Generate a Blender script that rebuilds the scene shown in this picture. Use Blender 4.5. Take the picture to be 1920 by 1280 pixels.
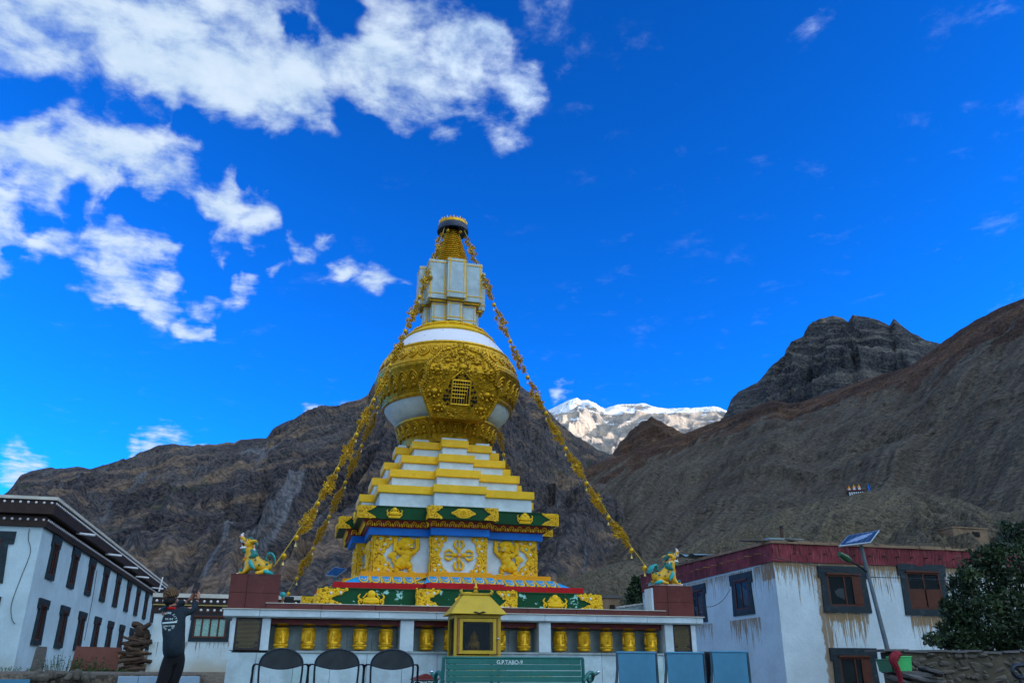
import bpy, bmesh, math, random
import numpy as np
from mathutils import Vector, Matrix, Euler, noise
R = math.radians
rnd = random.Random(7)
for o in list(bpy.data.objects): bpy.data.objects.remove(o)
sc = bpy.context.scene
COL = sc.collection

# ------------------------------------------------------------------ camera
CAM = Vector((-3.333, -19.72, 0.5)); FPX = 1550.0; PITCH = R(22.167); YAW = R(14.273)
cd = bpy.data.cameras.new('camera'); cam = bpy.data.objects.new('camera', cd); COL.objects.link(cam)
cd.sensor_width = 36.0; cd.lens = FPX / 1920 * 36.0; cd.clip_start = 0.1; cd.clip_end = 40000
cam.location = CAM; cam.rotation_euler = (R(90) + PITCH, 0, -YAW)
sc.camera = cam
_F = Vector((math.sin(YAW) * math.cos(PITCH), math.cos(YAW) * math.cos(PITCH), math.sin(PITCH)))
_Rt = Vector((math.cos(YAW), -math.sin(YAW), 0)); _U = _Rt.cross(_F)
def ray(px, py):
    return (_F * FPX + _Rt * (px - 960) + _U * (640 - py)).normalized()
def hit(px, py, **k):
    (n, v), = k.items(); i = 'xyz'.index(n); d = ray(px, py)
    return CAM + d * ((v - CAM[i]) / d[i])
def far(px, py, dist):
    d = ray(px, py); return CAM + d * (dist / math.hypot(d.x, d.y))

# ------------------------------------------------------------------ sky and sun
SUN_AZ, SUN_EL = R(112), R(11)
w = bpy.data.worlds.new('World'); sc.world = w; w.use_nodes = True
nt = w.node_tree; nt.nodes.clear()
def N(nt, t, **k):
    n = nt.nodes.new(t)
    for a, b in k.items():
        if a.startswith('i_'): n.inputs[int(a[2:]) if a[2:].isdigit() else a[2:].replace('_', ' ')].default_value = b
        else: setattr(n, a, b)
    return n
def M(nt, op, a, b=None, c=None, clamp=False):
    n = nt.nodes.new('ShaderNodeMath'); n.operation = op; n.use_clamp = clamp
    for i, v in enumerate((a, b, c)):
        if v is None: continue
        if isinstance(v, (int, float)): n.inputs[i].default_value = v
        else: nt.links.new(v, n.inputs[i])
    return n.outputs[0]
def MR(nt, v, a, b, c=0.0, d=1.0, smooth=True):
    n = nt.nodes.new('ShaderNodeMapRange'); n.interpolation_type = 'SMOOTHSTEP' if smooth else 'LINEAR'
    nt.links.new(v, n.inputs[0])
    for i, x in enumerate((a, b, c, d)): n.inputs[i + 1].default_value = x
    return n.outputs[0]
def MIX(nt, f, a, b, mode='MIX'):
    n = nt.nodes.new('ShaderNodeMix'); n.data_type = 'RGBA'; n.blend_type = mode
    for i, v in ((0, f), (6, a), (7, b)):
        if isinstance(v, (int, float)): n.inputs[i].default_value = v
        elif isinstance(v, (tuple, list)): n.inputs[i].default_value = (*v[:3], 1)
        else: nt.links.new(v, n.inputs[i])
    return n.outputs[2]
def NOISE(nt, vec, scale, detail=4, rough=.55, dist=0.0, typ='ShaderNodeTexNoise'):
    n = nt.nodes.new(typ); n.inputs['Scale'].default_value = scale
    n.inputs['Detail'].default_value = detail; n.inputs['Roughness'].default_value = rough
    n.inputs['Distortion'].default_value = dist
    if vec is not None: nt.links.new(vec, n.inputs['Vector'])
    return n.outputs[0]
def VM(nt, op, a, b=None):
    n = nt.nodes.new('ShaderNodeVectorMath'); n.operation = op
    for i, v in enumerate((a, b)):
        if v is None: continue
        if isinstance(v, (tuple, list, Vector)): n.inputs[i].default_value = tuple(v)
        else: nt.links.new(v, n.inputs[i])
    return n.outputs[1] if op in ('DISTANCE', 'DOT_PRODUCT', 'LENGTH') else n.outputs[0]

sky = N(nt, 'ShaderNodeTexSky', sky_type='NISHITA', sun_disc=False, sun_elevation=SUN_EL, sun_rotation=SUN_AZ,
        altitude=3200, air_density=1.0, dust_density=0.2, ozone_density=3.0)
tc = N(nt, 'ShaderNodeTexCoord'); dirv = tc.outputs['Generated']
sep = N(nt, 'ShaderNodeSeparateXYZ'); nt.links.new(dirv, sep.inputs[0])
zz = M(nt, 'MAXIMUM', sep.outputs[2], 0.08)
pu = M(nt, 'DIVIDE', sep.outputs[0], zz); pv = M(nt, 'DIVIDE', sep.outputs[1], zz)
cb = N(nt, 'ShaderNodeCombineXYZ'); nt.links.new(pu, cb.inputs[0]); nt.links.new(pv, cb.inputs[1])
P = cb.outputs[0]
def WARP(scale, amt, vec):
    n = nt.nodes.new('ShaderNodeTexNoise'); n.inputs['Scale'].default_value = scale; n.inputs['Detail'].default_value = 4; nt.links.new(vec, n.inputs['Vector'])
    v = VM(nt, 'SUBTRACT', n.outputs['Color'], (.5, .5, .5)); s = nt.nodes.new('ShaderNodeVectorMath'); s.operation = 'SCALE'; s.inputs['Scale'].default_value = amt; nt.links.new(v, s.inputs[0]); return VM(nt, 'ADD', vec, s.outputs[0])
wdir = WARP(26, .05, WARP(7, .13, dirv))
n1 = NOISE(nt, P, 1.5, 3, .5, .3); n2 = NOISE(nt, P, 7.5, 10, .62, .2); n3 = NOISE(nt, dirv, 34, 5, .6)
# cloud banks, each a direction in the sky and its radius
BANKS = [(700, 100, .12, .85), (780, 150, .10, .8), (880, 110, .09, .85), (860, 190, .07, .7), (970, 165, .07, .7), (770, 40, .10, .6), (590, 100, .1, .8), (740, 200, .07, .6), (60, 40, 0.115, 1), (200, 70, 0.115, 1), (330, 100, 0.115, 1), (450, 150, 0.115, 1), (540, 200, 0.115, 1), (600, 215, 0.08, 0.8), (400, 215, 0.1, 0.7), (640, 60, 0.13, 0.8), (730, 110, 0.12, 0.85), (790, 60, 0.1, 0.6), (900, 110, 0.07, 0.8), (960, 160, 0.06, 0.6), (700, 170, 0.09, 0.7), (560, 20, 0.1, 0.6), (830, 270, 0.05, 0.54), (1010, 20, 0.07, 0.34), (1060, 100, 0.09, 0.27), (1130, 190, 0.08, 0.21), (930, 230, 0.07, 0.47), (1480, 20, 0.1, .17), (1560, 90, 0.07, .17), (1850, 10, 0.09, .17), (1250, 160, 0.06, 0.23), (-60, 260, 0.13, 0.9), (20, 260, 0.108, 0.95), (130, 250, 0.108, 0.95), (220, 270, 0.13, 1), (300, 300, 0.097, 0.9), (340, 290, 0.065, 0.9), (60, 330, 0.076, 0.95), (150, 345, 0.065, 0.95), (390, 370, 0.076, 0.9), (440, 360, 0.065, 0.95), (470, 420, 0.054, 0.9), (400, 450, 0.054, 0.75), (0, 400, 0.076, 0.95), (75, 440, 0.065, 0.95), (150, 410, 0.054, 0.75), (235, 440, 0.065, 0.95), (290, 450, 0.049, 0.8), (160, 490, 0.054, 0.9), (220, 500, 0.065, 0.95), (270, 525, 0.054, 0.9), (340, 570, 0.038, 0.92), (440, 520, 0.049, 0.8), (365, 510, 0.038, 0.65), (520, 500, 0.032, 0.8), (565, 465, 0.043, 0.8), (610, 450, 0.032, 0.8), (0, 480, 0.043, 0.8), (645, 520, 0.038, 0.85), (700, 550, 0.038, 0.8), (530, 330, 0.054, 0.65), (620, 765, 0.038, 0.8), (575, 762, 0.032, 0.7), (310, 836, 0.043, 0.8), (265, 842, 0.032, 0.7), (370, 832, 0.038, 0.6), (5, 882, 0.038, 0.8), (375, 684, 0.013, 0.75), (655, 755, 0.032, 0.7), (1040, 735, 0.027, 0.6), (120, 95, 0.1, 0.9), (260, 110, 0.12, 1), (420, 120, 0.12, 0.95), (20, 20, 0.1, 0.9), (150, 20, 0.1, 0.9), (300, 30, 0.1, 0.95), (480, 60, 0.1, 0.8), (590, 140, 0.1, 0.85), (180, 300, 0.1, 0.9), (260, 310, 0.08, 0.9), (60, 270, 0.09, 0.9), (330, 320, 0.05, 0.8), (90, 350, 0.07, 0.9), (430, 340, 0.06, 0.8), (470, 390, 0.06, 0.85), (450, 410, 0.05, 0.8), (1200, 60, 0.05, .17), (1650, 30, 0.06, .17)]
tot = None
for (x, y, r_, s_) in BANKS:
    d0 = ray(x, y)
    v = MR(nt, VM(nt, 'DISTANCE', wdir, d0), 0.0, r_ * .92, s_, 0.0)
    tot = v if tot is None else M(nt, 'MAXIMUM', tot, v) if False else M(nt, 'SMOOTH_MAX', tot, v, .12)
# the broken deck goes on to the left of, above and behind the camera
gap = None
for (x, y, r_) in [(20, 175, .05), (80, 190, .05), (160, 205, .05), (240, 225, .05), (320, 245, .05), (400, 275, .06), (480, 300, .07), (560, 310, .08), (15, 330, .03), (60, 395, .03), (140, 385, .03), (250, 395, .04), (330, 400, .04), (360, 470, .04), (110, 500, .05), (30, 460, .025), (640, 10, .05), (560, 60, .03), (660, 250, .06), (500, 460, .04), (420, 470, .03)]:
    v = MR(nt, VM(nt, 'DISTANCE', wdir, ray(x, y)), 0.0, r_, .75, 0.0); gap = v if gap is None else M(nt, 'MAXIMUM', gap, v)
tot = M(nt, 'SUBTRACT', tot, gap)
back = MR(nt, VM(nt, 'DOT_PRODUCT', dirv, Vector((-.62, -.66, .42)).normalized()), -.12, .32, 0.0, .80)
tot = M(nt, 'MAXIMUM', tot, back)
over = MR(nt, VM(nt, 'DOT_PRODUCT', dirv, Vector((math.sin(YAW) * -.45, math.cos(YAW) * -.45, .9)).normalized()), .50, .86, 0.0, .72)
tot = M(nt, 'MAXIMUM', tot, over)
side = MR(nt, VM(nt, 'DOT_PRODUCT', dirv, Vector((.93, -.30, .25)).normalized()), .60, .90, 0.0, .75)
tot = M(nt, 'MAXIMUM', tot, side)
e = M(nt, 'ADD', M(nt, 'MULTIPLY', M(nt, 'SUBTRACT', n1, .5), .55), M(nt, 'MULTIPLY', M(nt, 'SUBTRACT', n2, .5), 1.9))
e = M(nt, 'ADD', e, M(nt, 'MULTIPLY', M(nt, 'SUBTRACT', n3, .5), .45))
dens = M(nt, 'ADD', tot, M(nt, 'MULTIPLY', e, MR(nt, tot, 0.0, .32, .12, 1.0)))
cov = MR(nt, dens, .14, 1.0, 0, .95)
g = N(nt, 'ShaderNodeGamma', i_1=1.32); nt.links.new(sky.outputs[0], g.inputs[0])
hs = N(nt, 'ShaderNodeHueSaturation', i_Saturation=1.0, i_Value=1.0); nt.links.new(g.outputs[0], hs.inputs['Color'])
grade = MIX(nt, 1.0, hs.outputs[0], (.06 , .97, 1.80), 'MULTIPLY')
cl = MIX(nt, MR(nt, n2, .3, .75), (2.9, 3.9, 5.0), (4.1, 4.8, 5.6))
# clouds glow more the nearer they stand to the sun
fwd = MR(nt, VM(nt, 'DOT_PRODUCT', dirv, Vector((math.sin(SUN_AZ), math.cos(SUN_AZ), .2)).normalized()), -.15, .9, 1.0, 3.4)
sc_n = nt.nodes.new('ShaderNodeVectorMath'); sc_n.operation = 'SCALE'; nt.links.new(cl, sc_n.inputs[0]); nt.links.new(fwd, sc_n.inputs['Scale']); cl = MIX(nt, MR(nt, fwd, 1.0, 2.2), sc_n.outputs[0], VM(nt, 'MULTIPLY', sc_n.outputs[0], (1.02, 1.02, .96)))
skyc = MIX(nt, cov, grade, cl)
bg = N(nt, 'ShaderNodeBackground', i_Strength=0.1); nt.links.new(skyc, bg.inputs[0])
wo = N(nt, 'ShaderNodeOutputWorld'); nt.links.new(bg.outputs[0], wo.inputs[0])

sl = bpy.data.lights.new('sun', 'SUN'); sun = bpy.data.objects.new('sun', sl); COL.objects.link(sun)
sl.energy = 4.5; sl.angle = R(.5); sl.color = (1.0, .87, .74)
sd = Vector((math.sin(SUN_AZ) * math.cos(SUN_EL), math.cos(SUN_AZ) * math.cos(SUN_EL), math.sin(SUN_EL)))
sun.rotation_euler = sd.to_track_quat('Z', 'Y').to_euler()
sc.view_settings.view_transform = 'Standard'; sc.view_settings.look = 'None'
sc.view_settings.gamma = 1.0; sc.view_settings.exposure = 0.88
try: sc.view_settings.use_curve_mapping = False
except Exception: pass
sc.render.engine = 'CYCLES'

# ------------------------------------------------------------------ object helpers
def tag(o, label=None, cat=None, group=None, kind=None):
    if label: o['label'] = label
    if cat: o['category'] = cat
    if group: o['group'] = group
    if kind: o['kind'] = kind
    return o
def thing(name, loc, label, cat, group=None, rz=0.0):
    o = bpy.data.objects.new(name, None); COL.objects.link(o); o.location = loc; o.rotation_euler = (0, 0, rz)
    o.empty_display_size = .1
    return tag(o, label, cat, group)
class MB:
    def __init__(s): s.v = []; s.f = []; s.m = []; s.cm = 0
    def add(s, vs, fs):
        b = len(s.v); s.v += [tuple(p) for p in vs]
        s.f += [tuple(b + i for i in f) for f in fs]; s.m += [s.cm] * len(fs); return s
    def box(s, x0, x1, y0, y1, z0, z1):
        v = [(x, y, z) for z in (z0, z1) for y in (y0, y1) for x in (x0, x1)]
        return s.add(v, [(0, 2, 3, 1), (4, 5, 7, 6), (0, 1, 5, 4), (2, 6, 7, 3), (0, 4, 6, 2), (1, 3, 7, 5)])
    def cbox(s, c, sx, sy, sz, rot=None):
        m = rot.to_matrix() if rot is not None else Matrix.Identity(3)
        v = [Vector(c) + m @ Vector((x * sx / 2, y * sy / 2, z * sz / 2)) for z in (-1, 1) for y in (-1, 1) for x in (-1, 1)]
        return s.add(v, [(0, 2, 3, 1), (4, 5, 7, 6), (0, 1, 5, 4), (2, 6, 7, 3), (0, 4, 6, 2), (1, 3, 7, 5)])
    def lathe(s, prof, n=48, cx=0, cy=0, a0=0.0, a1=2 * math.pi):
        full = abs(a1 - a0 - 2 * math.pi) < 1e-6; k = n if full else n + 1; vs = []
        for i in range(k):
            a = a0 + (a1 - a0) * i / n
            for (r_, z) in prof: vs.append((cx + r_ * math.cos(a), cy + r_ * math.sin(a), z))
        p = len(prof); fs = []
        for i in range(n):
            j = (i + 1) % k
            for q in range(p - 1): fs.append((i * p + q, j * p + q, j * p + q + 1, i * p + q + 1))
        return s.add(vs, fs)
    def prism(s, poly, z0, z1):
        n = len(poly); v = [(x, y, z0) for x, y in poly] + [(x, y, z1) for x, y in poly]
        return s.add(v, [tuple(range(n))[::-1], tuple(range(n, 2 * n))] + [(i, (i + 1) % n, n + (i + 1) % n, n + i) for i in range(n)])
    def plate(s, poly, f, t0, t1):
        """poly in (u, w), f maps (u, w, t) to a point: an outline with thickness"""
        n = len(poly); v = [f(u, q, t0) for u, q in poly] + [f(u, q, t1) for u, q in poly]
        return s.add(v, [tuple(range(n)), tuple(range(n, 2 * n))[::-1]] + [(i, n + i, n + (i + 1) % n, (i + 1) % n) for i in range(n)])
    def tube(s, pts, r_, n=8, cap=True):
        pts = [Vector(p) for p in pts]; rs = r_ if isinstance(r_, (list, tuple)) else [r_] * len(pts)
        b = len(s.v); vs = []; up = None
        for i, p in enumerate(pts):
            d = (pts[min(i + 1, len(pts) - 1)] - pts[max(i - 1, 0)])
            d = d.normalized() if d.length > 1e-9 else Vector((0, 0, 1))
            if up is None: up = d.orthogonal().normalized()
            up = (up - d * up.dot(d)); up = up.normalized() if up.length > 1e-6 else d.orthogonal().normalized()
            q = d.cross(up)
            for k in range(n):
                a = 2 * math.pi * k / n; vs.append(p + (up * math.cos(a) + q * math.sin(a)) * rs[i])
        fs = [(i * n + k, i * n + (k + 1) % n, (i + 1) * n + (k + 1) % n, (i + 1) * n + k) for i in range(len(pts) - 1) for k in range(n)]
        if cap: fs += [tuple(range(n))[::-1], tuple((len(pts) - 1) * n + k for k in range(n))]
        return s.add(vs, fs)
    def ball(s, c, rx, ry=None, rz=None, nu=10, nv=7, rot=None):
        ry = rx if ry is None else ry; rz = rx if rz is None else rz
        m = rot.to_matrix() if rot is not None else Matrix.Identity(3); c = Vector(c)
        vs = [c + m @ Vector((0, 0, rz)), c - m @ Vector((0, 0, rz))]
        for j in range(1, nv):
            t = math.pi * j / nv
            for i in range(nu):
                a = 2 * math.pi * i / nu
                vs.append(c + m @ Vector((rx * math.sin(t) * math.cos(a), ry * math.sin(t) * math.sin(a), rz * math.cos(t))))
        fs = []
        for i in range(nu):
            k = (i + 1) % nu
            fs.append((0, 2 + i, 2 + k)); fs.append((1, 2 + (nv - 2) * nu + k, 2 + (nv - 2) * nu + i))
            for j in range(nv - 2): fs.append((2 + j * nu + i, 2 + (j + 1) * nu + i, 2 + (j + 1) * nu + k, 2 + j * nu + k))
        return s.add(vs, fs)
    def mesh(s, name, mats, smooth=False, bevel=0.0, auto=None):
        me = bpy.data.meshes.new(name); me.from_pydata(s.v, [], s.f)
        mats = mats if isinstance(mats, (list, tuple)) else [mats]
        for m in mats: me.materials.append(m)
        if len(mats) > 1: me.polygons.foreach_set('material_index', s.m)
        bm = bmesh.new(); bm.from_mesh(me); bmesh.ops.recalc_face_normals(bm, faces=bm.faces)
        if bevel: bmesh.ops.bevel(bm, geom=[e_ for e_ in bm.edges if e_.is_manifold and e_.calc_face_angle(0) > .6], offset=bevel, segments=1, affect='EDGES', clamp_overlap=True)
        bm.to_mesh(me); bm.free()
        if smooth:
            me.polygons.foreach_set('use_smooth', [True] * len(me.polygons))
            try: me.set_sharp_from_angle(angle=R(auto or 40))
            except Exception: pass
        me.update(); return me
    def obj(s, name, mats, parent=None, loc=None, **k):
        me = s.mesh(name, mats, **k); return link(name, me, parent, loc)
def link(name, me, parent=None, loc=None, rot=None, scale=None):
    o = bpy.data.objects.new(name, me); COL.objects.link(o)
    if parent: o.parent = parent
    if loc is not None: o.location = loc
    if rot is not None: o.rotation_euler = rot
    if scale is not None: o.scale = scale
    return o
def copy_tree(o, parent=None, top=None):
    c = o.copy(); COL.objects.link(c); c.parent = parent
    for ch in [x for x in KIDS.get(o.name, [])] or [x for x in o.children]: copy_tree(ch, c)
    return c
KIDS = {}
def catmull(pts, n=6):
    pts = [Vector(p) for p in pts]; q = [pts[0]] + pts + [pts[-1]]; out = []
    for i in range(1, len(q) - 2):
        a, b, c, d = q[i - 1:i + 3]
        for k in range(n):
            t = k / n
            out.append(.5 * ((2 * b) + (c - a) * t + (2 * a - 5 * b + 4 * c - d) * t * t + (3 * b - a - 3 * c + d) * t ** 3))
    out.append(pts[-1]); return out

# ------------------------------------------------------------------ materials
def new_mat(name):
    m = bpy.data.materials.new(name); m.use_nodes = True; nt = m.node_tree
    return m, nt, nt.nodes['Principled BSDF']
def mat(name, col, rough=.6, metal=0.0, vary=.25, scale=3.0, fine=40.0, bump=.15, col2=None, dirt=None, dscale=1.2, dth=(.55, .75), spec=.4, coords='Object', island=0.0, bdist=.02):
    m, nt, b = new_mat(name); tc = N(nt, 'ShaderNodeTexCoord').outputs[coords]
    a = NOISE(nt, tc, scale, 5, .6); f = NOISE(nt, tc, fine, 3, .6)
    dark = tuple(c * (1 - vary) for c in col); lite = tuple(min(1, c * (1 + vary * .6)) for c in (col2 or col))
    c = MIX(nt, MR(nt, a, .3, .7), dark, lite)
    c = MIX(nt, M(nt, 'MULTIPLY', MR(nt, f, .35, .65), .35), c, tuple(x * .8 for x in col))
    if dirt:
        d = NOISE(nt, tc, dscale, 7, .65, .4)
        c = MIX(nt, MR(nt, d, dth[0], dth[1]), c, dirt)
    if island:
        gi = N(nt, 'ShaderNodeObjectInfo')
        c = MIX(nt, island, c, MIX(nt, gi.outputs['Random'], tuple(x * .6 for x in col), tuple(min(1, x * 1.25) for x in col)), 'MIX')
    nt.links.new(c, b.inputs['Base Color'])
    b.inputs['Metallic'].default_value = metal; b.inputs['Specular IOR Level'].default_value = spec
    nt.links.new(MR(nt, f, .3, .7, max(0, rough - .1), min(1, rough + .12)), b.inputs['Roughness'])
    if bump:
        bp = N(nt, 'ShaderNodeBump', i_Strength=bump, i_Distance=bdist); nt.links.new(M(nt, 'ADD', f, a), bp.inputs['Height'])
        nt.links.new(bp.outputs[0], b.inputs['Normal'])
    return m
MT = {}
MT['marble'] = mat('marble', (.54, .66, .71), .35, vary=.2, scale=3.5, fine=34, bump=.05, dirt=(.34, .50, .52), dscale=1.7, dth=(.52, .9), island=.12)
MT['marble_old'] = mat('marble_weathered', (.46, .60, .65), .45, vary=.25, scale=4.0, fine=30, bump=.08, dirt=(.26, .46, .42), dscale=.9, dth=(.5, .85), island=.12)
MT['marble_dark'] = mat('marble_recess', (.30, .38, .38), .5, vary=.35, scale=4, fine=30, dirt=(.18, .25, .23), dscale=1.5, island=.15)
MT['granite'] = mat('red_granite', (.115, .026, .022), .4, vary=.25, scale=5, fine=220, bump=.03, island=.18, dirt=(.16, .05, .04), dscale=3, spec=.25)
MT['white'] = mat('white_paint', (.78, .80, .84), .5, vary=.08, bump=.03, dirt=(.55, .6, .66), dscale=2.0, dth=(.6, .9))
MT['dome_white'] = None
MT['yellow'] = mat('yellow_gold_paint', (.86, .51, .008), .45, vary=.14, scale=3, fine=60, bump=.05, dirt=(.60, .30, .006), dscale=3, dth=(.55, .8), island=.12, spec=.25)
MT['gold'] = mat('gilded_relief', (.74, .42, .012), .34, metal=.55, vary=.22, scale=9, fine=55, bump=.25, dirt=(.36, .2, .01), dscale=8, dth=(.5, .75), bdist=.03)
MT['gold_dark'] = mat('aged_gilding', (.50, .275, .008), .34, metal=.75, vary=.3, scale=8, fine=50, bump=.3, dirt=(.16, .10, .012), dscale=7, dth=(.5, .72), bdist=.03)
MT['recess_shade'] = mat('recess_shaded_gilding', (.36, .19, .006), .5, vary=.3, scale=12, bump=.1, spec=.2)  # plate behind the curls coloured darker to paint in recess shade
MT['orange'] = mat('orange_paint', (.85, .34, .004), .5, spec=.2, vary=.1, bump=.04)
MT['red'] = mat('red_paint', (.50, .004, .008), .5, spec=.2, vary=.15, bump=.04, island=.1)
MT['maroon'] = mat('maroon_paint', (.17, .012, .012), .5, vary=.2, bump=.05)
MT['blue'] = mat('blue_paint', (.004, .16, .60), .5, spec=.2, vary=.15, bump=.04)
MT['lotus_blue'] = mat('lotus_blue_paint', (.008, .30, .66), .5, spec=.2, vary=.15, bump=.04)
MT['cream'] = mat('cream_gold', (.80, .62, .18), .5, vary=.12)
MT['green'] = mat('green_paint', (.003, .060, .018), .5, spec=.15, vary=.2, bump=.04)
MT['green_worn'] = mat('peeling_green_paint', (.003, .060, .020), .5, spec=.15, vary=.2, bump=.06, dirt=(.30, .62, .56), dscale=4.2, dth=(.60, .612))
MT['umb_blue'] = mat('dark_blue_enamel', (.012, .03, .07), .4, vary=.2)
MT['ruby'] = mat('red_jewel', (.6, .01, .02), .15, vary=.1, bump=0)
MT['pearl'] = mat('jewel_white', (.62, .70, .70), .2, vary=.1, bump=0)
MT['pearl_t'] = mat('jewel_turquoise', (.25, .60, .52), .2, vary=.1, bump=0)
MT['pearl_p'] = mat('jewel_pink', (.70, .45, .42), .2, vary=.1, bump=0)
MT['lion_yellow'] = mat('lion_yellow_enamel', (.76, .42, .012), .3, vary=.2, scale=4, fine=30, bump=.04, dirt=(.75, .22, .02), dscale=2.2, dth=(.55, .8))
MT['lion_green'] = mat('lion_green_enamel', (.01, .20, .17), .3, vary=.3, scale=5, bump=.03)
MT['lion_teal'] = mat('lion_turquoise_enamel', (.02, .42, .42), .3, vary=.2, bump=.03)
MT['tooth'] = mat('ivory_white', (.8, .8, .8), .3, vary=.06, bump=0)
MT['mouth'] = mat('dark_red_enamel', (.12, .005, .008), .4, vary=.1)
MT['pink'] = mat('pink_enamel', (.72, .30, .22), .35, vary=.15, bump=.02)
MT['black'] = mat('black_paint', (.012, .013, .016), .4, vary=.2, bump=.03)
MT['iron'] = mat('dark_iron', (.02, .025, .03), .45, metal=.4, vary=.2, bump=.05)
MT['lampy'] = mat('lamp_box_yellow', (.54, .36, .012), .45, vary=.12, scale=4, bump=.08, dirt=(.35, .12, .05), dscale=2.6, dth=(.62, .72))
MT['rust'] = mat('rusty_paint', (.30, .12, .035), .6, vary=.3, scale=8, dirt=(.5, .34, .03), dscale=4)
MT['bench'] = mat('bench_green_paint', (.006, .15, .125), .38, vary=.2, scale=2, bump=.06, dirt=(.012, .08, .08), dscale=4)
MT['bench_edge'] = mat('worn_yellow_edge', (.45, .40, .04), .6, vary=.5, scale=14, dirt=(.006, .15, .125), dscale=9, dth=(.42, .52))
MT['paintw'] = mat('hand_painted_white', (.62, .78, .78), .6, vary=.2, bump=0)
MT['mesh_blue'] = mat('chair_blue_mesh', (.05, .22, .36), .6, vary=.15, scale=3, fine=160, bump=.2)
MT['mesh_dark'] = mat('chair_dark_mesh', (.022, .032, .038), .7, vary=.35, scale=6, fine=160, bump=.2)
MT['frame_dark'] = mat('chair_tube', (.012, .022, .035), .35, metal=.3, vary=.2, bump=.02)
MT['frame_grey'] = mat('chair_frame_grey', (.05, .09, .12), .35, metal=.5, vary=.2, bump=.02)
MT['chrome'] = mat('chrome_knob', (.6, .65, .7), .2, metal=1.0, vary=.05, bump=0)
MT['wood'] = mat('brown_window_wood', (.085, .020, .008), .55, vary=.3, scale=5, fine=60, bump=.15, island=.15)
MT['wood_dark'] = mat('dark_window_wood', (.035, .014, .010), .6, vary=.35, scale=5, fine=60, bump=.2, dirt=(.10, .05, .03), dscale=3)
MT['cornice'] = mat('cornice_brown', (.030, .016, .012), .7, vary=.3, scale=3, bump=.1)
MT['black_frame'] = mat('black_window_border', (.010, .026, .036), .7, vary=.35, scale=4, fine=30, bump=.15, dirt=(.05, .09, .11), dscale=3.5, dth=(.55, .8))
MT['eave_white'] = mat('pale_eave', (.60, .58, .50), .7, vary=.15, dirt=(.4, .36, .3))
MT['curtain'] = mat('lace_curtain', (.28, .48, .42), .8, vary=.4, scale=30, fine=90, bump=.2)
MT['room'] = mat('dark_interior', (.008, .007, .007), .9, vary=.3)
MT['plaque_gold'] = mat('plaque_gilding', (.50, .36, .06), .5, vary=.3)
MT['stone'] = mat('rubble_stone', (.10, .09, .072), .85, vary=.35, scale=3, fine=25, bump=.4, island=.35, dirt=(.06, .065, .045), dscale=2)
MT['slate'] = mat('slab_stone', (.10, .10, .10), .8, vary=.3, scale=2, fine=20, bump=.3, island=.3)
MT['log'] = mat('old_timber', (.07, .042, .026), .85, vary=.4, scale=4, fine=40, bump=.5, island=.4)
MT['log_end'] = mat('split_timber', (.32, .16, .07), .8, vary=.3, scale=6, fine=50, bump=.3)
MT['board'] = mat('red_brown_board', (.16, .055, .038), .8, vary=.25, scale=1.6, fine=25, bump=.15, dirt=(.2, .1, .08), dscale=1.2)
MT['sheet'] = mat('grey_stone_slab', (.10, .09, .085), .85, vary=.3, scale=3, bump=.2, dirt=(.18, .19, .18), dscale=2)
MT['cloth_navy'] = mat('navy_cotton', (.009, .022, .035), .9, vary=.3, scale=7, fine=60, bump=.35, bdist=.03)
MT['trouser'] = mat('black_cotton', (.006, .006, .010), .95, vary=.3, scale=6, bump=.3)
MT['skin'] = mat('skin', (.42, .20, .13), .5, vary=.12, scale=9, fine=80, bump=.05)
MT['hair'] = mat('dark_hair', (.012, .010, .010), .8, vary=.3, fine=120, bump=.4)
MT['phone'] = mat('black_phone', (.006, .006, .008), .2, vary=.1, bump=0)
MT['solar'] = mat('solar_cells', (.006, .04, .11), .45, spec=.2, vary=.15, bump=0)
MT['alu'] = mat('aluminium_frame', (.55, .62, .66), .35, metal=.8, vary=.1, bump=.03)
MT['pole'] = mat('painted_pole', (.13, .17, .19), .5, metal=.3, vary=.2, bump=.05)
MT['grn_lamp'] = mat('green_lamp_case', (.02, .09, .035), .4, vary=.2)
MT['bin_green'] = mat('lime_green_plastic', (.06, .50, .14), .4, vary=.15, bump=.03, dirt=(.1, .35, .12), dscale=3)
MT['bin_dark'] = mat('dark_green_plastic', (.04, .16, .09), .5, vary=.15)  # own dark green of the left-hand bin
MT['red_cloth'] = mat('red_cloth', (.20, .008, .02), .85, vary=.3, scale=9, bump=.5)
MT['tin'] = mat('corrugated_tin', (.25, .36, .38), .5, metal=.4, vary=.3, scale=2)
MT['mudwall'] = mat('mud_mortar', (.085, .075, .050), .95, vary=.35, scale=3, fine=20, bump=.5, dirt=(.04, .042, .03), dscale=2.5)
MT['mud'] = mat('mud_brick', (.24, .16, .10), .9, vary=.3, scale=1.2, fine=18, bump=.3, dirt=(.33, .22, .14), dscale=.8)
MT['pinkstone'] = mat('pale_pink_plinth', (.50, .38, .35), .6, vary=.15)
MT['pave'] = mat('blue_washed_plinth', (.30, .45, .58), .7, vary=.2, scale=1.2, dirt=(.22, .35, .45))
MT['wire'] = mat('cable_black', (.02, .025, .03), .6, bump=0)
MT['wire_g'] = mat('gilded_wire', (.5, .36, .05), .5, metal=.4, bump=0)
MT['leaf'] = mat('leaf_dark_green', (.020, .045, .016), .55, vary=.5, scale=2, fine=9, bump=0, dirt=(.06, .10, .03), dscale=1.1, dth=(.5, .7))
MT['leaf2'] = mat('leaf_weed', (.045, .11, .025), .6, vary=.4, scale=3, bump=0)
MT['bark'] = mat('bark', (.05, .035, .025), .9, vary=.3, bump=.4)
MT['grass'] = MT['leaf2']
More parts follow.
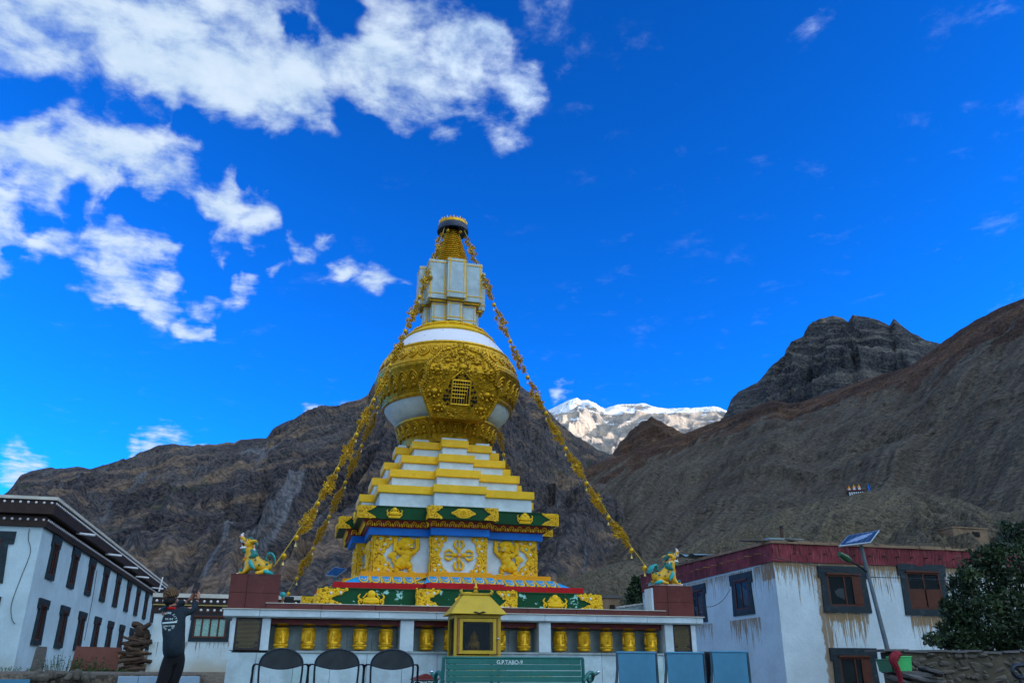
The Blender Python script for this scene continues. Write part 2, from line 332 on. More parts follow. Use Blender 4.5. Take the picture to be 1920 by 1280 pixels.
def glass(name, tint=(.6, .7, .72), rough=.05, alpha=.35):
    m, nt, b = new_mat(name); b.inputs['Base Color'].default_value = (.02, .03, .035, 1); b.inputs['Roughness'].default_value = rough
    b.inputs['Specular IOR Level'].default_value = .8; b.inputs['Alpha'].default_value = alpha
    return m
MT['pane'] = glass('window_glass', rough=.2, alpha=.5); MT['pane'].node_tree.nodes['Principled BSDF'].inputs['Specular IOR Level'].default_value = .3
MT['pane_clear'] = glass('lamp_glass', rough=.25, alpha=.35); MT['pane_clear'].node_tree.nodes['Principled BSDF'].inputs['Specular IOR Level'].default_value = .15
# whitewash with brown run-off stains; masks are stains of the wall itself, in world coordinates
def wash(name, col, axis=0, runs=(), patches=(), low=None, zref=None):
    m, nt, b = new_mat(name); pos = N(nt, 'ShaderNodeNewGeometry').outputs['Position']
    s = N(nt, 'ShaderNodeSeparateXYZ'); nt.links.new(pos, s.inputs[0]); U = s.outputs[axis]; Z = s.outputs[2]
    a = NOISE(nt, pos, .8, 5, .6); f = NOISE(nt, pos, 14, 4, .65)
    c = MIX(nt, MR(nt, a, .3, .7), tuple(x * .86 for x in col), tuple(min(1, x * 1.06) for x in col))
    c = MIX(nt, M(nt, 'MULTIPLY', MR(nt, f, .4, .7), .28), c, tuple(x * .7 for x in col))
    st = N(nt, 'ShaderNodeCombineXYZ'); nt.links.new(M(nt, 'MULTIPLY', U, 17.0), st.inputs[0]); nt.links.new(M(nt, 'MULTIPLY', Z, .8), st.inputs[2])
    dr = NOISE(nt, st.outputs[0], 1.0, 5, .7)
    st2 = N(nt, 'ShaderNodeCombineXYZ'); nt.links.new(M(nt, 'MULTIPLY', U, 9.0), st2.inputs[0])
    dl = NOISE(nt, st2.outputs[0], 1.6, 4, .7)
    tot = None
    for (u0, u1, zt, ln, amt) in runs:
        side = M(nt, 'MULTIPLY', MR(nt, U, u0 - .05, u0 + .05), MR(nt, U, u1 - .05, u1 + .05, 1, 0))
        dz = M(nt, 'SUBTRACT', zt, Z); up = MR(nt, dz, -.02, .02)
        L = M(nt, 'MULTIPLY', MR(nt, dl, .25, .75, .35, 1.3), ln)
        fade = M(nt, 'SUBTRACT', 1.0, M(nt, 'DIVIDE', dz, L), clamp=True)
        v = M(nt, 'MULTIPLY', M(nt, 'MULTIPLY', side, up), M(nt, 'MULTIPLY', fade, amt))
        tot = v if tot is None else M(nt, 'MAXIMUM', tot, v)
    if tot is not None:
        th = M(nt, 'SUBTRACT', .68, M(nt, 'MULTIPLY', tot, .26))
        k = M(nt, 'MULTIPLY', MR(nt, M(nt, 'SUBTRACT', dr, th), -.03, .04), MR(nt, tot, 0.0, .05))
        c = MIX(nt, M(nt, 'MULTIPLY', k, .9), c, MIX(nt, a, (.13, .085, .045), (.33, .23, .11)))
    for (u0, u1, z0, z1) in patches:
        wob = M(nt, 'MULTIPLY', M(nt, 'SUBTRACT', NOISE(nt, pos, 3.0, 5, .65), .5), .35)
        uu = M(nt, 'ADD', U, wob); z_ = M(nt, 'ADD', Z, wob)
        v = M(nt, 'MULTIPLY', M(nt, 'MULTIPLY', MR(nt, uu, u0 - .03, u0 + .03), MR(nt, uu, u1 - .03, u1 + .03, 1, 0)), M(nt, 'MULTIPLY', MR(nt, z_, z0 - .03, z0 + .03), MR(nt, z_, z1 - .03, z1 + .03, 1, 0)))
        c = MIX(nt, M(nt, 'MULTIPLY', v, MR(nt, M(nt, 'ADD', dr, M(nt, 'MULTIPLY', f, .4)), .50, .66, .1, .9)), c, MIX(nt, f, (.16, .10, .055), (.36, .25, .13)))
    if low:
        v = MR(nt, M(nt, 'ADD', Z, M(nt, 'MULTIPLY', M(nt, 'SUBTRACT', a, .5), .9)), low[0], low[1], .75, 0)
        c = MIX(nt, v, c, low[2])
    nt.links.new(c, b.inputs['Base Color']); b.inputs['Roughness'].default_value = .85; b.inputs['Specular IOR Level'].default_value = .2
    bp = N(nt, 'ShaderNodeBump', i_Strength=.35, i_Distance=.03)
    nt.links.new(M(nt, 'ADD', M(nt, 'MULTIPLY', f, .5), NOISE(nt, pos, 5, 5, .6)), bp.inputs['Height']); nt.links.new(bp.outputs[0], b.inputs['Normal'])
    return m

# ------------------------------------------------------------------ mountains and ground
def rock(name, dark, mid, light, sc_=1.0, scree=None, scree_th=(.5, .6), spots=None, tilt=(0.25, 0, 1), strata=.5, spot_scale=.3, green=None, bump=1.0, streak=None, dip=.45, sfreq=(.012, .085), sdist=.5, tband=None, tys=2.2):
    m, nt, b = new_mat(name); pos = N(nt, 'ShaderNodeNewGeometry').outputs['Position']
    a = NOISE(nt, pos, .012 * sc_, 8, .65, .5); f = NOISE(nt, pos, .14 * sc_, 8, .72, 0.0)
    # rock strata that dip across the slope: long along the bed, thin across it
    lat = VM(nt, 'DOT_PRODUCT', pos, (math.cos(YAW), -math.sin(YAW), 0)); s3 = N(nt, 'ShaderNodeSeparateXYZ'); nt.links.new(pos, s3.inputs[0])
    zq = M(nt, 'SUBTRACT', s3.outputs[2], M(nt, 'MULTIPLY', lat, dip)); ms = N(nt, 'ShaderNodeCombineXYZ')
    nt.links.new(M(nt, 'MULTIPLY', lat, sfreq[0] * sc_), ms.inputs[0]); nt.links.new(M(nt, 'MULTIPLY', zq, sfreq[1] * sc_), ms.inputs[2]); nt.links.new(M(nt, 'MULTIPLY', a, 2.0), ms.inputs[1])
    s = NOISE(nt, ms.outputs[0], 1.0, 8, .70, sdist)
    c = MIX(nt, MR(nt, a, .36, .62), dark, mid)
    c = MIX(nt, M(nt, 'MULTIPLY', MR(nt, s, .50, .62), strata), c, light); c = MIX(nt, M(nt, 'MULTIPLY', MR(nt, s, .36, .48, 1, 0), strata), c, tuple(x * .55 for x in dark))
    c = MIX(nt, M(nt, 'MULTIPLY', MR(nt, f, .5, .72), .65), c, tuple(x * .35 for x in mid))
    c = MIX(nt, M(nt, 'MULTIPLY', MR(nt, f, .28, .45, 1, 0), .5), c, light)
    if scree:
        # pale runs of scree: stretched down the fall line (radially from the valley)
        at = N(nt, 'ShaderNodeAttribute', attribute_name='fall'); sv = at.outputs['Vector']
        q = NOISE(nt, sv, 1.0, 7, .62, .25); q2 = NOISE(nt, sv, 4.0, 5, .6)
        k = M(nt, 'ADD', q, M(nt, 'MULTIPLY', M(nt, 'SUBTRACT', q2, .5), .35))
        if tband:
            sf = N(nt, 'ShaderNodeSeparateXYZ'); nt.links.new(sv, sf.inputs[0]); k = M(nt, 'ADD', k, M(nt, 'MULTIPLY', M(nt, 'SUBTRACT', tband[0], M(nt, 'DIVIDE', sf.outputs[1], tys)), tband[1]))
        k = MR(nt, k, *scree_th)
        sg = MIX(nt, MR(nt, q2, .35, .65), tuple(x * .62 for x in scree), tuple(x * 1.25 for x in scree)); sg = MIX(nt, MR(nt, f, .35, .65), MIX(nt, .3, sg, (.02, .02, .02)), sg)
        c = MIX(nt, M(nt, 'MULTIPLY', k, .9), c, sg)
    if spots:
        v = N(nt, 'ShaderNodeTexVoronoi', feature='F1'); v.inputs['Scale'].default_value = spot_scale; nt.links.new(pos, v.inputs['Vector'])
        dens = NOISE(nt, pos, .02, 4, .6)
        k = M(nt, 'MULTIPLY', MR(nt, v.outputs['Distance'], .16, .30, 1, 0), MR(nt, dens, .36, .52))
        c = MIX(nt, M(nt, 'MULTIPLY', k, .85), c, spots)
    gr_ = NOISE(nt, pos, .7 * sc_, 6, .75); c = MIX(nt, MR(nt, gr_, .42, .58), MIX(nt, .50, c, (0.012, .012, .016)), MIX(nt, .25, c, light))
    if green:
        gq = NOISE(nt, pos, .03 * sc_, 5, .6); c = MIX(nt, M(nt, 'MULTIPLY', MR(nt, gq, .62, .72), .7), c, green)
    nt.links.new(c, b.inputs['Base Color']); b.inputs['Roughness'].default_value = .95; b.inputs['Specular IOR Level'].default_value = .1
    h = M(nt, 'ADD', M(nt, 'MULTIPLY', s, .9), M(nt, 'MULTIPLY', f, 1.0)); h = M(nt, 'ADD', h, M(nt, 'MULTIPLY', NOISE(nt, pos, .6 * sc_, 6, .7), .35))
    bp = N(nt, 'ShaderNodeBump', i_Strength=.9, i_Distance=4.0 * bump / sc_); nt.links.new(h, bp.inputs['Height']); nt.links.new(bp.outputs[0], b.inputs['Normal'])
    return m

def resample(pts, n):
    d = [0]
    for a, b in zip(pts, pts[1:]): d.append(d[-1] + (b - a).length)
    out = []
    for i in range(n):
        t = d[-1] * i / (n - 1); k = 0
        while k < len(d) - 2 and d[k + 1] < t: k += 1
        u = (t - d[k]) / max(1e-9, d[k + 1] - d[k]); out.append(pts[k].lerp(pts[k + 1], u))
    return out
def terrain(name, ridge, foot, z0, nu, nv, m, amp=1.0, power=1.35, gully=1.0, seed=0.0, rough=1.0, back=.5, gfreq=9.0, crags=0.0, fallscale=(30, 3.0), gsharp=1.0, extra=None, shear=.22, fine=1.0, terr=0.0, tstep=14.0, ttilt=(.2, 0.0), ftop=0.0):
    """a mountain flank: ridge = points on the skyline, foot = distance at which it meets the valley"""
    rp = resample([q if isinstance(q, Vector) else far(*q) for q in ridge], nu)
    vs = []; fall = []; nb = max(6, nv // 6)
    for i, r_ in enumerate(rp):
        dr = Vector((r_.x - CAM.x, r_.y - CAM.y)); L = dr.length; dr /= L; f0 = foot if not callable(foot) else foot(i / (nu - 1))
        H = r_.z - z0; az0 = math.atan2(dr.x, dr.y)
        for j in range(nv + nb):
            if j < nv:
                t = (j / (nv - 1)); x = CAM.x + dr.x * (f0 + (L - f0) * t); y = CAM.y + dr.y * (f0 + (L - f0) * t); z = z0 + H * t ** power
            else:
                t = 1 + back * (j - nv + 1) / nb; x = CAM.x + dr.x * (f0 + (L - f0) * t); y = CAM.y + dr.y * (f0 + (L - f0) * t); z = z0 + H * max(-.1, 1 - 1.4 * (t - 1))
            env = math.sin(math.pi * min(1, t)) ** .7 if t < 1 else min(1.0, (t - 1) * 4)
            s = H / 100.0; az = az0 + shear * (1 - min(1, t))
            # spurs and gullies that run down the slope
            wob = noise.noise(Vector((x / (40 * s), y / (40 * s), seed))) * .35
            g = noise.hetero_terrain(Vector((az * gfreq + wob, t * .9, seed + 3.1)), 1.0, 2.1, 5, .8)
            g2 = 1 - abs(noise.noise(Vector((az * gfreq * 2.3 + wob * 2, t * 1.2 + wob, seed + 9)))) * 2
            nz = noise.fractal(Vector((x / (22 * s), y / (22 * s), z / (22 * s) + seed)), 1.0, 2.1, 6)
            z += s * gully * (3.2 * (g - .8) + 3.2 * (g2 - .4) * gsharp) * env * (1.1 - .5 * min(1, t))
            z += s * rough * nz * (4.5 * env + 1.1)
            if crags:
                cr = noise.ridged_multi_fractal(Vector((x / (30 * s), y / (30 * s), z / (11 * s) + seed)), 1.0, 2.2, 5, 1.0, 2.0)
                z += s * crags * (cr - 1.0) * 4 * (env * .9 + .12)
            if terr:
                hh = (z + ttilt[0] * x + ttilt[1] * y) / (tstep * s) + nz * .25; fr_ = hh - math.floor(hh); st_ = min(1.0, max(0.0, (fr_ - .35) / .3)); st_ = st_ * st_ * (3 - 2 * st_)
                mk = min(1.0, max(0.0, .55 + 1.6 * noise.noise(Vector((x / (60 * s), y / (60 * s), seed + 77))))) * min(1.0, t * 1.6)
                z += terr * (st_ - fr_) * tstep * s * mk * (1.0 if t < .97 else .3)
            if fine:
                fr2 = noise.ridged_multi_fractal(Vector((x / (9 * s), y / (9 * s), z / (9 * s) + seed)), .9, 2.2, 4, 1.0, 2.0)
                z += s * fine * (fr2 - 1.1) * (1.5 * env + .25) * (1.0 if not ftop else min(1.0, max(.12, (t - ftop) * 5)))
            vs.append((x, y, z)); fall.append((az * fallscale[0] + wob, t * fallscale[1], seed))
    nj = nv + nb
    fs = [(i * nj + j, (i + 1) * nj + j, (i + 1) * nj + j + 1, i * nj + j + 1) for i in range(nu - 1) for j in range(nj - 1)]
    me = bpy.data.meshes.new(name); me.from_pydata(vs, [], fs); me.materials.append(m)
    at = me.attributes.new('fall', 'FLOAT_VECTOR', 'POINT'); at.data.foreach_set('vector', [c for p in fall for c in p])
    me.polygons.foreach_set('use_smooth', [True] * len(me.polygons)); me.update()
    o = link(name, me); tag(o, kind='structure'); return o

m_left = rock('left_mountain_rock', (.024, .036, .058), (.10, .108, .122), (.36, .245, .16), 1.0, scree=(.19, .22, .26), scree_th=(.59, .67), strata=.8, dip=.62, sdist=.25, tilt=(.35, .25), green=(.06, .085, .03))
m_right = rock('right_mountain_rock', (.028, .017, .012), (.085, .050, .032), (.26, .15, .09), 1.3, scree=(.125, .128, .102), scree_th=(.42, .52), dip=.40, tband=(.74, 1.3), tys=1.6, spots=(.02, .022, .016), strata=.5, tilt=(.2, -.35), spot_scale=.25)
m_cliff = rock('cliff_rock', (.016, .023, .034), (.055, .064, .080), (.24, .22, .19), .55, scree=(.07, .09, .12), scree_th=(.62, .70), strata=.9, tilt=(.05, .12), bump=1.3, dip=-.10, sfreq=(.006, .13), sdist=.3)
m_near = rock('near_slope_gravel', (.070, .066, .046), (.135, .118, .078), (.26, .20, .13), 3.0, scree=(.20, .172, .115), scree_th=(.38, .66), spots=(.030, .035, .022), strata=.25, spot_scale=.50)
# snow mountain
def snowrock():
    m, nt, b = new_mat('snow_mountain_rock'); geo = N(nt, 'ShaderNodeNewGeometry'); pos = geo.outputs['Position']
    s = N(nt, 'ShaderNodeSeparateXYZ'); nt.links.new(pos, s.inputs[0]); nz = N(nt, 'ShaderNodeSeparateXYZ'); nt.links.new(geo.outputs['Normal'], nz.inputs[0])
    a = NOISE(nt, pos, .0025, 8, .65, .5); f = NOISE(nt, pos, .012, 8, .7, .4)
    ms = N(nt, 'ShaderNodeMapping'); nt.links.new(pos, ms.inputs[0]); ms.inputs['Scale'].default_value = (.0006, .0006, .009)
    st = NOISE(nt, ms.outputs[0], 1.0, 7, .65, .5)
    c = MIX(nt, MR(nt, a, .35, .65), (.34, .30, .26), (.52, .41, .32)); c = MIX(nt, MR(nt, f, .45, .62), c, (.20, .19, .19))
    hgt = M(nt, 'DIVIDE', M(nt, 'SUBTRACT', s.outputs[2], 1500), 330)
    k = M(nt, 'ADD', M(nt, 'ADD', hgt, M(nt, 'MULTIPLY', M(nt, 'SUBTRACT', f, .5), 1.7)), M(nt, 'MULTIPLY', M(nt, 'SUBTRACT', st, .5), 3.2))
    k = M(nt, 'ADD', k, M(nt, 'MULTIPLY', M(nt, 'SUBTRACT', nz.outputs[2], .72), .8))
    c = MIX(nt, MR(nt, k, .24, .40), c, (.78, .81, .86))
    nt.links.new(c, b.inputs['Base Color']); b.inputs['Roughness'].default_value = .8
    bp = N(nt, 'ShaderNodeBump', i_Strength=.8, i_Distance=40.0); nt.links.new(M(nt, 'ADD', f, st), bp.inputs['Height']); nt.links.new(bp.outputs[0], b.inputs['Normal'])
    return m
m_snow = snowrock()
SN = 5400
terrain('snow_mountain', [(900, 860, SN), (985, 800, SN), (1030, 768, SN), (1048, 757, SN), (1066, 750, SN), (1082, 747, SN), (1090, 753, SN), (1104, 753, SN), (1124, 762, SN), (1135, 766, SN), (1160, 759, SN), (1205, 757, SN), (1236, 764, SN), (1255, 764, SN), (1300, 764, SN), (1345, 761, SN), (1370, 772, SN), (1450, 790, SN)],
        3300, 250, 330, 150, m_snow, gully=1.6, rough=1.0, seed=4.4, power=1.15, gfreq=30, crags=1.2, terr=.5, tstep=7, fine=.8)
terrain('cliff_mountain', [(1290, 900, 1100), (1345, 800, 1100), (1362, 768, 1100), (1372, 745, 1100), (1385, 732, 1100), (1420, 716, 1100), (1442, 690, 1100), (1470, 665, 1100), (1476, 650, 1100), (1484, 638, 1100), (1505, 633, 1100), (1515, 612, 1100), (1540, 596, 1100), (1562, 590, 1100), (1580, 594, 1100), (1590, 604, 1100), (1598, 588, 1100), (1640, 598, 1100), (1668, 610, 1100), (1676, 598, 1100), (1690, 610, 1100), (1706, 622, 1100), (1735, 636, 1100), (1765, 645, 1100), (1830, 690, 1100), (1950, 740, 1100)],
        700, 40, 340, 190, m_cliff, gully=1.2, rough=.6, seed=11.0, power=1.0, gfreq=20, crags=.8, terr=.8, tstep=9, ttilt=(-.06, .0), fine=.9)
terrain('middle_hill', [(1080, 960, 800), (1130, 875, 800), (1150, 850, 800), (1165, 825, 800), (1180, 812, 800), (1200, 793, 800), (1222, 782, 800), (1240, 786, 800), (1262, 802, 800), (1290, 820, 800), (1400, 880, 800)],
        520, 30, 200, 90, m_right, gully=.7, rough=.8, seed=7.0, power=1.0, gfreq=18, crags=.6, terr=.4, fine=.9)
terrain('left_mountain', [(-900, 1120, 600), (-500, 1060, 560), (-200, 1000, 520), (-60, 960, 500), (15, 922, 500), (38, 892, 500), (60, 884, 500), (100, 878, 500), (145, 873, 500), (170, 879, 500), (210, 866, 500), (243, 858, 490), (270, 846, 490), (300, 836, 490), (330, 833, 480), (400, 834, 480), (425, 827, 480), (440, 829, 480), (452, 822, 470), (500, 821, 470), (511, 806, 470), (530, 795, 470), (560, 782, 460), (600, 768, 460), (635, 762, 455), (665, 752, 450), (690, 742, 450), (705, 715, 450), (760, 690, 450), (850, 680, 450), (940, 690, 455), (975, 722, 460), (1000, 742, 465), (1022, 765, 480), (1045, 790, 500), (1062, 806, 520), (1095, 828, 560), (1120, 842, 600), (1150, 853, 640), (1210, 900, 680), (1320, 990, 700)],
        85, -2.0, 860, 250, m_left, gully=1.15, rough=.65, seed=1.0, power=1.2, gfreq=13, crags=.6, terr=.55, tstep=11, ttilt=(-.22, .1), fine=1.0, fallscale=(26, 2.2))
terrain('right_mountain', [(900, 985, 330), (960, 950, 350), (1000, 918, 370), (1060, 893, 400), (1110, 872, 430), (1150, 856, 470), (1200, 838, 520), (1250, 822, 560), (1285, 812, 600), (1340, 791, 600), (1365, 783, 590), (1400, 770, 570), (1430, 755, 560), (1452, 751, 550), (1480, 757, 540), (1500, 755, 530), (1530, 745, 520), (1560, 735, 510), (1610, 715, 490), (1660, 700, 480), (1705, 687, 470), (1735, 668, 460), (1765, 645, 450), (1800, 618, 440), (1830, 600, 430), (1860, 585, 420), (1890, 570, 410), (1925, 556, 400), (2050, 500, 400), (2300, 400, 420), (2700, 330, 450)],
        95, -2.0, 820, 240, m_right, gully=.6, rough=.38, seed=21.0, power=1.12, gfreq=10, crags=.12, terr=.14, tstep=16, ttilt=(.3, .1), fine=1.1, ftop=.66, shear=.34, fallscale=(34, 1.6), gsharp=.6)
near_hill = terrain('near_hillside', [(800, 1240, 80), (900, 1200, 90), (980, 1135, 100), (1030, 1105, 110), (1085, 1078, 120), (1130, 1062, 130), (1165, 1052, 135), (1215, 1048, 140), (1260, 1040, 150), (1330, 1005, 160), (1400, 980, 170), (1480, 950, 180), (1560, 935, 180), (1600, 927, 180), (1660, 918, 180), (1700, 914, 180), (1760, 930, 170), (1820, 945, 165), (1860, 960, 160), (1930, 955, 150), (2050, 930, 140), (2300, 900, 140)],
        52, -1.5, 420, 120, m_near, gully=.9, rough=1.1, seed=31.0, power=1.0, gfreq=10, crags=.35, fallscale=(60, 2.0), back=.35, fine=.8)
# unseen ridge added on the sun's side to put the village in shadow
sdir = Vector((math.sin(SUN_AZ), math.cos(SUN_AZ))); pd = Vector((-sdir.y, sdir.x))
gr = []
for i in range(15):
    u = i / 14; q = sdir * (1500 + 80 * math.sin(u * 9)) + pd * (-1700 + 3150 * u); gr.append(Vector((q.x, q.y, 640 + 70 * math.sin(u * 7 + 1) - (300 if i in (0, 14) else 0))))
terrain('added_shadow_ridge', gr, 700, 5, 150, 50, m_right, gully=.9, rough=.8, seed=41.0, gfreq=9)

def gnoise(x, y, s, seed=0): return noise.fractal(Vector((x / s, y / s, seed)), 1.0, 2.0, 4)
m_ground = rock('dusty_ground', (.12, .10, .075), (.20, .17, .125), (.30, .25, .19), 18.0, strata=.2, bump=.25)
mb = MB(); mb.add([(-9000, -9000, -3), (9000, -9000, -3), (9000, 9000, -3), (-9000, 9000, -3)], [(0, 1, 2, 3)])
tag(mb.obj('valley_ground', m_ground), kind='structure')
# village ground: level with the plaza, a little higher to the left and behind
def gz(x, y):
    s = min(1, max(0, (-5.2 - x) / 1.2)) if y < 0 else min(1, max(0, (y - 5) / 6))
    s = max(s, min(1, max(0, (y - 5) / 6)))
    return s * (.55 + .012 * max(0, y + 8)) + .02 * gnoise(x, y, 3)
def gz(x, y):
    left = min(1, max(0, (-5.0 - x) / .8)) * min(1, max(0, (y + 5.2) / .5)); rear = min(1, max(0, (y - 5) / 6)) * min(1, max(0, (11.0 - x) / 1.0))
    far_ = min(1.0, max(0.0, (math.hypot(x + 3, y + 20) - 45) / 40)) * 2.5
    return max(left, rear) * (.56 + .009 * max(0, y + 5)) + far_ * max(left, rear) + .02 * gnoise(x, y, 2.5)
mb = MB(); nx = 200
for j in range(nx):
    for i in range(nx):
        u = (i / (nx - 1) * 2 - 1); v = (j / (nx - 1) * 2 - 1)
        x = 110 * (abs(u) ** 2.0) * (1 if u > 0 else -1) - 4; y = 110 * (abs(v) ** 2.0) * (1 if v > 0 else -1)
        mb.v.append((x, y, gz(x, y)))
mb.f = [(j * nx + i, j * nx + i + 1, (j + 1) * nx + i + 1, (j + 1) * nx + i) for j in range(nx - 1) for i in range(nx - 1)]; mb.m = [0] * len(mb.f)
tag(mb.obj('village_ground', m_ground, smooth=True, auto=180), kind='structure')

# ------------------------------------------------------------------ the stupa
def cross(a, b, c):
    q = [(a, -c), (a, -b), (b, -b), (b, -a), (c, -a)]
    out = []
    for k in range(4):
        for (x, y) in q:
            for _ in range(k): x, y = -y, x
            out.append((x, y))
    return out
def frus(mb, p0, z0, p1, z1):
    n = len(p0); v = [(x, y, z0) for x, y in p0] + [(x, y, z1) for x, y in p1]
    return mb.add(v, [tuple(range(n))[::-1], tuple(range(n, 2 * n))] + [(i, (i + 1) % n, n + (i + 1) % n, n + i) for i in range(n)])
stupa = thing('stupa', (0, 0, 1.735), 'tall white and gold stupa with stepped base, gilded dome and ringed spire', 'stupa')
def SO(mb, name, m, parent=None, **k):
    """a part of the stupa; built in world coordinates, origin at the stupa's base"""
    mb.v = [(x, y, z - 1.735) for x, y, z in mb.v]
    return mb.obj(name, m, parent or stupa, **k)
def rot4(o, ks=(1, 2, 3)):
    out = [o]
    for k in ks:
        c = o.copy(); COL.objects.link(c); c.parent = o.parent
        c.rotation_euler = (0, 0, k * math.pi / 2); l = o.location
        x, y = l.x, l.y
        for _ in range(k): x, y = -y, x
        c.location = (x, y, l.z); out.append(c)
    return out
FL = (.969, 2.846, 3.115); FU = (.731, 2.169, 2.466)
SO(MB().prism(cross(*FL), 1.735, 2.125), 'lower_green_belt', MT['green_worn'])
SO(MB().prism(cross(FL[0] + .02, FL[1] + .02, FL[2] + .02), 2.104, 2.127), 'belt_edge', MT['green'])
SO(MB().prism(cross(.79, 2.58, 2.87), 2.127, 2.262), 'red_course', MT['red'])
sk = MB(); frus(sk, cross(.80, 2.40, 2.68), 2.262, cross(.69, 2.06, 2.33), 2.44); SO(sk, 'lotus_course', MT['lotus_blue'])
SO(MB().prism(cross(.67, 2.03, 2.30), 2.44, 2.54), 'orange_course', MT['orange'])
SO(MB().prism(cross(.575, 1.765, 2.01), 2.54, 3.31), 'panel_block', MT['marble'])
SO(MB().prism(cross(.635, 1.90, 2.17), 3.31, 3.46), 'blue_course', MT['blue'])
cb_ = MB(); frus(cb_, cross(.645, 1.93, 2.19), 3.46, cross(.72, 2.06, 2.32), 3.60); SO(cb_, 'corbel_course', MT['maroon'])
SO(MB().prism(cross(*FU), 3.60, 3.866), 'upper_green_belt', MT['green'])
SO(MB().prism(cross(FU[0] + .02, FU[1] + .02, FU[2] + .02), 3.848, 3.868), 'belt_edge', MT['green'])
mo = MB(); frus(mo, cross(.62, 1.83, 2.13), 3.868, cross(.56, 1.71, 2.01), 3.93); SO(mo, 'base_moulding', MT['cream'])
ST = [(.587, 1.758, 2.064, 4.413), (.503, 1.488, 1.796, 4.825), (.415, 1.215, 1.536, 5.231), (.318, .951, 1.275, 5.642)]
zb = 3.93
for (a, b, c, z) in ST:
    i_ = .055
    SO(MB().prism(cross(a - i_ * .6, b - i_, c - i_), zb, z - .175), 'step_wall', MT['marble'])
    cp = MB(); frus(cp, cross(a - .012, b - .012, c - .012), z - .175, cross(a, b, c), z - .16); cp.prism(cross(a, b, c), z - .16, z); SO(cp, 'step_cap', MT['yellow'])
    zb = z
# segments of the front of a cross plan: (x0, x1, plane, side)
def segs(a, b, c): return [(-a, a, c, 'c'), (-b, -a, b, 'l'), (a, b, b, 'r'), (-c, -b, a, 'sl'), (b, c, a, 'sr')]
def filigree(poly, h, seed, th=.02, dens=900, r0=.016, m=None):
    """chased plate: an outline with thickness, covered in curls and beads; local x = u, z = w, -y = out"""
    rr = random.Random(seed); mb = MB(); f = lambda u, q, t: (u, -t, q)
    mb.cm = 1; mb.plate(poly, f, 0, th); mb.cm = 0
    def inside(u, q):
        c = False; n = len(poly)
        for i in range(n):
            (x1, y1), (x2, y2) = poly[i], poly[(i + 1) % n]
            if (y1 > q) != (y2 > q) and u < (x2 - x1) * (q - y1) / (y2 - y1) + x1: c = not c
        return c
    us = [p[0] for p in poly]; ws = [p[1] for p in poly]
    area = (max(us) - min(us)) * (max(ws) - min(ws)); k = int(area * dens * 1.9)
    for _ in range(k):
        u, q = rr.uniform(min(us), max(us)), rr.uniform(min(ws), max(ws))
        if not inside(u, q): continue
        r_ = r0 * rr.uniform(.6, 1.5)
        if rr.random() < .6:
            a0 = rr.uniform(0, 6.3); pts = [(u + r_ * (1.6 - .25 * t) * math.cos(a0 + t), -th - .003, q + r_ * (1.6 - .25 * t) * math.sin(a0 + t)) for t in (0, .8, 1.6, 2.4, 3.3, 4.2)]
            mb.tube(pts, [r_ * .7, r_ * .8, r_ * .7, r_ * .6, r_ * .5, r_ * .6], 4)
        else: mb.ball((u, -th, q), r_, r_ * 1.1, r_, 6, 4)
    for i in range(len(poly)):     # raised rim
        (x1, y1), (x2, y2) = poly[i], poly[(i + 1) % len(poly)]
        mb.tube([(x1, -th, y1), (x2, -th, y2)], .009, 4, False)
    return mb
def endplate(L, h, notch=.42, n=9):
    """corner ornament of a belt: square end, two lobes that open towards the middle"""
    p = [(0, 0)]
    for i in range(n): t = i / (n - 1); p.append((L * (notch + (1 - notch) * (math.cos(t * math.pi / 2)) ** .8), h * .02 + h * .43 * t ** 1.6 + (.0 if i else 0)))
    p.append((L * notch * .95, h * .5)); q = [(u, h - w_) for u, w_ in p[1:-1]][::-1]
    return p + q + [(0, h)]
def mirror(poly): return [(-u, w_) for u, w_ in poly][::-1]
def place(mesh, name, x, y, z, parent=stupa, ks=(1, 2, 3), label=None):
    o = link(name, mesh, parent, (x, y, z - 1.735))
    if label: o['label'] = label
    return rot4(o, ks)
def jewels(parent_pts, z0, side=1):
    pass
pearl_me = {k: MB().ball((0, 0, 0), .032, .024, .032, 8, 6).mesh('pearl', MT[k], smooth=True) for k in ('pearl', 'pearl_t', 'pearl_p')}
rim_me = MB().lathe([(.034, -.008), (.052, 0), (.034, .012)], 12).mesh('pearl_setting', MT['gold'], smooth=True)
def set_pearl(x, y, z, i, s=1.0, ks=(1, 2, 3)):
    for o in place(pearl_me[('pearl', 'pearl', 'pearl_t', 'pearl', 'pearl_p')[i % 5]], 'pearl', x, y, z, ks=ks): o.scale = (s, s, s)
    o = link('pearl_setting', rim_me, stupa, (x, y + .008, z - 1.735)); o.rotation_euler = (R(90), 0, 0); o.scale = (s, s, s)

# lower belt ornaments
he = .36; ep = endplate(.52, he); em = filigree(ep, he, 5, .022, 520, .019).mesh('corner_filigree', [MT['yellow'], MT['recess_shade']], smooth=True)
emm = filigree(mirror(ep), he, 6, .022, 520, .019).mesh('corner_filigree', [MT['yellow'], MT['recess_shade']], smooth=True)
epc = endplate(.40, he, .5); ec = filigree(epc, he, 8, .022, 520, .019).mesh('corner_filigree', [MT['yellow'], MT['recess_shade']], smooth=True); ecm = filigree(mirror(epc), he, 9, .022, 520, .019).mesh('corner_filigree', [MT['yellow'], MT['recess_shade']], smooth=True)
z = 1.742
place(em, 'corner_filigree', -FL[1], -FL[1], z); place(emm, 'corner_filigree', FL[1], -FL[1], z)
place(ec, 'corner_filigree', -FL[0], -FL[2], z); place(ecm, 'corner_filigree', FL[0], -FL[2], z)
sp = [(0, 0), (.26, 0), (.25, .12), (.16, .17), (.27, .24), (.26, he), (0, he)]
